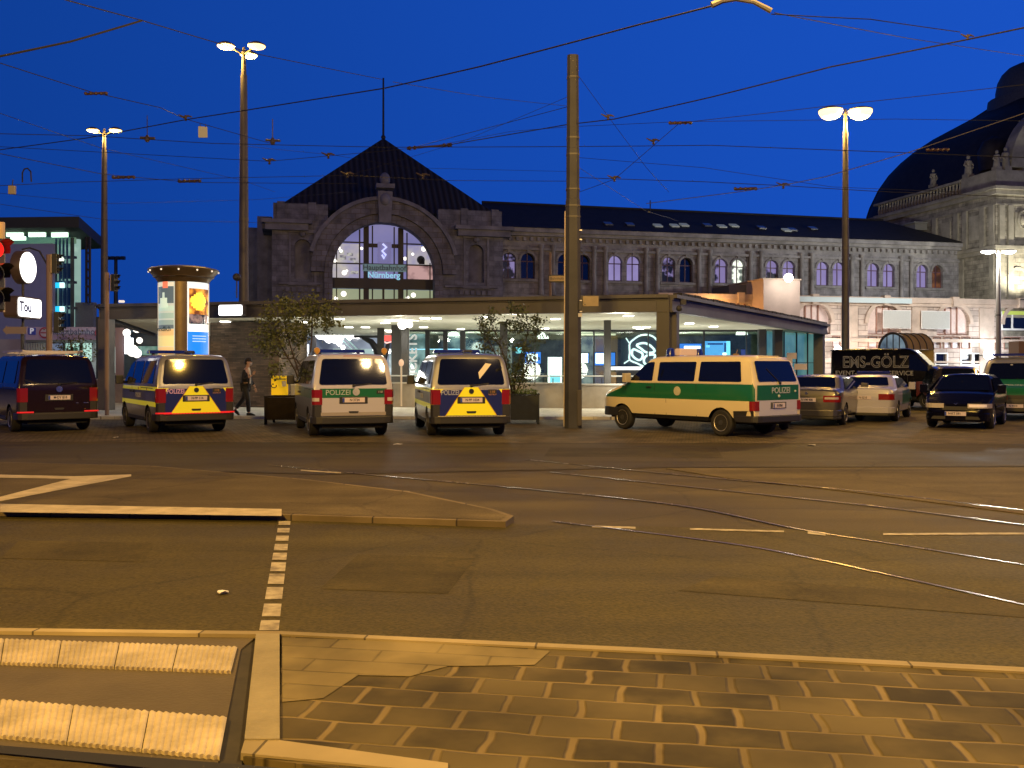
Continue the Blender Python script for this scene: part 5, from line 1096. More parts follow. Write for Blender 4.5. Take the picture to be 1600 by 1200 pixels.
for k in range(-4, 5):
    hw_ = 20 * math.sqrt(1 - (k / 4.6) ** 2) * (.85 + .3 * random.random()); curved(a0_ - hw_, a0_ + hw_, zb_ + (.82 + (k - .5) * .018) * H_, zb_ + (.82 + (k + .5) * .018) * H_, P0 + .012, post_((1.0, .72, .06), 1.3), "poster_sun", 8, pr)
curved(av + 12, av + 80, zb_ + .54 * H_, zb_ + .61 * H_, P0 + .006, post_((.95, 1, .95), 1.1), "poster_band", 14, pr)
curved(av + 9, av + 80, zb_ + .27 * H_, zb_ + .54 * H_, P0 + .006, post_((.01, .20, .85), 1.1), "poster_band", 14, pr)
for k in range(3): curved(av + 20, av + 62, zb_ + (.495 - k * .025) * H_, zb_ + (.503 - k * .025) * H_, P0 + .012, post_((.45, .65, 1), .9), "poster_line", 10, pr)
curved(av + 9, av + 82, zb_ + .02 * H_, zb_ + .17 * H_, P0 + .006, litwin("poster_red", (.85, .06, .04), (1, .55, .40), .9, 6, .15), "poster_band", 14, pr)
for a in (-89, 85): mk("rib", MB().tube([(.71 * math.cos(R(av + a)), .71 * math.sin(R(av + a)), zb_), (.71 * math.cos(R(av + a)), .71 * math.sin(R(av + a)), zt2)], .02, 6), M("rib_pale", (.7, .68, .6), .4, em=.3), ad)

# ------------------------------------------------------------------ car park building and things at the left
cp = emp("car_park_building", (at(60, 0, 78).x, 78, 0), R(-6), "glass and panel car park tower with dark overhanging roof and greenish lit floors", "building"); CO = Vector((at(60, 0, 78).x, 78, 0))
def c3(px, py, Y): p = at(px, py, Y) - CO; return p
def cr_(px0, px1, py0, py1, Y, mt, nm, d=.2, par=None): a = c3(px0, py1, Y); c = c3(px1, py0, Y); return mk(nm, MB().bb(a.x, c.x, a.y, a.y + d, a.z, c.z), mt, par or cp)
cr_(-60, 122, 363, 600, 80, litwin("park_inner", (.14, .24, .22), (.34, .50, .42), 1.0, .25, .2), "core_wall", .3)
rfp = MB(); a, c, d = c3(-120, 355, 74), c3(139, 357, 73.5), c3(150, 375, 86); rfp.prism([a, c, Vector((d.x, d.y, c.z)), Vector((a.x, d.y + 3, a.z))], (0, 0, .85)); mk("roof", rfp, M("park_roof", (.05, .055, .045), .7), cp)
g1 = glassy("park_glass", (.88, .98, .93), .06)
cr_(-60, 118, 356, 560, 75.9, g1, "glass_wall", .06)
for x0, x1, y0, y1 in ((11, 38, 362, 369), (48, 75, 363, 370), (86, 112, 364, 371), (18, 42, 369, 375)): cr_(x0, x1, y0, y1, 76.2, M("tube_green", (.85, 1, .82), em=2.6, emc=(.80, 1, .78)), "ceiling_tube", .2)
cr_(-20, 118, 360, 381, 79, M("park_ceiling", (.35, .5, .38), .7, em=.25, emc=(.3, .6, .42)), "lit_ceiling")
cr_(-80, 91, 381, 560, 75.5, M("panel_slate_blue", (.26, .28, .42), .7, noise=.12, nscale=.3, em=.035, emc=(.35, .42, .9)), "wall_panel", .3)
cr_(-80, 30, 490, 560, 76.1, litwin("park_teal", (.03, .10, .11), (.18, .36, .36), .7, .5, .1), "stair_window", .3)
cr_(45, 98, 500, 540, 76.0, M("panel_teal", (.22, .32, .38), .7), "wall_panel", .25)
b = MB()
for y in (402, 441, 481, 520): a = c3(91, y, 76.5); c = c3(122, y, 76.5); b.bb(a.x, c.x, a.y, a.y + .5, a.z - .12, a.z + .08)
for x in (93, 99, 105, 111, 118, 121): a = c3(x, 560, 76.4); b.bb(a.x - .06, a.x + .06, a.y, a.y + .12, a.z, c3(x, 372, 76.4).z)
mk("floor_edge", b, M("park_steel", (.10, .14, .15), .5), cp)
b = MB()
for y0, y1 in ((412, 436), (450, 478), (490, 517)):
    for x0, x1 in ((93, 97), (101, 105), (108, 113)): a = c3(x0, y1, 78.5); c = c3(x1, y0, 78.5); b.bb(a.x, c.x, a.y, a.y + .1, a.z, c.z)
mk("parked_shape", b, M("park_shade", (.02, .03, .04), .8), cp)
for y in (446, 483): cr_(82, 103, y - 4, y + 4, 76.2, M("strip_cyan", (.02, .55, 1), em=1.7, emc=(.02, .50, 1)), "light_strip"); cr_(100, 106, y - 4, y + 4, 76.1, M("strip_white", (.7, .9, 1), em=2.4), "light_strip")
mk("lamp_globe", MB().ball(c3(103, 406, 76.1), .22, 10), M("globe_hot", (1, .96, .88), em=4), cp, smooth=60)
b = MB()
for x in (144.5, 150): a = c3(x, 474, 76); b.tube([a, c3(x, 372, 76)], .12, 6)
for k in range(7): b.tube([c3(144.5, 380 + k * 13, 76), c3(150, 387 + k * 13, 76)], .06, 5)
mk("truss_post", b, dark_m, cp)
cr_(122, 152, 473, 560, 77.5, M("panel_greyblue", (.20, .26, .33), .7, noise=.1), "side_wall", .5)
# entrance building with the long sign
eb = emp("parking_entrance", (at(110, 0, 66).x, 66, 0), 0, "low parking entrance with a long lilac sign board reading Hauptbahnhof", "building"); EO = Vector((at(110, 0, 66).x, 66, 0))
def er(px0, px1, py0, py1, Y, mt, nm, d=.15): a = at(px0, py1, Y) - EO; c = at(px1, py0, Y) - EO; return mk(nm, MB().bb(a.x, c.x, a.y, a.y + d, a.z, c.z), mt, eb)
er(-20, 190, 530, 640, 66.4, M("wall_mauve2", (.30, .27, .32), .8, noise=.15, nscale=.6, em=.03), "wall")
er(40, 181, 511, 532, 66, M("board_lilac", (.36, .30, .40), .7, noise=.05, em=.10, emc=(.40, .30, .46)), "sign_board")
er(44, 55, 512, 523, 65.8, M("sign_parking_blue", (.03, .04, .20), .5, em=.12, emc=(.05, .06, .4)), "parking_sign", .1)
p = at(49.5, 517.5, 65.7) - EO; text("sign_letter", "P", .55, M("letter_pale", (.7, .7, .8), em=.3), eb, p, (R(90), 0, 0), bold=.02)
for x in (70, 157): p = at(x, 520, 65.8) - EO; mk("prohibition_sign", MB().lathe([(.40, -.03), (.40, .03)], p, 20, 'y'), M("sign_red_dim", (.32, .05, .08), .5), eb); mk("prohibition_centre", MB().lathe([(.29, -.05), (.29, .04)], p, 20, 'y'), M("board_lilac2", (.40, .32, .42), .7), eb); mk("prohibition_bar", MB().box(p + Vector((0, -.06, 0)), (.5, .03, .07)), M("sign_red_dim", (.32, .05, .08), .5), eb)
p = at(114, 518.5, 65.8) - EO; text("sign_lettering", "Hauptbahnhof", .60, M("letter_slate", (.10, .09, .16), .6), eb, p, (R(90), 0, 0), bold=.01)
p = at(105, 528, 65.8) - EO; text("sign_lettering", "Einfahrt frei", .30, M("letter_slate", (.10, .09, .16), .6), eb, p, (R(90), 0, 0))
er(100, 142, 536, 566, 65.9, litwin("entry_mint", (.35, .75, .60), (.75, 1, .88), .85, .5, .3), "lit_window"); er(78, 96, 537, 552, 65.9, M("glass_bluepale", (.20, .24, .38), .4, em=.2, emc=(.3, .36, .6)), "lit_window")
er(124, 128, 536, 566, 65.7, dark_m, "mullion"); er(98, 101, 536, 566, 65.7, dark_m, "mullion"); er(40, 150, 531, 535, 65.5, M("canopy_grey", (.12, .12, .13), .7), "canopy_edge", .5)
er(112, 120, 543, 550, 65.7, M("shade_green", (.06, .2, .16), .7), "window_detail")
b = MB(); [b.bb((at(x, 0, 65.8) - EO).x - .05, (at(x, 0, 65.8) - EO).x + .05, -.3, -.2, at(0, 552, 65.8).z, at(0, 536, 65.8).z) for x in range(42, 74, 4)]; mk("railing", b, M("rail_greyish", (.35, .33, .33), .6), eb)
light("entrance_light", (1.2, -2.2, 2.0), 160, (.7, 1, .85), .3, eb)
# round clock-like sign and box sign on a post
sp = emp("sign_post", (at(36, 0, 31).x, 31, 0), R(90), "post with a glowing white disc sign above a glowing rounded box sign", "sign post")
zc1, zc2 = at(0, 418, 31).z, at(0, 481, 31).z
mk("post", MB().tube([(0, 0, 0), (0, 0, zc1 - .2)], .045, 8), dark_m, sp)
mk("disc_case", MB().lathe([(.54, -.16), (.56, -.12), (.56, .14), (.52, .17)], (0, 0, zc1), 28, 'y'), M("case_brown", (.08, .055, .045), .5), sp, smooth=True)
mk("disc_face", MB().lathe([(.51, -.185), (.51, -.16)], (0, 0, zc1), 28, 'y'), M("sign_hot", (1, 1, .97), em=3), sp)
mk("box_case", MB().prism([(x, -.22, zc2 + z) for x, z in rpoly([(-.80, -.36), (.80, -.36), (.80, .36), (-.80, .36)], .16)], (0, .44, 0)), M("case_brown", (.08, .055, .045), .5), sp)
mk("box_face", MB().prism([(x, -.24, zc2 + z) for x, z in rpoly([(-.74, -.31), (.74, -.31), (.74, .31), (-.74, .31)], .14)], (0, .015, 0)), M("sign_hot", (1, 1, .97), em=3), sp)
text("sign_lettering", "Tou", .46, M("letter_blueblack", (.03, .03, .14), .5), sp, (-.34, -.265, zc2), (R(90), 0, 0), bold=.015)
# arrow sign
rt = emp("arrow_sign", at(22, 516, 29), R(8), "pale arrow shaped direction sign at the left edge", "direction sign"); mk("arrow_plate", MB().prism([(x, 0, z) for x, z in ((-.34, 0), (-.22, .14), (-.22, .11), (.36, .11), (.36, -.11), (-.22, -.11), (-.22, -.14))], (0, .03, 0)), M("arrow_mauve", (.22, .18, .19), .6), rt); mk("post", MB().tube([(.2, .06, -2.4), (.2, .06, .15)], .03, 6), dark_m, rt)
# traffic lights
sig_case = M("signal_case", (.03, .035, .03), .45); backm = M("signal_back_pale", (.42, .33, .22), .6); red_on = M("signal_red_on", (1, .02, .01), em=1.6, emc=(1, .015, .01)); lens_off = M("signal_lens_off", (.02, .015, .015), .7)
def signal(b_parent, loc, rz, n_, sc_=1.0, lit=None, back=True):
    h = emp("x", (0, 0, 0), 0, None, None); h.name = "signal_head"; h.parent = b_parent; h.location = loc; h.rotation_euler = (0, 0, rz); h.scale = (sc_,) * 3
    mk("housing", MB().bb(-.15, .15, -.10, .12, -.15 * n_, .15 * n_), sig_case if not back else sig_case, h, bevel=.02)
    if back: mk("back_cover", MB().bb(-.14, .14, .12, .2, -.15 * n_ + .02, .15 * n_ - .02), backm, h, bevel=.02)
    for k in range(n_):
        z_ = (n_ - 1) * .15 - k * .30
        b = MB(); b.lathe([(.10, -.03), (.10, .0)], (0, -.10, z_), 14, 'y'); mk("lens", b, red_on if lit == k else lens_off, h)
        b = MB(); vs = []
        for i in range(11):
            a_ = R(-20 + 220 * i / 10); vs += [(.125 * math.cos(a_), -.11, z_ + .125 * math.sin(a_)), (.125 * math.cos(a_), -.33 if 2 < i < 8 else -.22, z_ + .125 * math.sin(a_))]
        b.add(vs, [(2 * i, 2 * i + 2, 2 * i + 3, 2 * i + 1) for i in range(10)]); mk("visor", b, sig_case, h)
    return h
tl = emp("traffic_light", (at(-6, 0, 9.2).x, 9.2, 0), 0, "large traffic light glowing red at the left edge of the photo", "traffic light", "traffic lights by the road")
mk("pole", MB().tube([(-.0, .10, 2.2), (-.0, .10, 3.1)], .03, 10).tube([(-.9, .12, 0), (-.9, .12, 3.0)], .055, 10).tube([(-.9, .12, 2.3), (0, .1, 2.3)], .03, 8), backm, tl); signal(tl, (-.07, 0, at(0, 428, 9.2).z), R(68), 3, .80, 0, True); light("signal_glow", (.12, -.3, at(0, 400, 9.2).z), 5, (1, .04, .02), .08, tl)
tl = emp("traffic_light", (at(77, 0, 29).x, 29, 0), 0, "traffic light post with two side facing signal heads left of the first street lamp", "traffic light", "traffic lights by the road")
mk("pole", MB().tube([(0, 0, 0), (0, 0, at(0, 398, 29).z)], .09, 10), M("pole_mauve", (.24, .17, .14), .6), tl)
signal(tl, (.20, 0, at(0, 412, 29).z), R(95), 3, .68, None); signal(tl, (.26, 0, at(0, 504, 29).z), R(95), 3, .72, None, False)
b = MB(); q_ = at(0, 390, 29).z; b.tube([(-.02, 0, q_ - .55), (-.30, 0, q_ - .05), (-.60, 0, q_ + .05), (-.85, 0, q_)], .03, 6); mk("arm", b, dark_m, tl, smooth=True)
tl = emp("traffic_light", (at(163, 0, 30).x, 30.2, 0), 0, "traffic light with pale back cover beside the leftmost street lamp pole", "traffic light", "traffic lights by the road")
mk("pole", MB().tube([(0, 0, 0), (0, 0, at(0, 425, 30).z)], .07, 10), M("pole_mauve", (.24, .17, .14), .6), tl); signal(tl, (.25, 0, at(0, 441, 30).z), R(70), 3, .62, None); mk("arm", MB().tube([(0, 0, at(0, 435, 30).z), (.22, 0, at(0, 435, 30).z)], .03, 6), dark_m, tl)
# far T-shaped light mast
rt = emp("floodlight_mast", (at(181, 0, 110).x, 110, 0), 0, "thin far mast with a cross bar of floodlights left of the advertising column", "floodlight mast"); zt3 = at(0, 404, 110).z
mk("pole", MB().tube([(0, 0, 0), (0, 0, zt3)], [.35, .2], 8), dark_m, rt); b = MB(); b.bb(-1.0, 1.0, -.1, .1, zt3 - .1, zt3 + .15); [b.box((x, -.1, zt3 + .05), (.45, .4, .4)) for x in (-.9, -.3, .3, .9)]; mk("lamp_bar", b, dark_m, rt)
# speaker-like camera beside the tall lamp pole
rt = emp("loudspeaker", at(370, 433, 33.6), 0, "small round loudspeaker beside the tall lamp pole above the canopy", "loudspeaker"); mk("horn", MB().lathe([(.06, -.12), (.14, -.05), (.14, .08), (.05, .14)], (0, 0, 0), 12, 'y'), dark_m, rt, smooth=True); mk("bracket", MB().tube([(0, 0, -.1), (0, 0, -.75)], .025, 6), dark_m, rt)
# white bird-like scraps on the canopy roof
rt = emp("roof_floodlight", at(190, 472, 33.7), 0, "small white floodlight glinting on the canopy roof edge", "floodlight"); mk("lamp_body", MB().box((0, 0, .02), (.2, .12, .09), .3), M("white_scrap", (.85, .85, .85), em=.6), rt, bevel=.02); mk("bracket", MB().tube([(0, .02, -.06), (0, .02, -.12)], .03, 6), dark_m, rt)
# platform sign beside the mast
rt = emp("street_name_sign", (at(860, 0, 33).x, 33, 3.9), 0, "dark street name sign on a short post above the canopy roof left of the mast", "street sign"); z_ = at(0, 436, 33).z - 3.9
mk("post", MB().tube([(0, 0, 0), (0, 0, at(0, 395, 33).z - 3.9)], .045, 8), M("post_brown", (.16, .11, .09), .6), rt); pl = mk("name_plate", MB().bb(-.08, .66, -.08, -.04, z_ - .12, z_ + .14), M("plate_black", (.03, .025, .02), .5), rt, bevel=.01); mk("plate_field", MB().bb(-.05, .63, -.10, -.08, z_ - .08, z_ + .10), M("plate_sand", (.40, .30, .16), .6), pl)
text("plate_lettering", "Bahnhofstr.", .13, dark_m, pl, (.29, -.105, z_ + .01), (R(90), 0, 0))
# yellow letter box and planters
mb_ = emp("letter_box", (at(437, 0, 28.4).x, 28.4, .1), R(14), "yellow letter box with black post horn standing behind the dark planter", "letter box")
yel = M("post_yellow", (.9, .62, .01), .4, em=.22, emc=(1, .70, .01)); s = 28.4 / F  # slight emission put in for the kiosk light on the box
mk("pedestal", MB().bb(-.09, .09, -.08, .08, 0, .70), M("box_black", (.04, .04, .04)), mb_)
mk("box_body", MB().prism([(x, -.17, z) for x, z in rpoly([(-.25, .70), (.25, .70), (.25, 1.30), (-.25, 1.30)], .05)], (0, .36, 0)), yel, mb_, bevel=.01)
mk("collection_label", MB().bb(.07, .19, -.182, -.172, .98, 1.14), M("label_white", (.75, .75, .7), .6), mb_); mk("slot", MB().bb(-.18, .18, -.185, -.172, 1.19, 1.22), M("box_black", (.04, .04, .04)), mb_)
mk("post_horn", MB().tube([(-.17 + .075 * math.cos(a), -.18, 1.0 + .06 * math.sin(a)) for a in [R(150 + k * 30) for k in range(9)]], .014, 6).box((-.20, -.18, 1.05), (.05, .01, .04)), M("box_black", (.04, .04, .04)), mb_)
def planter(label, px, Y, w_, h_, mt, rz=0.0):
    rt = emp("planter_box", (at(px, 0, Y).x, Y, .0), rz, label, "planter", "planters at the kerb"); hw = w_ / 2
    b = MB(); b.bb(-hw, hw, -hw, hw, .14, h_ - .02)
    for i in (-1, 1):
        for j in (-1, 1): b.bb(i * hw - .05 * i, i * hw + .02 * i, j * hw - .06 * j, j * hw + .02 * j, 0, h_)
    mk("box_body", b, mt, rt, bevel=.008); mk("rim", MB().bb(-hw - .03, hw + .03, -hw - .03, -hw + .05, h_, h_ + .03).bb(-hw - .03, hw + .03, hw - .05, hw + .03, h_, h_ + .03).bb(-hw - .03, -hw + .05, -hw + .05, hw - .05, h_, h_ + .03).bb(hw - .05, hw + .03, -hw + .05, hw - .05, h_, h_ + .03), mt, rt)
    mk("soil", MB().bb(-hw + .05, hw - .05, -hw + .05, hw - .05, h_ - .1, h_ - .03), M("soil", (.04, .03, .02), .9), rt)
    return rt
planter("dark brown planter box in front of the yellow letter box", 447, 27.3, .98, .80, M("planter_brown", (.012, .008, .007), .8, noise=.2, spec=.15))
planter("grey green planter box right of the second blue and yellow van", 815, 27.4, .98, .86, M("planter_grey", (.04, .045, .05), .7, noise=.1, spec=.2))
leaf = M("leaf_olive", (.105, .12, .03), .6, noise=.5, nscale=5); leaf2 = M("leaf_dark", (.05, .07, .025), .6, noise=.5, nscale=5); bark = M("bark_dark", (.05, .035, .025), .85)
def tree(label, base, stems, clumps, seed, lm, n_per=90, ls=.055):
    rnd = random.Random(seed); rt = emp("planter_tree", base, 0, label, "young tree", "young multi stemmed trees in the planters"); B0 = Vector(base)
    b = MB()
    for pts in stems:
        P2 = [Vector(q) - B0 for q in pts]; n_ = len(P2); b.tube(P2, [.035 * (1 - .75 * i / (n_ - 1)) for i in range(n_)], 6)
        for i in range(1, n_):
            for k in range(3):
                q = P2[i - 1].lerp(P2[i], rnd.random()); d = Vector((rnd.uniform(-1, 1), rnd.uniform(-1, 1), rnd.uniform(.1, 1))).normalized() * rnd.uniform(.25, .5); b.tube([q, q + d * .5 + Vector((0, 0, .03)), q + d], [.012, .009, .004], 5)
    mk("trunk", b, bark, rt, smooth=True)
    b = MB()
    for c, r_ in clumps:
        c = Vector(c) - B0
        twig = [c + Vector((rnd.gauss(0, .5), rnd.gauss(0, .5), rnd.gauss(0, .5))) * r_ for _ in range(7)]
        for _ in range(int(n_per * r_ / .3)):
            q = rnd.choice(twig); p = q + Vector((rnd.gauss(0, .30), rnd.gauss(0, .30), rnd.gauss(0, .26))) * r_
            u_ = Vector((rnd.uniform(-1, 1), rnd.uniform(-1, 1), rnd.uniform(-.8, .3))).normalized(); v_ = u_.cross(Vector((rnd.uniform(-1, 1), rnd.uniform(-1, 1), rnd.uniform(-1, 1)))).normalized(); L2 = rnd.uniform(.7, 1.4) * ls
            b.add([p, p + u_ * L2 * .5 + v_ * L2 * .36, p + u_ * L2, p + u_ * L2 * .5 - v_ * L2 * .36], [(0, 1, 2, 3)])
    mk("crown", b, lm, rt)
    return rt
Y = 27.3; A_ = lambda x, y, dy=0: at(x, y, Y + dy)
base = (at(470, 0, Y).x, Y, .76)
tree("young tree with thin spreading stems and olive leaves left of the white and green van", base,
     [[A_(473, 612), A_(462, 580), A_(446, 552), A_(428, 520), A_(420, 492)], [A_(474, 612), A_(468, 585), A_(455, 545), A_(445, 505), A_(440, 478)], [A_(475, 612), A_(482, 570), A_(487, 530), A_(488, 490), A_(492, 470)], [A_(474, 610, .2), A_(480, 585), A_(462, 560, .3), A_(440, 560, .3), A_(425, 545, .3)]],
     [(A_(418, 500, -.2), .42), (A_(432, 515, .3), .48), (A_(446, 490, 0), .45), (A_(462, 480, .3), .42), (A_(484, 478, -.2), .5), (A_(500, 492, .1), .42), (A_(512, 505, 0), .26), (A_(455, 515, -.3), .42), (A_(425, 545, .3), .42), (A_(408, 528, 0), .32), (A_(450, 545, .2), .38), (A_(440, 470, 0), .22), (A_(482, 508, 0), .36), (A_(468, 532, .3), .28), (A_(432, 575, .2), .26)], 3, leaf, 170, .085)
base = (at(806, 0, Y).x, Y, .80)
tree("young tree with dark clumped leaves beside the second blue and yellow van", base,
     [[A_(800, 620), A_(797, 595), A_(790, 565), A_(780, 535), A_(768, 505)], [A_(802, 620), A_(805, 590), A_(812, 560), A_(822, 530), A_(828, 505)], [A_(804, 620), A_(812, 600), A_(822, 575), A_(832, 550)], [A_(800, 620), A_(795, 585), A_(775, 555), A_(762, 530), A_(748, 500)]],
     [(A_(748, 500), .18), (A_(768, 522), .38), (A_(760, 515, .2), .3), (A_(772, 545), .36), (A_(815, 515), .36), (A_(828, 508), .34), (A_(818, 545), .38), (A_(836, 520), .24), (A_(805, 575), .4), (A_(795, 600), .36), (A_(815, 590), .32), (A_(792, 505), .2), (A_(836, 500), .22), (A_(812, 490), .24), (A_(788, 560), .34), (A_(830, 560), .28), (A_(772, 490), .2), (A_(800, 480), .18)], 5, leaf2, 150, .075)
b = MB(); rnd = random.Random(9)
for _ in range(500):
    p = Vector((at(815, 0, Y).x + rnd.uniform(-.45, .45), Y + rnd.uniform(-.45, .4), .84 + rnd.random() * .16)); u_ = Vector((rnd.uniform(-1, 1), rnd.uniform(-1, 1), rnd.uniform(0, 1))).normalized(); v_ = u_.cross(Vector((0, 0, 1))).normalized(); b.add([p, p + u_ * .03 + v_ * .02, p + u_ * .07, p + u_ * .03 - v_ * .02], [(0, 1, 2, 3)])
tag(mk("ground_cover", b, M("leaf_bright", (.10, .16, .03), .6)), "low green ground cover in the grey green planter", "ground cover", kind='stuff')
b = MB(); rt = emp("street_tree", (at(112, 0, 50).x, 50, 0), 0, "small olive tree in front of the car park entrance behind the black van", "tree")
o_ = Vector(rt.location); b.tube([Vector((0, 0, 0)), Vector((.1, 0, 2.0)), Vector((-.1, 0, 3.2))], [.1, .07, .03], 6); b.tube([Vector((.1, 0, 1.8)), Vector((.6, 0, 3.0))], [.05, .02], 5); mk("trunk", b, bark, rt); b = MB()
for _ in range(900):
    p = Vector((rnd.gauss(0, .55), rnd.gauss(0, .5), 2.5 + rnd.gauss(0, .5))); u_ = Vector((rnd.uniform(-1, 1), rnd.uniform(-1, 1), rnd.uniform(-1, 1))).normalized(); v_ = u_.cross(Vector((.3, .2, 1))).normalized(); b.add([p, p + u_ * .07 + v_ * .05, p + u_ * .14, p + u_ * .07 - v_ * .05], [(0, 1, 2, 3)])
mk("crown", b, leaf, rt)
# small white bollards between the columns
for i, (px, Y_, lb) in enumerate(((627, 35.0, "thin pale pole with a round head between the third and fourth vans"),)):
    rt = emp("marker_pole", (at(px, 0, Y_).x, Y_, .1), 0, lb, "marker pole"); mk("pole", MB().tube([(0, 0, .1), (0, 0, at(0, 572, Y_).z - .1)], .035, 8), M("pole_cream", (.6, .5, .4), .5), rt); mk("round_head", MB().ball((0, 0, at(0, 567, Y_).z - .1), .10, 10, 1.4), M("head_peach", (.8, .55, .4), .5, em=.3), rt)
# barrel shaped entrance canopy at the right
bc = emp("barrel_canopy", (at(1395, 0, 66).x, 66, 0), 0, "brown barrel shaped canopy with glazed arched end over an entrance behind the black van", "entrance canopy"); BO = Vector((at(1395, 0, 66).x, 66, 0))
s = 66 / F; zc_ = at(0, 560, 66).z; zk = at(0, 521, 66).z; r_ = 20 * s; L_ = 3.0
zsp_ = zk - r_ * 1.25
dv = Vector((.93, .36, 0)); nv = Vector((.55, -.15, 0))
vs = []; n_ = 14; b = MB()
for k in range(2):
    o2 = Vector((0, 0, 0)) + dv * (0 if k == 0 else 2.5)
    vs += [tuple(o2 + Vector((math.cos(math.pi * i / n_) * r_ * .85, math.cos(math.pi * i / n_) * -.5, zsp_ + math.sin(math.pi * i / n_) * r_ * 1.25))) for i in range(n_ + 1)]
b.add(vs, [(i, i + 1, n_ + 2 + i, n_ + 1 + i) for i in range(n_)]); b.add([vs[-1], vs[n_ + 1 - 1], vs[n_], vs[-1]][:0] or [tuple(dv * 2.5 + Vector((r_ * .85, -.5, 0.0))), vs[n_ + 1], vs[2 * n_ + 1], tuple(dv * 2.5 + Vector((-r_ * .85, .5, 0)))], [(0, 1, 2, 3)])
bs_ = M("canopy_ochre", (.34, .25, .07), .45, noise=.2, nscale=1); mk("vault", b, bs_, bc, smooth=True)
for k in range(5):
    o2 = dv * (k * .62 - .0); mk("vault_rib", MB().tube([o2 + Vector((math.cos(math.pi * i / n_) * (r_ * .85 + .02), math.cos(math.pi * i / n_) * -.5, zsp_ + math.sin(math.pi * i / n_) * (r_ * 1.25 + .02))) for i in range(n_ + 1)], .05 if k else .1, 6), dark_m, bc, smooth=True)
mk("arched_glazing", MB().add([(v[0], v[1] - .02, v[2]) for v in vs[:n_ + 1]] + [(-r_ * .85, .48, 0), (r_ * .85, -.52, 0)], [tuple(range(n_ + 1)) + (n_ + 1, n_ + 2)]), litwin("vault_glass", (.05, .09, .14), (.28, .38, .45), .7, .9, .15), bc)
b = MB(); [b.tube([(x * r_ * .85, -x * .5 - .05, 0), (x * r_ * .85, -x * .5 - .05, zsp_ + math.sqrt(1 - x * x) * r_ * 1.25)], .04, 5) for x in (-.45, 0, .45)]; mk("mullion", b, dark_m, bc)
# brown kiosk edge at far right
rt = emp("brown_awning", (at(1600, 0, 72).x, 72, 0), 0, "brown stepped awning at the right edge in front of the ground floor", "awning"); s = 72 / F
mk("awning_body", MB().bb(-8 * s, 30 * s, 0, 1.5, at(0, 573, 72).z, at(0, 533, 72).z).bb(-19 * s, -8 * s, 0, 1.5, at(0, 573, 72).z, at(0, 565, 72).z), M("awning_brown", (.26, .15, .06), .6, em=.04), rt); mk("support", MB().bb(-.1, .1, .5, .7, 0, at(0, 573, 72).z), dark_m, rt)

# ------------------------------------------------------------------ walking person
def skin(name, chain, edges, radii, mt, parent, sub=2, root=0):
    me = bpy.data.meshes.new(name); me.from_pydata([Vector(c) for c in chain], edges, []); me.materials.append(mt)
    o = bpy.data.objects.new(name, me); col.objects.link(o); o.parent = parent
    s_ = o.modifiers.new("skin", 'SKIN'); s_.use_smooth_shade = True
    for i, r_ in enumerate(radii): me.skin_vertices[0].data[i].radius = (r_ if isinstance(r_, tuple) else (r_, r_)); me.skin_vertices[0].data[i].use_root = (i == root)
    sb = o.modifiers.new("sub", 'SUBSURF'); sb.levels = sb.render_levels = sub
    return o
pe = emp("person", (at(384, 0, 30.1).x, 30.1, .10), 0, "person in a dark suit and face mask walking right with a raised hand", "person")
pe.scale = (1.03,) * 3
skn = M("skin_tone", (.48, .30, .22), .6); suit = M("suit_black", (.012, .012, .015), .75, noise=.2); shoe = M("shoe_black", (.01, .01, .01), .4)
# body: walking right (+x); left leg trailing, right leg forward; near arm bent up to the chest
V = [(0, 0, .95), (.02, 0, 1.15), (.04, 0, 1.38), (.055, 0, 1.50), (.07, 0, 1.57), (.085, 0, 1.66), (.09, 0, 1.735),          # 0-6 spine, neck, head
     (.0, -.10, .90), (.10, -.10, .50), (.12, -.10, .09), (.24, -.11, .045),                                             # 7-10 near leg
     (.0, .10, .90), (-.10, .10, .52), (-.36, .10, .19), (-.30, .11, .06),                                              # 11-14 far leg
     (.03, -.20, 1.40), (-.03, -.26, 1.14), (.17, -.22, 1.20), (.26, -.20, 1.28),                                       # 15-18 near arm bent up
     (.04, .20, 1.40), (.06, .25, 1.13), (.20, .22, .95), (.24, .22, .88)]                                              # 19-22 far arm
Ed = [(0, 1), (1, 2), (2, 3), (3, 4), (4, 5), (5, 6), (0, 7), (7, 8), (8, 9), (9, 10), (0, 11), (11, 12), (12, 13), (13, 14), (2, 15), (15, 16), (16, 17), (17, 18), (2, 19), (19, 20), (20, 21), (21, 22)]
Rr = [(.12, .13), (.11, .14), (.11, .16), .055, .055, .095, .075, .08, .055, .038, .03, .08, .055, .038, .03, .055, .042, .032, .026, .055, .042, .032, .026]
skin("body", V, Ed, Rr, skn, pe)
skin("trousers", [V[0], V[7], V[8], V[9], V[11], V[12], (V[13][0] + .02, .10, .22)], [(0, 1), (1, 2), (2, 3), (0, 4), (4, 5), (5, 6)], [(.13, .15), .105, .078, .07, .105, .078, .068], suit, pe)
skin("jacket", [(0, 0, .86), V[1], (.03, 0, 1.40), V[15], V[16], V[17], V[19], V[20], V[21]], [(0, 1), (1, 2), (2, 3), (3, 4), (4, 5), (2, 6), (6, 7), (7, 8)], [(.15, .17), (.14, .17), (.125, .17), .078, .062, .048, .078, .062, .048], suit, pe, root=1)
skin("shirt", [(.125, -.03, .98), (.135, -.04, 1.2), (.13, -.05, 1.42), (.075, -.02, 1.50)], [(0, 1), (1, 2), (2, 3)], [(.035, .05), (.035, .05), (.03, .04), .06], M("shirt_white", (.7, .7, .75), .7), pe)
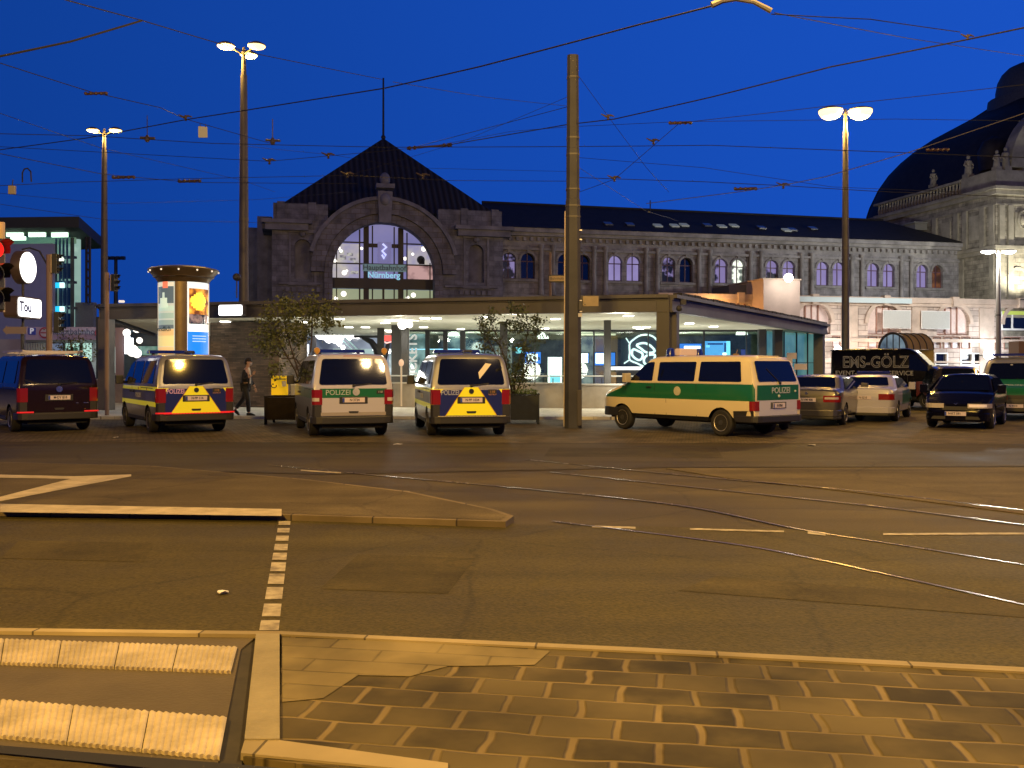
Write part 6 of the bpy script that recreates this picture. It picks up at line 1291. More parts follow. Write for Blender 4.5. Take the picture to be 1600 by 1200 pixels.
b = MB(); b.lathe([(.065, -.015), (.103, .02), (.108, .06), (.09, .10), (.04, .125)], (.078, 0, 1.70), 14); b.ball((.03, 0, 1.66), .085, 10, .9); mk("hair", b, M("hair_black", (.015, .01, .01), .6), pe, smooth=60)
b = MB(); b.ball((.15, 0, 1.625), .055, 10, .95); mk("face_mask", b, M("mask_grey", (.45, .42, .46), .7), pe, smooth=60)
b = MB(); b.ball((.178, -.035, 1.69), .012, 8); b.ball((.178, .035, 1.69), .012, 8); mk("eye", b, M("eye_dark", (.02, .02, .02), .2), pe, smooth=60)
mk("nose", MB().ball((.187, 0, 1.665), .02, 8, 1.3), skn, pe, smooth=60); mk("ear", MB().ball((.085, -.1, 1.665), .03, 8, 1.3).ball((.085, .1, 1.665), .03, 8, 1.3), skn, pe, smooth=60)
for wr, dr, nm in (((.27, -.20, 1.29), Vector((.6, .1, .8)), -1), ((.245, .22, .87), Vector((.15, 0, -1)), 1)):
    wv_ = Vector(wr); dr.normalize(); sd_ = dr.cross(Vector((0, 1, 0))).normalized(); pts = [wv_, wv_ + dr * .045, wv_ + dr * .085]; ed = [(0, 1), (1, 2)]; rd = [.024, (.022, .034), (.02, .036)]
    for k, ln in enumerate((.065, .075, .07, .055)):
        o3 = sd_ * ((k - 1.5) * .019); i0 = len(pts); cu = Vector((0, nm * .4, 0)) if k else Vector((0, nm * .3, 0))
        pts += [wv_ + dr * .088 + o3, wv_ + dr * (.088 + ln * .55) + o3 + cu * .03, wv_ + dr * (.088 + ln * .85) + o3 + cu * .09]; ed += [(2, i0), (i0, i0 + 1), (i0 + 1, i0 + 2)]; rd += [.0105, .0095, .008]
    i0 = len(pts); pts += [wv_ + dr * .04 - sd_ * .035, wv_ + dr * .075 - sd_ * .055]; ed += [(1, i0), (i0, i0 + 1)]; rd += [.011, .009]
    skin("hand", pts, ed, rd, skn, pe, 1)
for (x, y, z), a in (((.16, -.105, .035), 0), ((-.33, .105, .10), .7)):
    b = MB(); b.prism([(u_, -.045, w_) for u_, w_ in rpoly([(-.10, -.035), (.17, -.035), (.17, -.005), (.05, .055), (-.10, .06)], .03)], (0, .09, 0)); ca, sa = math.cos(a), math.sin(a)
    b.v = [(x + p[0] * ca - p[2] * sa * -1 if False else x + p[0] * ca + p[2] * sa, y + p[1], z - p[0] * sa + p[2] * ca) for p in b.v]; mk("shoe", b, shoe, pe, bevel=.01)
# ------------------------------------------------------------------ vehicles
tyre_m = M("tyre_rubber", (.018, .017, .016), .8); rim_m = M("rim_steel", (.30, .28, .25), .4, .6); hub_m = M("hub_dark", (.04, .04, .04), .5); rimw = M("rim_bright", (.55, .52, .46), .35, .7)
carglass = M("car_glass", (.004, .005, .008), .03, ior=1.55); plastic = M("black_plastic", (.022, .021, .02), .5); under = M("underbody", (.008, .008, .008), .9)
red_l = M("tail_red", (.17, .006, .006), .15, coat=1, em=.05, emc=(1, .03, .02)); clear_l = M("lens_clear", (.55, .5, .45), .12, coat=1); amber_l = M("lens_amber", (.55, .16, .02), .2, coat=1)
red_hot = M("reflector_red", (.6, .02, .02), .2, em=.45, emc=(1, .03, .03)); plate_w = M("plate_white_ref", (.62, .52, .50), .5, em=.04, emc=(.8, .6, .6)); plate_t = M("plate_text", (.03, .03, .05), .6); euro = M("plate_blue_strip", (.02, .05, .35), .5)
pol_blue = M("police_blue", (.012, .02, .15), .3, coat=.5); pol_yel = M("police_yellow", (.80, .70, .01), .35, coat=.4, em=.22, emc=(.8, .75, .02)); pol_green = M("police_green", (.012, .13, .05), .3, coat=.5)  # the yellow glows a little in place of retroreflected light
silver = M("paint_silver", (.30, .30, .29), .35, .5, coat=.6, noise=.10, nscale=2); whitep = M("paint_white", (.47, .46, .56), .3, coat=.6); cream = M("paint_cream", (.74, .63, .38), .3, coat=.6)
seam_m = M("panel_seam", (.03, .03, .03), .7); beacon = M("beacon_blue", (.01, .02, .20), .15, coat=1); chrome = M("chrome", (.7, .7, .68), .15, 1.0)
RR_, RL_, RF_, RB_ = (R(90), 0, R(-90)), (R(90), 0, R(180)), (R(90), 0, R(90)), (R(90), 0, 0)

def interp(P, x):
    if x <= P[0][0]: return P[0][1]
    for (a, b), (c, d) in zip(P, P[1:]):
        if x <= c: return b + (d - b) * (x - a) / max(1e-6, c - a)
    return P[-1][1]
class Veh:
    def __init__(s, name, label, cat, px, py, ref, theta, sp, group=None):
        s.sp = sp; th = R(theta); fx, fy = -math.sin(th), math.cos(th); lx, ly = -math.cos(th), -math.sin(th)
        p = gp(px, py, .004); X = p.x - ref[0] * fx - ref[1] * lx; Y = p.y - ref[0] * fy - ref[1] * ly
        s.root = emp(name, (X, Y, .004), th + R(90), label, cat, group); s.shell()
    def w(s, x):
        q = s.sp; L_ = q['L']; k, n_ = q.get('rk', (.05, .18)); f, m_ = q.get('fk', (.22, .7)); w_ = q['W'] / 2
        if x < n_: t = 1 - x / n_; w_ -= k * (1 - math.sqrt(max(0, 1 - t * t)))
        if x > L_ - m_: t = (x - (L_ - m_)) / m_; w_ -= f * (1 - math.sqrt(max(0, 1 - t * t)))
        return w_
    def ys(s, x, z):
        q = s.sp; w_ = s.w(x); y = w_ - .04 * max(0, (.6 - z) / .35)
        if z > q['belt']: y -= q['inset'] * (z - q['belt']) / (q['H'] - q['belt'])
        return y
    def top(s, x): return interp(s.sp['prof'], x)
    def bot(s, x):
        q = s.sp; z = q['sill']
        if x < .75: z = max(z, q.get('rz', .42) - (x * .1))
        if x > q['L'] - .6: z = max(z, q.get('fz', .32))
        for xc, r_ in q['arch']:
            d = abs(x - xc)
            if d < r_: z = max(z, q['wr'] * .95 + math.sqrt(r_ * r_ - d * d))
        return z
    def shell(s):
        q = s.sp; L_ = q['L']; xs = {0, .02, .05, .1, .15, .2, L_, L_ - .02, L_ - .06, L_ - .12, L_ - .25, L_ - .4}
        for p in q['prof']: xs.add(p[0])
        for xc, r_ in q['arch']:
            for i in range(13): xs.add(round(xc + r_ * math.cos(math.pi * i / 12), 3))
            xs.add(round(xc - r_ - .004, 3)); xs.add(round(xc + r_ + .004, 3))
        for v in q.get('xs', ()): xs.add(v)
        x = .3
        while x < L_ - .3: xs.add(round(x, 3)); x += .22
        xs = sorted(v for v in xs if 0 <= v <= L_); lev = q['lev']; b = MB(); rows = len(lev) + 5; vs = []; N = rows * 2 - 1
        for x in xs:
            zb = s.bot(x); zt = s.top(x); sec = []; sh = min(.10, max(.02, (zt - zb) * .2))
            for z in lev:
                z_ = min(max(z, zb), zt - sh); sec.append((s.ys(x, z_), z_))
            z_ = max(zt - sh, sec[-1][1]); sec.append((s.ys(x, z_), z_)); yt = s.ys(x, zt)
            sec += [(yt - .022, zt - .045 * sh / .1), (yt - .075, zt - .012 * sh / .1), (yt * .5, zt + .012), (0, zt + .018)]
            vs += [(x, y, z) for y, z in sec] + [(x, -y, z) for y, z in sec[:-1][::-1]]
        b.v = vs; fn = q['mat']
        for i in range(len(xs) - 1):
            for k in range(N - 1):
                f = (i * N + k, i * N + k + 1, (i + 1) * N + k + 1, (i + 1) * N + k); c = [sum(vs[j][d] for j in f) / 4 for d in range(3)]
                kk = k if k < rows - 1 else N - 2 - k
                b.f.append(f); b.m.append(fn(c[0], c[2], kk >= len(lev)))
        b.f.append(tuple(range(N))[::-1]); b.m.append(q.get('rearm', 0)); b.f.append(tuple(range((len(xs) - 1) * N, len(xs) * N))); b.m.append(q.get('frontm', 0))
        s.body = mk("body", b, q['mats'], s.root, smooth=32, fix=True)
        b = MB(); w_ = q['W'] / 2 - .03; a = [(0.12, L_ - .12, .30, .62)]
        b.bb(.12, L_ - .2, -w_ + .22, w_ - .22, q['sill'] - .04, q['belt'] - .25); b.bb(q['arch'][0][0] + .42, q['arch'][1][0] - .42, -w_ + .04, w_ - .04, q['sill'] + .02, q['belt'] - .25)
        mk("underbody", b, under, s.root)
        r_ = q['wr']; tw_ = q.get('tw', .20); tr = q['W'] / 2 - tw_ / 2 - .02
        for xc, _ in q['arch']:
            for sd in (1, -1):
                y = tr * sd; b = MB(); h = tw_ / 2
                b.lathe([(r_ * .60, -h), (r_ * .88, -h - .005), (r_ * .98, -h * .75), (r_, 0), (r_ * .98, h * .75), (r_ * .88, h + .005), (r_ * .60, h)], (xc, y, r_), 28, 'y')
                wl = mk("wheel", b, tyre_m, s.root, smooth=40)
                b = MB(); pr = [(r_ * .63, h * .8), (r_ * .62, h + .008), (r_ * .56, h - .004), (r_ * .50, h - .03), (r_ * .36, h - .022), (r_ * .22, h - .004), (.01, h - .002)]
                b.lathe([(a_, z_ * sd) for a_, z_ in pr], (xc, y, r_), 24, 'y'); rm = mk("rim", b, q.get('rim', rim_m), wl, smooth=30)
                b = MB(); b.lathe([(r_ * .20, (h - .002) * sd), (r_ * .19, (h + .012) * sd), (.01, (h + .014) * sd)], (xc, y, r_), 14, 'y')
                for k in range(10):
                    a_ = k * .6283; b.lathe([(.018, (h - .01) * sd), (.018, (h - .0) * sd)], (xc + math.cos(a_) * r_ * .43, y, r_ + math.sin(a_) * r_ * .43), 6, 'y')
                mk("hub_cap", b, hub_m, wl, smooth=30)
    def plate3(s, pts, nv, th, mt, name, parent=None, rnd=0):
        b = MB(); b.prism(pts, Vector(nv).normalized() * th); return mk(name, b, mt, parent or s.root)
    def side(s, name, pts, mt, sides=(1, -1), rr=.04, off=.004, th=.008, parent=None):
        o = []
        for sd in sides:
            P_ = rpoly(pts, rr) if rr else pts
            o.append(s.plate3([(x, sd * (s.ys(x, z) + off), z) for x, z in P_], (0, sd, 0), th, mt, name, parent))
        return o
    def rear_x(s, z, front=False):
        P_ = s.sp['prof']; rng = range(len(P_) - 1)
        if not front:
            for i in rng:
                if P_[i][1] <= z <= P_[i + 1][1]: return P_[i][0] + (P_[i + 1][0] - P_[i][0]) * (z - P_[i][1]) / (P_[i + 1][1] - P_[i][1])
            return 0
        for i in reversed(rng):
            if P_[i + 1][1] <= z <= P_[i][1]: return P_[i][0] + (P_[i + 1][0] - P_[i][0]) * (P_[i][1] - z) / (P_[i][1] - P_[i + 1][1])
        return s.sp['L']
    def rear(s, name, pts, mt, rr=.05, off=.012, th=.008, parent=None, flat=False):
        P_ = rpoly(pts, rr) if rr else pts
        return s.plate3([((0 if flat else s.rear_x(z)) - off, y, z + (0 if flat or z < s.sp['prof'][0][1] else .012)) for y, z in P_], (-1, 0, .0 if flat else .2), th, mt, name, parent)
    def front(s, name, pts, mt, rr=.05, off=.012, th=.008, parent=None, flat=False):
        P_ = rpoly(pts, rr) if rr else pts
        return s.plate3([((s.sp['L'] if flat else s.rear_x(z, True)) + off, y, z + .012) for y, z in P_], (1, 0, .0 if flat else .3), th, mt, name, parent)
    def corner(s, name, z0, z1, yin, xout, mt, sides=(1, -1), off=.014, end='r', taper=0.0):
        o = []; L_ = s.sp['L']
        for sd in sides:
            w0 = s.w(0 if end == 'r' else L_)
            fx = (lambda x: x) if end == 'r' else (lambda x: L_ - x)
            steps = [.0, .02, .05, .1, .16, .24, .34, .5]; steps = [v for v in steps if v < xout] + [xout]
            out = [(fx(-off), w0 - yin)] + [(fx(x - off * .8 * (x < .02)), s.w(fx(x)) + off * min(1, .4 + x * 12)) for x in steps]; inn = [(fx(xout), s.w(fx(xout)) - .04), (fx(.05), w0 - .05), (fx(.05), w0 - yin)]
            o.append(s.plate3([(x, sd * y, z0) for x, y in out + inn], (0, 0, 1), z1 - z0, mt, name))
        return o
    def bumper(s, z0, z1, mt, end='r', off=.05, xlen=.5, depth=.07, name="bumper"):
        L_ = s.sp['L']; fx = (lambda x: x) if end == 'r' else (lambda x: L_ - x); w0 = s.w(fx(0))
        half = [(fx(xlen), s.w(fx(xlen)) + .008)] + [(fx(x), s.w(fx(x)) + off * .3) for x in (.3, .16, .08, .03) if x < xlen] + [(fx(-depth * .6), w0 - .03), (fx(-depth), w0 - .16), (fx(-depth - .015), w0 * .4)]
        P_ = [(x, y) for x, y in half] + [(x, -y) for x, y in half[::-1]] + [(fx(.12), -w0 + .1), (fx(.12), w0 - .1)]
        o = s.plate3([(x, y, z0) for x, y in P_], (0, 0, 1), z1 - z0, mt, name); bv = o.modifiers.new("bevel", 'BEVEL'); bv.width = .02; bv.segments = 2; bv.limit_method = 'ANGLE'; bv.angle_limit = R(50); return o
    def numplate(s, y, z, txt, end='r', x=-.03, wd=.52, light_=None):
        sg = -1 if end == 'r' else 1; X = x if end == 'r' else s.sp['L'] - x
        o = mk("number_plate", MB().bb(X - .006, X + .006, y - wd / 2, y + wd / 2, z - .055, z + .055), plate_w, s.root, bevel=.004)
        mk("plate_strip", MB().bb(X + sg * .007, X + sg * .009, y + (wd / 2 - .045) if end == 'r' else y - wd / 2, y + wd / 2 if end == 'r' else y - wd / 2 + .045, z - .05, z + .05), euro, o)
        text("plate_number", txt, .088, plate_t, o, (X + sg * .010, y - .02, z), RR_ if end == 'r' else RF_, ext=.001, bold=.002, sx=.86)
    def wiper(s, y0, y1, z0, z1):
        mk("wiper", MB().tube([(s.rear_x(z0) - .03, y0, z0), (s.rear_x(z1) - .03, y1, z1)], .012, 5).ball((s.rear_x(z0) - .03, y0, z0), .035, 8), plastic, s.root)
    def mirror(s, x, z, mt=None):
        for sd in (1, -1):
            y = s.ys(x, z); b = MB(); b.box((x, sd * (y + .16), z + .04), (.14, .20, .24)); b.tube([(x, sd * y, z - .05), (x, sd * (y + .1), z)], .035, 6); mk("mirror", b, mt or plastic, s.root, bevel=.03)
    def seams(s, xs, z0, z1, sides=(1, -1), w_=.012):
        for sd in sides:
            b = MB()
            for x in xs: b.prism([(x - w_ / 2, sd * (s.ys(x, z0) + .003), z0), (x + w_ / 2, sd * (s.ys(x, z0) + .003), z0), (x + w_ / 2, sd * (s.ys(x, min(z1, s.sp['belt'])) + .003), min(z1, s.sp['belt'])), (x - w_ / 2, sd * (s.ys(x, min(z1, s.sp['belt'])) + .003), min(z1, s.sp['belt']))], (0, sd * .002, 0))
            mk("door_seam", b, seam_m, s.root)

# ---- modern transporter (rear view vans)
def T5(mats, matfn, lev=(.34, .5, .68, .80, 1.07, 1.17), rearm=0, rim=rim_m, frontm=0):
    return dict(L=4.89, W=1.904, H=1.98, sill=.26, belt=1.19, rz=.36, inset=.155, wr=.335, tw=.215, arch=[(.99, .40), (3.99, .40)], rk=(.055, .2), fk=(.26, .8), lev=lev, mats=mats, mat=matfn, rearm=rearm, rim=rim, frontm=frontm,
                prof=[(0, 1.19), (.20, 1.86), (.27, 1.93), (.42, 1.965), (1.5, 1.985), (2.9, 1.97), (3.2, 1.90), (3.42, 1.80), (4.22, 1.20), (4.36, 1.12), (4.72, .98), (4.83, .86), (4.89, .68)])
def t5_common(v, plate, txt_glass=carglass, seams=True, refl=False):
    v.rear("rear_window", [(-.80, 1.235), (.80, 1.235), (.705, 1.84), (-.705, 1.84)], txt_glass, .07)
    v.side("side_window", [(.42, 1.25), (1.72, 1.25), (1.72, 1.82), (.50, 1.82)], txt_glass, rr=.06)
    v.side("side_window", [(1.84, 1.25), (2.86, 1.25), (2.86, 1.82), (1.84, 1.82)], txt_glass, rr=.05)
    v.side("front_side_window", [(2.98, 1.25), (4.02, 1.22), (3.46, 1.72), (3.22, 1.81), (2.98, 1.82)], txt_glass, rr=.04)
    v.front("windscreen", [(-.80, 1.27), (.80, 1.27), (.68, 1.78), (-.68, 1.78)], txt_glass, .05)
    v.corner("tail_light", .78, 1.13, .17, .10, red_l)
    v.corner("corner_trim", .50, .775, .155, .08, plastic, off=.008)
    v.bumper(.33, .50, plastic); v.bumper(.28, .52, plastic, 'f', xlen=.6)
    v.numplate(0, .885, plate)
    mk("plate_recess", MB().bb(-.016, -.004, -.33, .33, .80, .965), plastic, v.root, bevel=.01)
    v.wiper(-.0, -.42, 1.22, 1.27); v.mirror(3.92, 1.28)
    mk("tailgate_handle", MB().prism([(-.012, y, z) for y, z in rpoly([(-.12, .625), (.12, .625), (.10, .575), (-.10, .575)], .015)], (-.012, 0, 0)), plastic, v.root)
    b = MB()
    for y in (-.775, .775): b.bb(-.006, -.001, y - .006, y + .006, .5, 1.16)
    b.bb(-.006, -.001, -.775, .775, .50, .512); mk("tailgate_seam", b, seam_m, v.root)
    if seams: v.seams((1.78, 2.92), .40, 1.19)
    for sd in (1, -1):
        mk("door_handle", MB().box((3.02, sd * (v.ys(3.0, 1.02) + .02), 1.02), (.17, .035, .045)).box((2.72, sd * (v.ys(2.7, 1.02) + .02), 1.02), (.15, .035, .045)), plastic, v.root, bevel=.008)
        mk("door_rail", MB().box((1.05, sd * (v.ys(1.0, 1.13) + .004), 1.135), (1.35, .014, .016)), seam_m, v.root)
        mk("sill_trim", MB().box((2.5, sd * (v.ys(2.5, .36) + .006), .345), (2.1, .02, .09)), plastic, v.root)
    if refl: v.corner("reflector", .51, .545, .30, .03, red_hot, off=.05)
def lightbar(v, x, y=.62, z=None, blocks_=False, h=.09, mt=None):
    z = z or 1.985; b = MB(); b.prism([(x, yy, zz) for yy, zz in rpoly([(-y, z + .04), (y, z + .04), (y - .03, z + .04 + h), (-y + .03, z + .04 + h)], .03)], (.26, 0, 0)); lb = mk("light_bar", b, mt or beacon, v.root, bevel=.015)
    mk("bar_foot", MB().bb(x + .06, x + .2, -y * .8, -y * .7, z - .02, z + .05).bb(x + .06, x + .2, y * .7, y * .8, z - .02, z + .05), plastic, lb)

# 1 black van
black = M("paint_black_brown", (.014, .006, .006), .16, .0, spec=.35)
v = Veh("van", "dark van with number plate and roof rack, leftmost vehicle in the photo", "van", 21, 674.4, (.99, .85), 39.5, T5([black, plastic], lambda x, z, r: 0, rim=rimw), "parked vans")
t5_common(v, "M·DY 818", refl=True); mk("roof_rack", MB().bb(.9, 1.0, -.72, .72, 2.02, 2.09).bb(2.4, 2.5, -.72, .72, 2.02, 2.09).bb(.6, 3.0, .68, .72, 2.06, 2.10).bb(.6, 3.0, -.72, -.68, 2.06, 2.10).bb(1.6, 1.66, -.72, .72, 2.02, 2.09), M("rack_alu", (.62, .58, .56), .4, .3), v.root)
mk("emblem", MB().lathe([(.085, -.02), (.075, -.035)], (-.0, 0, 1.10), 20, 'x').tube([(-.045, -.05, 1.13), (-.045, -.0, 1.06), (-.045, .05, 1.13)], .009, 5), chrome, v.root)
mk("badge", MB().bb(-.02, -.01, -.70, -.58, .73, .75).bb(-.02, -.01, -.45, -.40, .73, .75), chrome, v.root)
# 2 & 4 blue and yellow police vans
def by_mat(x, z, roof):
    if roof or z > 1.17: return 0
    if z > 1.07: return 1
    if z > .80: return 1 if x < .22 and z > .98 else 2
    if z > .68: return 1
    return 0
def police_by(label, px, py, theta, plate, red=True, glint=False):
    v = Veh("police_van", label, "police van", px, py, (.99, .85), theta, T5([silver, pol_yel, pol_blue, plastic], by_mat), "police vans")
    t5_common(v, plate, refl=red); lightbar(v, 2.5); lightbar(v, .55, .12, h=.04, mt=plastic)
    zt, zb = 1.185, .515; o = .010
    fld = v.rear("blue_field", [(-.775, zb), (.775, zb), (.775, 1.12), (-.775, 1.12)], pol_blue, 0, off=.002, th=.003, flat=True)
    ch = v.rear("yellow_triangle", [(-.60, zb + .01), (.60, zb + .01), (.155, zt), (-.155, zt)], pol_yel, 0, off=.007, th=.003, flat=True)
    for sd in (1, -1):
        v.rear("yellow_corner", [(sd * .90, 1.14), (sd * .66, 1.14), (sd * .775, .98), (sd * .89, .99)][::sd], pol_yel, 0, off=.008, th=.003, flat=True)
        b = MB(); b.tube([(-.012, sd * .61, zb), (-.012, sd * .165, zt)], .006, 4); mk("chevron_edge", b, M("edge_orange", (.75, .35, .05), .5), v.root)
    rw_ = M("letter_reflect", (.50, .30, .42), .4, em=.12, emc=(.8, .35, .6)) if red else M("letter_greyblue", (.30, .32, .42), .4, em=.05)
    text("police_lettering", "POLIZEI", .155, rw_, v.root, (-.014, .50, 1.055), RR_, ext=.002, bold=.003, sx=.80)
    text("small_lettering", "110", .08, M("letter_orange", (.5, .25, .1), .5), v.root, (-.02, -.50, 1.075), RR_, ext=.001); text("small_lettering", "NOTRUF", .05, M("letter_orange", (.5, .25, .1), .5), v.root, (-.02, -.50, 1.01), RR_, ext=.001)
    mk("small_panel", MB().bb(-.012, -.007, -.60, -.40, 1.03, 1.13), plastic, v.root)
    mk("emblem", MB().lathe([(.06, -.03), (.055, -.015)], (0, 0, 1.09), 18, 'x'), M("emblem_dark", (.05, .05, .05), .3, .5), v.root)
    text("police_lettering", "POLIZEI", .17, M("letter_grey", (.55, .55, .56), .5), v.root, (2.1, v.ys(2, .93) + .012, .93), RL_, ext=.002, sx=1.1)
    for x in (1.0, 2.0): mk("side_badge", MB().bb(x, x + .1, v.ys(x, 1.1) + .004, v.ys(x, 1.1) + .008, 1.08, 1.14), M("letter_orange", (.5, .25, .1), .5), v.root)
    if red:
        b = MB()
        for k in range(22): b.bb(-.118, -.10, -.80 + k * .073, -.80 + k * .073 + .062, .505, .53)
        mk("reflective_strip", b, red_hot, v.root)
    else:
        b = MB()
        for k in range(22): b.bb(-.118, -.10, -.80 + k * .073, -.80 + k * .073 + .062, .505, .52)
        mk("reflective_strip", b, M("reflector_pale", (.55, .5, .35), .3), v.root)
    if glint: v.rear("painted_glint", [(-.18, 1.52), (-.20, 1.36), (-.42, 1.62), (-.50, 1.72), (-.36, 1.74)][::-1], M("glint_yellowish", (.62, .50, .28), .6, em=.25), 0, off=.024, th=.003)  # pale emissive sheet painted as a lamp glint on the glass
    return v
police_by("blue and yellow police van with red reflective strip parked in front of the advertising column", 237, 676, 33, "N·PP 114")
police_by("blue and yellow police van with a painted lamp glint on its rear window", 673, 680, 11, "N·PP 1034", False, True)
# 3 white and green police van
def gw_mat(x, z, roof):
    if roof or z > 1.17: return 0
    if z > .92: return 1
    return 2
v = Veh("police_van", "white and green police van with amber roof lamps in the gap between the two trees", "police van", 487.5, 680.7, (.99, .85), 18.5, T5([whitep, pol_green, silver], gw_mat, (.34, .5, .7, .92, 1.17)), "police vans")
t5_common(v, "N·3724"); lightbar(v, 2.3, .66)
v.rear("green_field", [(-.775, .94), (.775, .94), (.775, 1.155), (-.775, 1.155)], pol_green, 0, off=.002, th=.003, flat=True)
text("police_lettering", "POLIZEI", .17, M("letter_green_grey", (.42, .46, .42), .5, em=.05), v.root, (-.012, .36, 1.06), RR_, ext=.002, sx=1.0)
mk("emblem", MB().lathe([(.085, -.02), (.07, -.006)], (0, -.06, 1.075), 20, 'x').tube([(-.024, -.11, 1.10), (-.024, -.06, 1.04), (-.024, -.01, 1.10)], .008, 5), M("emblem_pale", (.6, .6, .58), .3, .4), v.root)
mk("small_panel", MB().bb(-.012, -.007, -.72, -.54, 1.03, 1.11), plastic, v.root); text("small_lettering", "110", .07, M("letter_pale2", (.5, .5, .5), .5), v.root, (-.016, -.63, 1.07), RR_, ext=.001)
v.corner("tail_light_lens", .86, .94, .10, .05, clear_l, off=.018); mk("third_brake_light", MB().bb(.235, .25, -.20, .20, 1.885, 1.93), M("brake_mauve", (.35, .12, .15), .4), v.root)
mk("bumper_bar", MB().bb(-.02, -.008, -.76, .76, .52, .60), M("paint_shadow", (.30, .27, .27), .5), v.root)
for sd in (1, -1):
    mk("amber_lamp", MB().box((.42, sd * .80, 1.99), (.10, .05, .06)).lathe([(.065, -.03), (.075, 0), (.065, .03)], (.40, sd * .80, 2.05), 14, 'x'), M("amber_lamp", (.40, .20, .03), .3, em=.10, emc=(.9, .4, .05)), v.root, smooth=40)
# 5 older cream and green van
def t4_mat(x, z, roof):
    if roof or z > 1.25: return 0
    if z > .86: return 1
    return 0
sp = dict(L=5.15, W=1.84, H=1.94, sill=.34, belt=1.25, rz=.40, inset=.15, wr=.325, tw=.2, arch=[(.98, .385), (4.30, .385)], rk=(.05, .16), fk=(.24, .8), lev=(.45, .62, .86, 1.25), mats=[cream, pol_green], mat=t4_mat, rearm=0, rim=rimw,
          prof=[(0, 1.25), (.20, 1.83), (.30, 1.90), (.6, 1.93), (2.0, 1.945), (3.2, 1.93), (3.42, 1.87), (4.18, 1.27), (4.34, 1.20), (4.95, 1.02), (5.10, .92), (5.15, .72)])
v = Veh("police_van", "older cream and green police van seen from its side, right of the mast", "police van", 1129, 681.6, (.98, .83), 38, sp, "police vans")
gl_ = carglass
v.rear("rear_window", [(-.74, 1.31), (.74, 1.31), (.68, 1.79), (-.68, 1.79)], gl_, .05)
v.side("side_window", [(.36, 1.31), (1.66, 1.31), (1.66, 1.79), (.46, 1.79)], gl_, rr=.04); v.side("side_window", [(1.80, 1.31), (3.02, 1.31), (3.02, 1.79), (1.80, 1.79)], gl_, rr=.04)
v.side("front_side_window", [(3.20, 1.31), (4.02, 1.31), (3.50, 1.74), (3.40, 1.79), (3.20, 1.79)], gl_, rr=.03); v.front("windscreen", [(-.76, 1.32), (.76, 1.32), (.68, 1.82), (-.68, 1.82)], gl_, .04)
v.corner("tail_light", .64, .86, .14, .12, red_l); v.bumper(.36, .52, plastic, depth=.10, xlen=.55); v.bumper(.36, .60, plastic, 'f', xlen=.75)
v.side("sill_cladding", [(.02, .42), (.58, .42), (.58, .62), (.02, .64)], plastic, rr=.02, th=.012)
v.seams((1.73, 3.11, 4.16), .42, 1.25); v.seams((2.72, ), .42, .86, w_=.008); v.side("window_trim", [(.3, 1.262), (4.1, 1.262), (4.1, 1.280), (.3, 1.280)], M("trim_pale", (.6, .55, .4), .5), rr=0, th=.006)
fld = v.rear("green_field", [(-.80, .88), (.80, .88), (.80, 1.235), (-.80, 1.235)], pol_green, 0, off=.002, th=.003, flat=True)
v.rear("lower_tailgate", [(-.74, .46), (.74, .46), (.74, .875), (-.74, .875)], M("paint_white_cool_light", (.56, .55, .64), .4, coat=.4), .02, off=.003, th=.006, flat=True)  # cooler light on the rear is put into this plate's white
text("police_lettering", "POLIZEI", .20, M("letter_green_grey", (.42, .46, .42), .5, em=.05), v.root, (-.012, -.10, 1.10), RR_, ext=.002, bold=.002, sx=1.05); mk("star_badge", MB().ball((-.01, -.02, .97), .035, 6).ball((-.01, -.66, 1.08), .03, 6), M("letter_green_grey", (.42, .46, .42)), v.root)
v.numplate(.0, .75, "N·3061", wd=.46); mk("plate_recess", MB().bb(-.014, -.004, -.30, .30, .68, .83), M("recess_grey", (.10, .10, .10), .6), v.root)
v.wiper(-.05, .32, 1.28, 1.62); v.mirror(3.98, 1.34, M("mirror_cream", (.55, .48, .34), .5))
for sd in (1, -1):
    c = (2.34, sd * (v.ys(2.3, 1.05) + .003), 1.06); mk("round_crest", MB().lathe([(.115, 0), (.11, sd * .006)], c, 24, 'y').lathe([(.06, 0), (.055, sd * .010)], c, 16, 'y'), M("crest_pale", (.52, .50, .34), .5), v.root)
for x in (3.22, 4.1): mk("door_handle", MB().bb(x, x + .16, v.ys(x, 1.14) + .002, v.ys(x, 1.14) + .035, 1.13, 1.165), plastic if x < 4 else pol_green, v.root, bevel=.01)
b = MB(); b.lathe([(.12, 1.93), (.115, 2.03), (.09, 2.13), (.03, 2.15)], (2.9, .55, 0), 18); mk("blue_beacon", b, beacon, v.root, smooth=True)
b = MB(); b.lathe([(.12, 1.93), (.115, 2.03), (.09, 2.13), (.03, 2.15)], (2.9, -.55, 0), 18); mk("blue_beacon", b, beacon, v.root, smooth=True)
sb = mk("roof_sign_box", MB().bb(2.75, 2.95, -.32, .34, 1.96, 2.14), M("roof_sign_pale", (.62, .48, .40), .5, em=.12), v.root, bevel=.03)
mk("antenna_base", MB().box((1.0, .3, 1.96), (.12, .08, .05)).tube([(1.0, .3, 1.97), (.95, .3, 2.08)], .01, 5), M("antenna_bronze", (.25, .16, .06), .5), v.root); mk("rear_roof_light", MB().bb(.28, .36, -.40, .30, 1.90, 1.93), M("roof_glint", (.75, .62, .4), .3), v.root)
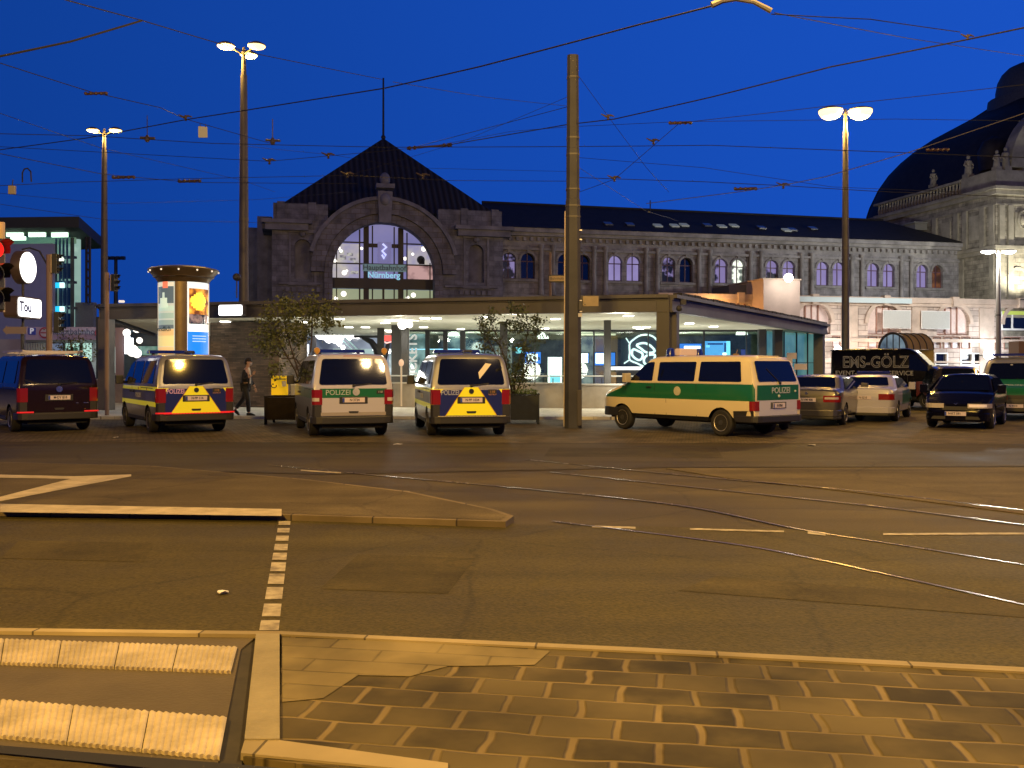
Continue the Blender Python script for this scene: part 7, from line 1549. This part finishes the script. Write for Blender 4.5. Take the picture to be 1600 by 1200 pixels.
# ---- cars
def car(name, label, px, py, ref, th, col_m, matfn=None, mats=None, L=4.75, W=1.80, H=1.43, group="parked cars", front=False, estate=False, rim=rimw, plate="N·AB 312", hatch=False, lev=(.30, .5, .62, .80, .93)):
    if hatch: prof = [(0, .80), (.05, .95), (.12, 1.0), (.55, H - .06), (.9, H), (2.0, H), (2.25, H - .03), (3.05, .98), (3.25, .93), (L - .3, .76), (L - .08, .66), (L, .5)]; arch_ = [(.70, .36), (L - .85, .36)]
    elif estate: prof = [(0, .78), (.04, .98), (.10, 1.02), (.42, H - .08), (.6, H - .02), (1.2, H + .01), (2.5, H), (2.75, H - .04), (3.45, 1.0), (3.6, .96), (L - .3, .80), (L - .06, .68), (L, .5)]; arch_ = [(.95, .36), (L - .85, .36)]
    else: prof = [(0, .84), (.03, .98), (.10, 1.03), (.62, 1.07), (1.28, H - .06), (1.5, H - .01), (2.1, H), (2.6, H - .02), (2.85, H - .07), (3.55, 1.02), (3.7, .97), (L - .35, .82), (L - .08, .70), (L, .5)]; arch_ = [(1.02, .36), (L - .85, .36)]
    sp = dict(L=L, W=W, H=H, sill=.24, belt=.98, rz=.34, fz=.26, inset=.22, wr=.315, tw=.2, arch=arch_, rk=(.14, .45), fk=(.28, .8), lev=lev, mats=mats or [col_m], mat=matfn or (lambda x, z, r: 0), rim=rim, prof=prof)
    v = Veh(name, label, "car" if name != "police_car" else "police car", px, py, ref, th, sp, group)
    if hatch:
        v.rear("rear_window", [(-.60, 1.06), (.60, 1.06), (.52, H - .12), (-.52, H - .12)], carglass, .04); v.side("side_window", [(.75, 1.02), (2.98, 1.02), (2.30, H - .1), (.85, H - .1)], carglass, rr=.05); v.front("windscreen", [(-.70, 1.02), (.70, 1.02), (.56, H - .08), (-.56, H - .08)], carglass, .04)
    elif estate:
        v.rear("rear_window", [(-.66, 1.06), (.66, 1.06), (.56, H - .10), (-.56, H - .10)], carglass, .04); v.side("side_window", [(.60, 1.03), (3.35, 1.03), (2.78, H - .1), (.78, H - .09)], carglass, rr=.05); v.front("windscreen", [(-.72, 1.03), (.72, 1.03), (.56, H - .08), (-.56, H - .08)], carglass, .04)
    else:
        v.rear("rear_window", [(-.66, 1.095), (.66, 1.095), (.54, H - .08), (-.54, H - .08)], carglass, .04); v.side("side_window", [(.98, 1.03), (3.46, 1.03), (2.80, H - .1), (1.42, H - .09)], carglass, rr=.05); v.front("windscreen", [(-.72, 1.05), (.72, 1.05), (.56, H - .09), (-.56, H - .09)], carglass, .04)
    v.mirror(L - 1.55 if not hatch else 2.85, 1.02, mats[0] if mats else col_m)
    v.bumper(.28, .46, mats[0] if mats else col_m, depth=.05, off=.02, xlen=.3); v.bumper(.22, .44, mats[0] if mats else col_m, 'f', depth=.05, off=.02, xlen=.3)
    v.corner("tail_light", .68, .86, .30, .20, red_l); v.corner("headlight", .57, .69, .27, .42, clear_l, end='f', off=.02)
    v.numplate(0, .74, plate, x=-.02); v.numplate(0, .42, plate, 'f', x=-.06)
    v.front("grille", [(-.32, .50), (.32, .50), (.36, .60), (-.36, .60)], plastic, .02, flat=True, off=.01); v.front("lower_grille", [(-.6, .26), (.6, .26), (.55, .34), (-.55, .34)], plastic, .02, flat=True, off=.055)
    v.seams((1.75, 2.72) if not hatch else (1.9,), .34, .96); v.bumper(.20, .28, plastic, depth=.03, off=.0, xlen=.3, name="valance")
    return v
greym = M("paint_grey", (.10, .095, .095), .3, .5, coat=.5)
v = car("sedan", "dark grey saloon car just right of the cream and green van", 1316, 664, (1.02, -.78), -30, greym, plate="N·VM 408"); v.corner("tail_light_lens", .76, .82, .26, .08, clear_l, off=.018)
mk("badge", MB().lathe([(.04, -.02), (.035, -.008)], (0, 0, .93), 12, 'x'), chrome, v.root)
v = car("police_car", "white saloon police car with green side stripe behind the grey saloon", 1398, 658, (1.02, -.78), -30, None, lambda x, z, r: 1 if (not r and .50 < z < .93 and x > 1.9) else 0, [whitep, pol_green], group="police cars", plate="N·3218", H=1.42, L=4.6)
mk("light_bar", MB().bb(2.0, 2.2, -.5, .5, 1.45, 1.54), beacon, v.root, bevel=.03)
dblue = M("paint_dark_blue", (.003, .003, .010), .15, .0, spec=.3, ior=1.35)
v = car("hatchback", "small dark blue car facing the viewer at the right", 1458, 666.8, (3.10, -.70), 146, dblue, L=3.95, W=1.68, H=1.46, hatch=True, plate="N·KT 591"); v.corner("headlight_glint", .60, .67, .24, .12, M("headlight_glass", (.75, .62, .5), .1, em=.35, emc=(1, .7, .45), coat=1), end='f', off=.024, sides=(1,))
mk("emblem", MB().tube([(3.98, -.04, .70), (3.97, 0, .66), (3.98, .04, .70)], .008, 5), chrome, v.root); v.side("bump_strip", [(1.1, .56), (2.8, .56), (2.8, .60), (1.1, .60)], plastic, rr=0)
# white/unknown car whose corner shows right of the cream van
wcar = car("estate_car", "silver car mostly hidden behind the cream and green van with only its front corner showing", 1229, 672, (3.9, .80), 170, silver, L=4.5, W=1.76, H=1.42, estate=True, group="parked cars", plate="N·HS 77"); bpy.data.objects.remove(wcar.root) if False else None
# dark minivan behind the blue car
v = car("minivan", "dark people carrier with blue glinting rear window behind the blue car", 1455, 640.5, (.95, .8), -8, M("paint_brown_dark", (.035, .028, .022), .25, .3, coat=1), L=4.7, W=1.85, H=1.70, estate=True, plate="N·RL 230", group="parked vans")
# front facing police van at the right edge
def gf_mat(x, z, roof):
    if x > 3.95: return 1
    return 0 if (roof or z > 1.15 or z < .7) else 1
v = Veh("police_van", "green and silver police van facing the viewer, cut off by the right edge", "police van", 1539, 654, (3.99, -.85), 150, T5([silver, pol_green, plastic], gf_mat, (.34, .5, .7, .92, 1.17), frontm=2), "police vans")
t5_common(v, "N·4410"); lightbar(v, 2.75, .72); v.corner("headlight", .74, .92, .40, .40, M("headlight_glass", (.75, .62, .5), .1, em=.35, emc=(1, .7, .45), coat=1), end='f', off=.02); v.numplate(0, .46, "N·4410", 'f', x=-.10)
v.front("grille", [(-.45, .66), (.45, .66), (.45, .78), (-.45, .78)], plastic, .03, flat=True); text("police_lettering", "POLIZEI", .15, M("letter_green_grey", (.42, .46, .42)), v.root, (4.62, 0, 1.10), (R(22), 0, R(90)), ext=.002)
mk("windscreen_badge", MB().ball((3.52, -.1, 1.72), .05, 8), M("badge_pale", (.4, .4, .4), .4), v.root)
# lettered black panel van
vblack = M("paint_van_black", (.0025, .0025, .004), .2, spec=.12); sp = dict(L=4.6, W=1.95, H=2.42, sill=.35, belt=1.5, rz=.4, inset=.10, wr=.34, tw=.21, arch=[(.9, .42), (3.75, .42)], rk=(.04, .12), fk=(.22, .7), lev=(.5, .8, 1.1, 1.5), mats=[vblack, M("paint_wine", (.10, .008, .01), .25, coat=1)], mat=lambda x, z, r: 1 if (x > 3.3 and z < 1.25 and not r) else 0, frontm=1, rim=rimw,
    prof=[(0, 2.38), (.1, 2.42), (2.9, 2.43), (3.05, 2.40), (3.25, 2.30), (4.05, 1.45), (4.45, 1.25), (4.57, 1.0), (4.6, .7)])
th_ = -122; p_ = gp(1316, 634.5)
v = Veh("panel_van", "black panel van with outlined white lettering on its side behind the white police car", "panel van", 1298, 636, (.0, -.97), th_, sp, "parked vans")
lm_ = M("letter_outline", (.20, .20, .21), .5, em=.02); 
yv = -(v.ys(1.7, 1.8) + .006)
o = text("side_lettering", "EMS-GÖLZ", .66, lm_, v.root, (1.75, -(v.ys(1.7, 1.78) + .012), 1.86), (R(90), 0, 0), ext=.003, bold=.012, sx=.82)
o2 = text("side_lettering", "EMS-GÖLZ", .66, vblack, v.root, (1.75, -(v.ys(1.7, 1.78) + .018), 1.86), (R(90), 0, 0), ext=.003, bold=-.014, sx=.82)
text("side_lettering", "EVENT-", .26, lm_, v.root, (.62, -(v.ys(1.7, 1.45) + .012), 1.42), (R(90), 0, 0), bold=.003); text("side_lettering", "SERVICE", .26, lm_, v.root, (2.75, -(v.ys(1.7, 1.45) + .012), 1.42), (R(90), 0, 0), bold=.003)
v.side("front_side_window", [(3.05, 1.55), (3.9, 1.50), (3.3, 2.15), (3.05, 2.2)], carglass, rr=.04); v.front("windscreen", [(-.8, 1.55), (.8, 1.55), (.7, 2.2), (-.7, 2.2)], M("windscreen_sheen_paint", (.25, .25, .26), .2, coat=1), .05); v.front("bonnet_panel", [(-.7, 1.28), (.7, 1.28), (.8, 1.44), (-.8, 1.44)], vblack, .03)  # pale tone of the windscreen paints in its reflection
v.corner("headlight", .95, 1.15, .35, .3, M("headlight_amber", (.9, .6, .2), .1, em=2.0, emc=(1, .62, .15)), end='f', off=.02); v.bumper(.35, .62, M("bumper_grey", (.25, .23, .23), .5), 'f', xlen=.5); v.bumper(.36, .55, plastic); v.mirror(3.85, 1.6); v.seams((3.0, 2.0), .5, 1.5)
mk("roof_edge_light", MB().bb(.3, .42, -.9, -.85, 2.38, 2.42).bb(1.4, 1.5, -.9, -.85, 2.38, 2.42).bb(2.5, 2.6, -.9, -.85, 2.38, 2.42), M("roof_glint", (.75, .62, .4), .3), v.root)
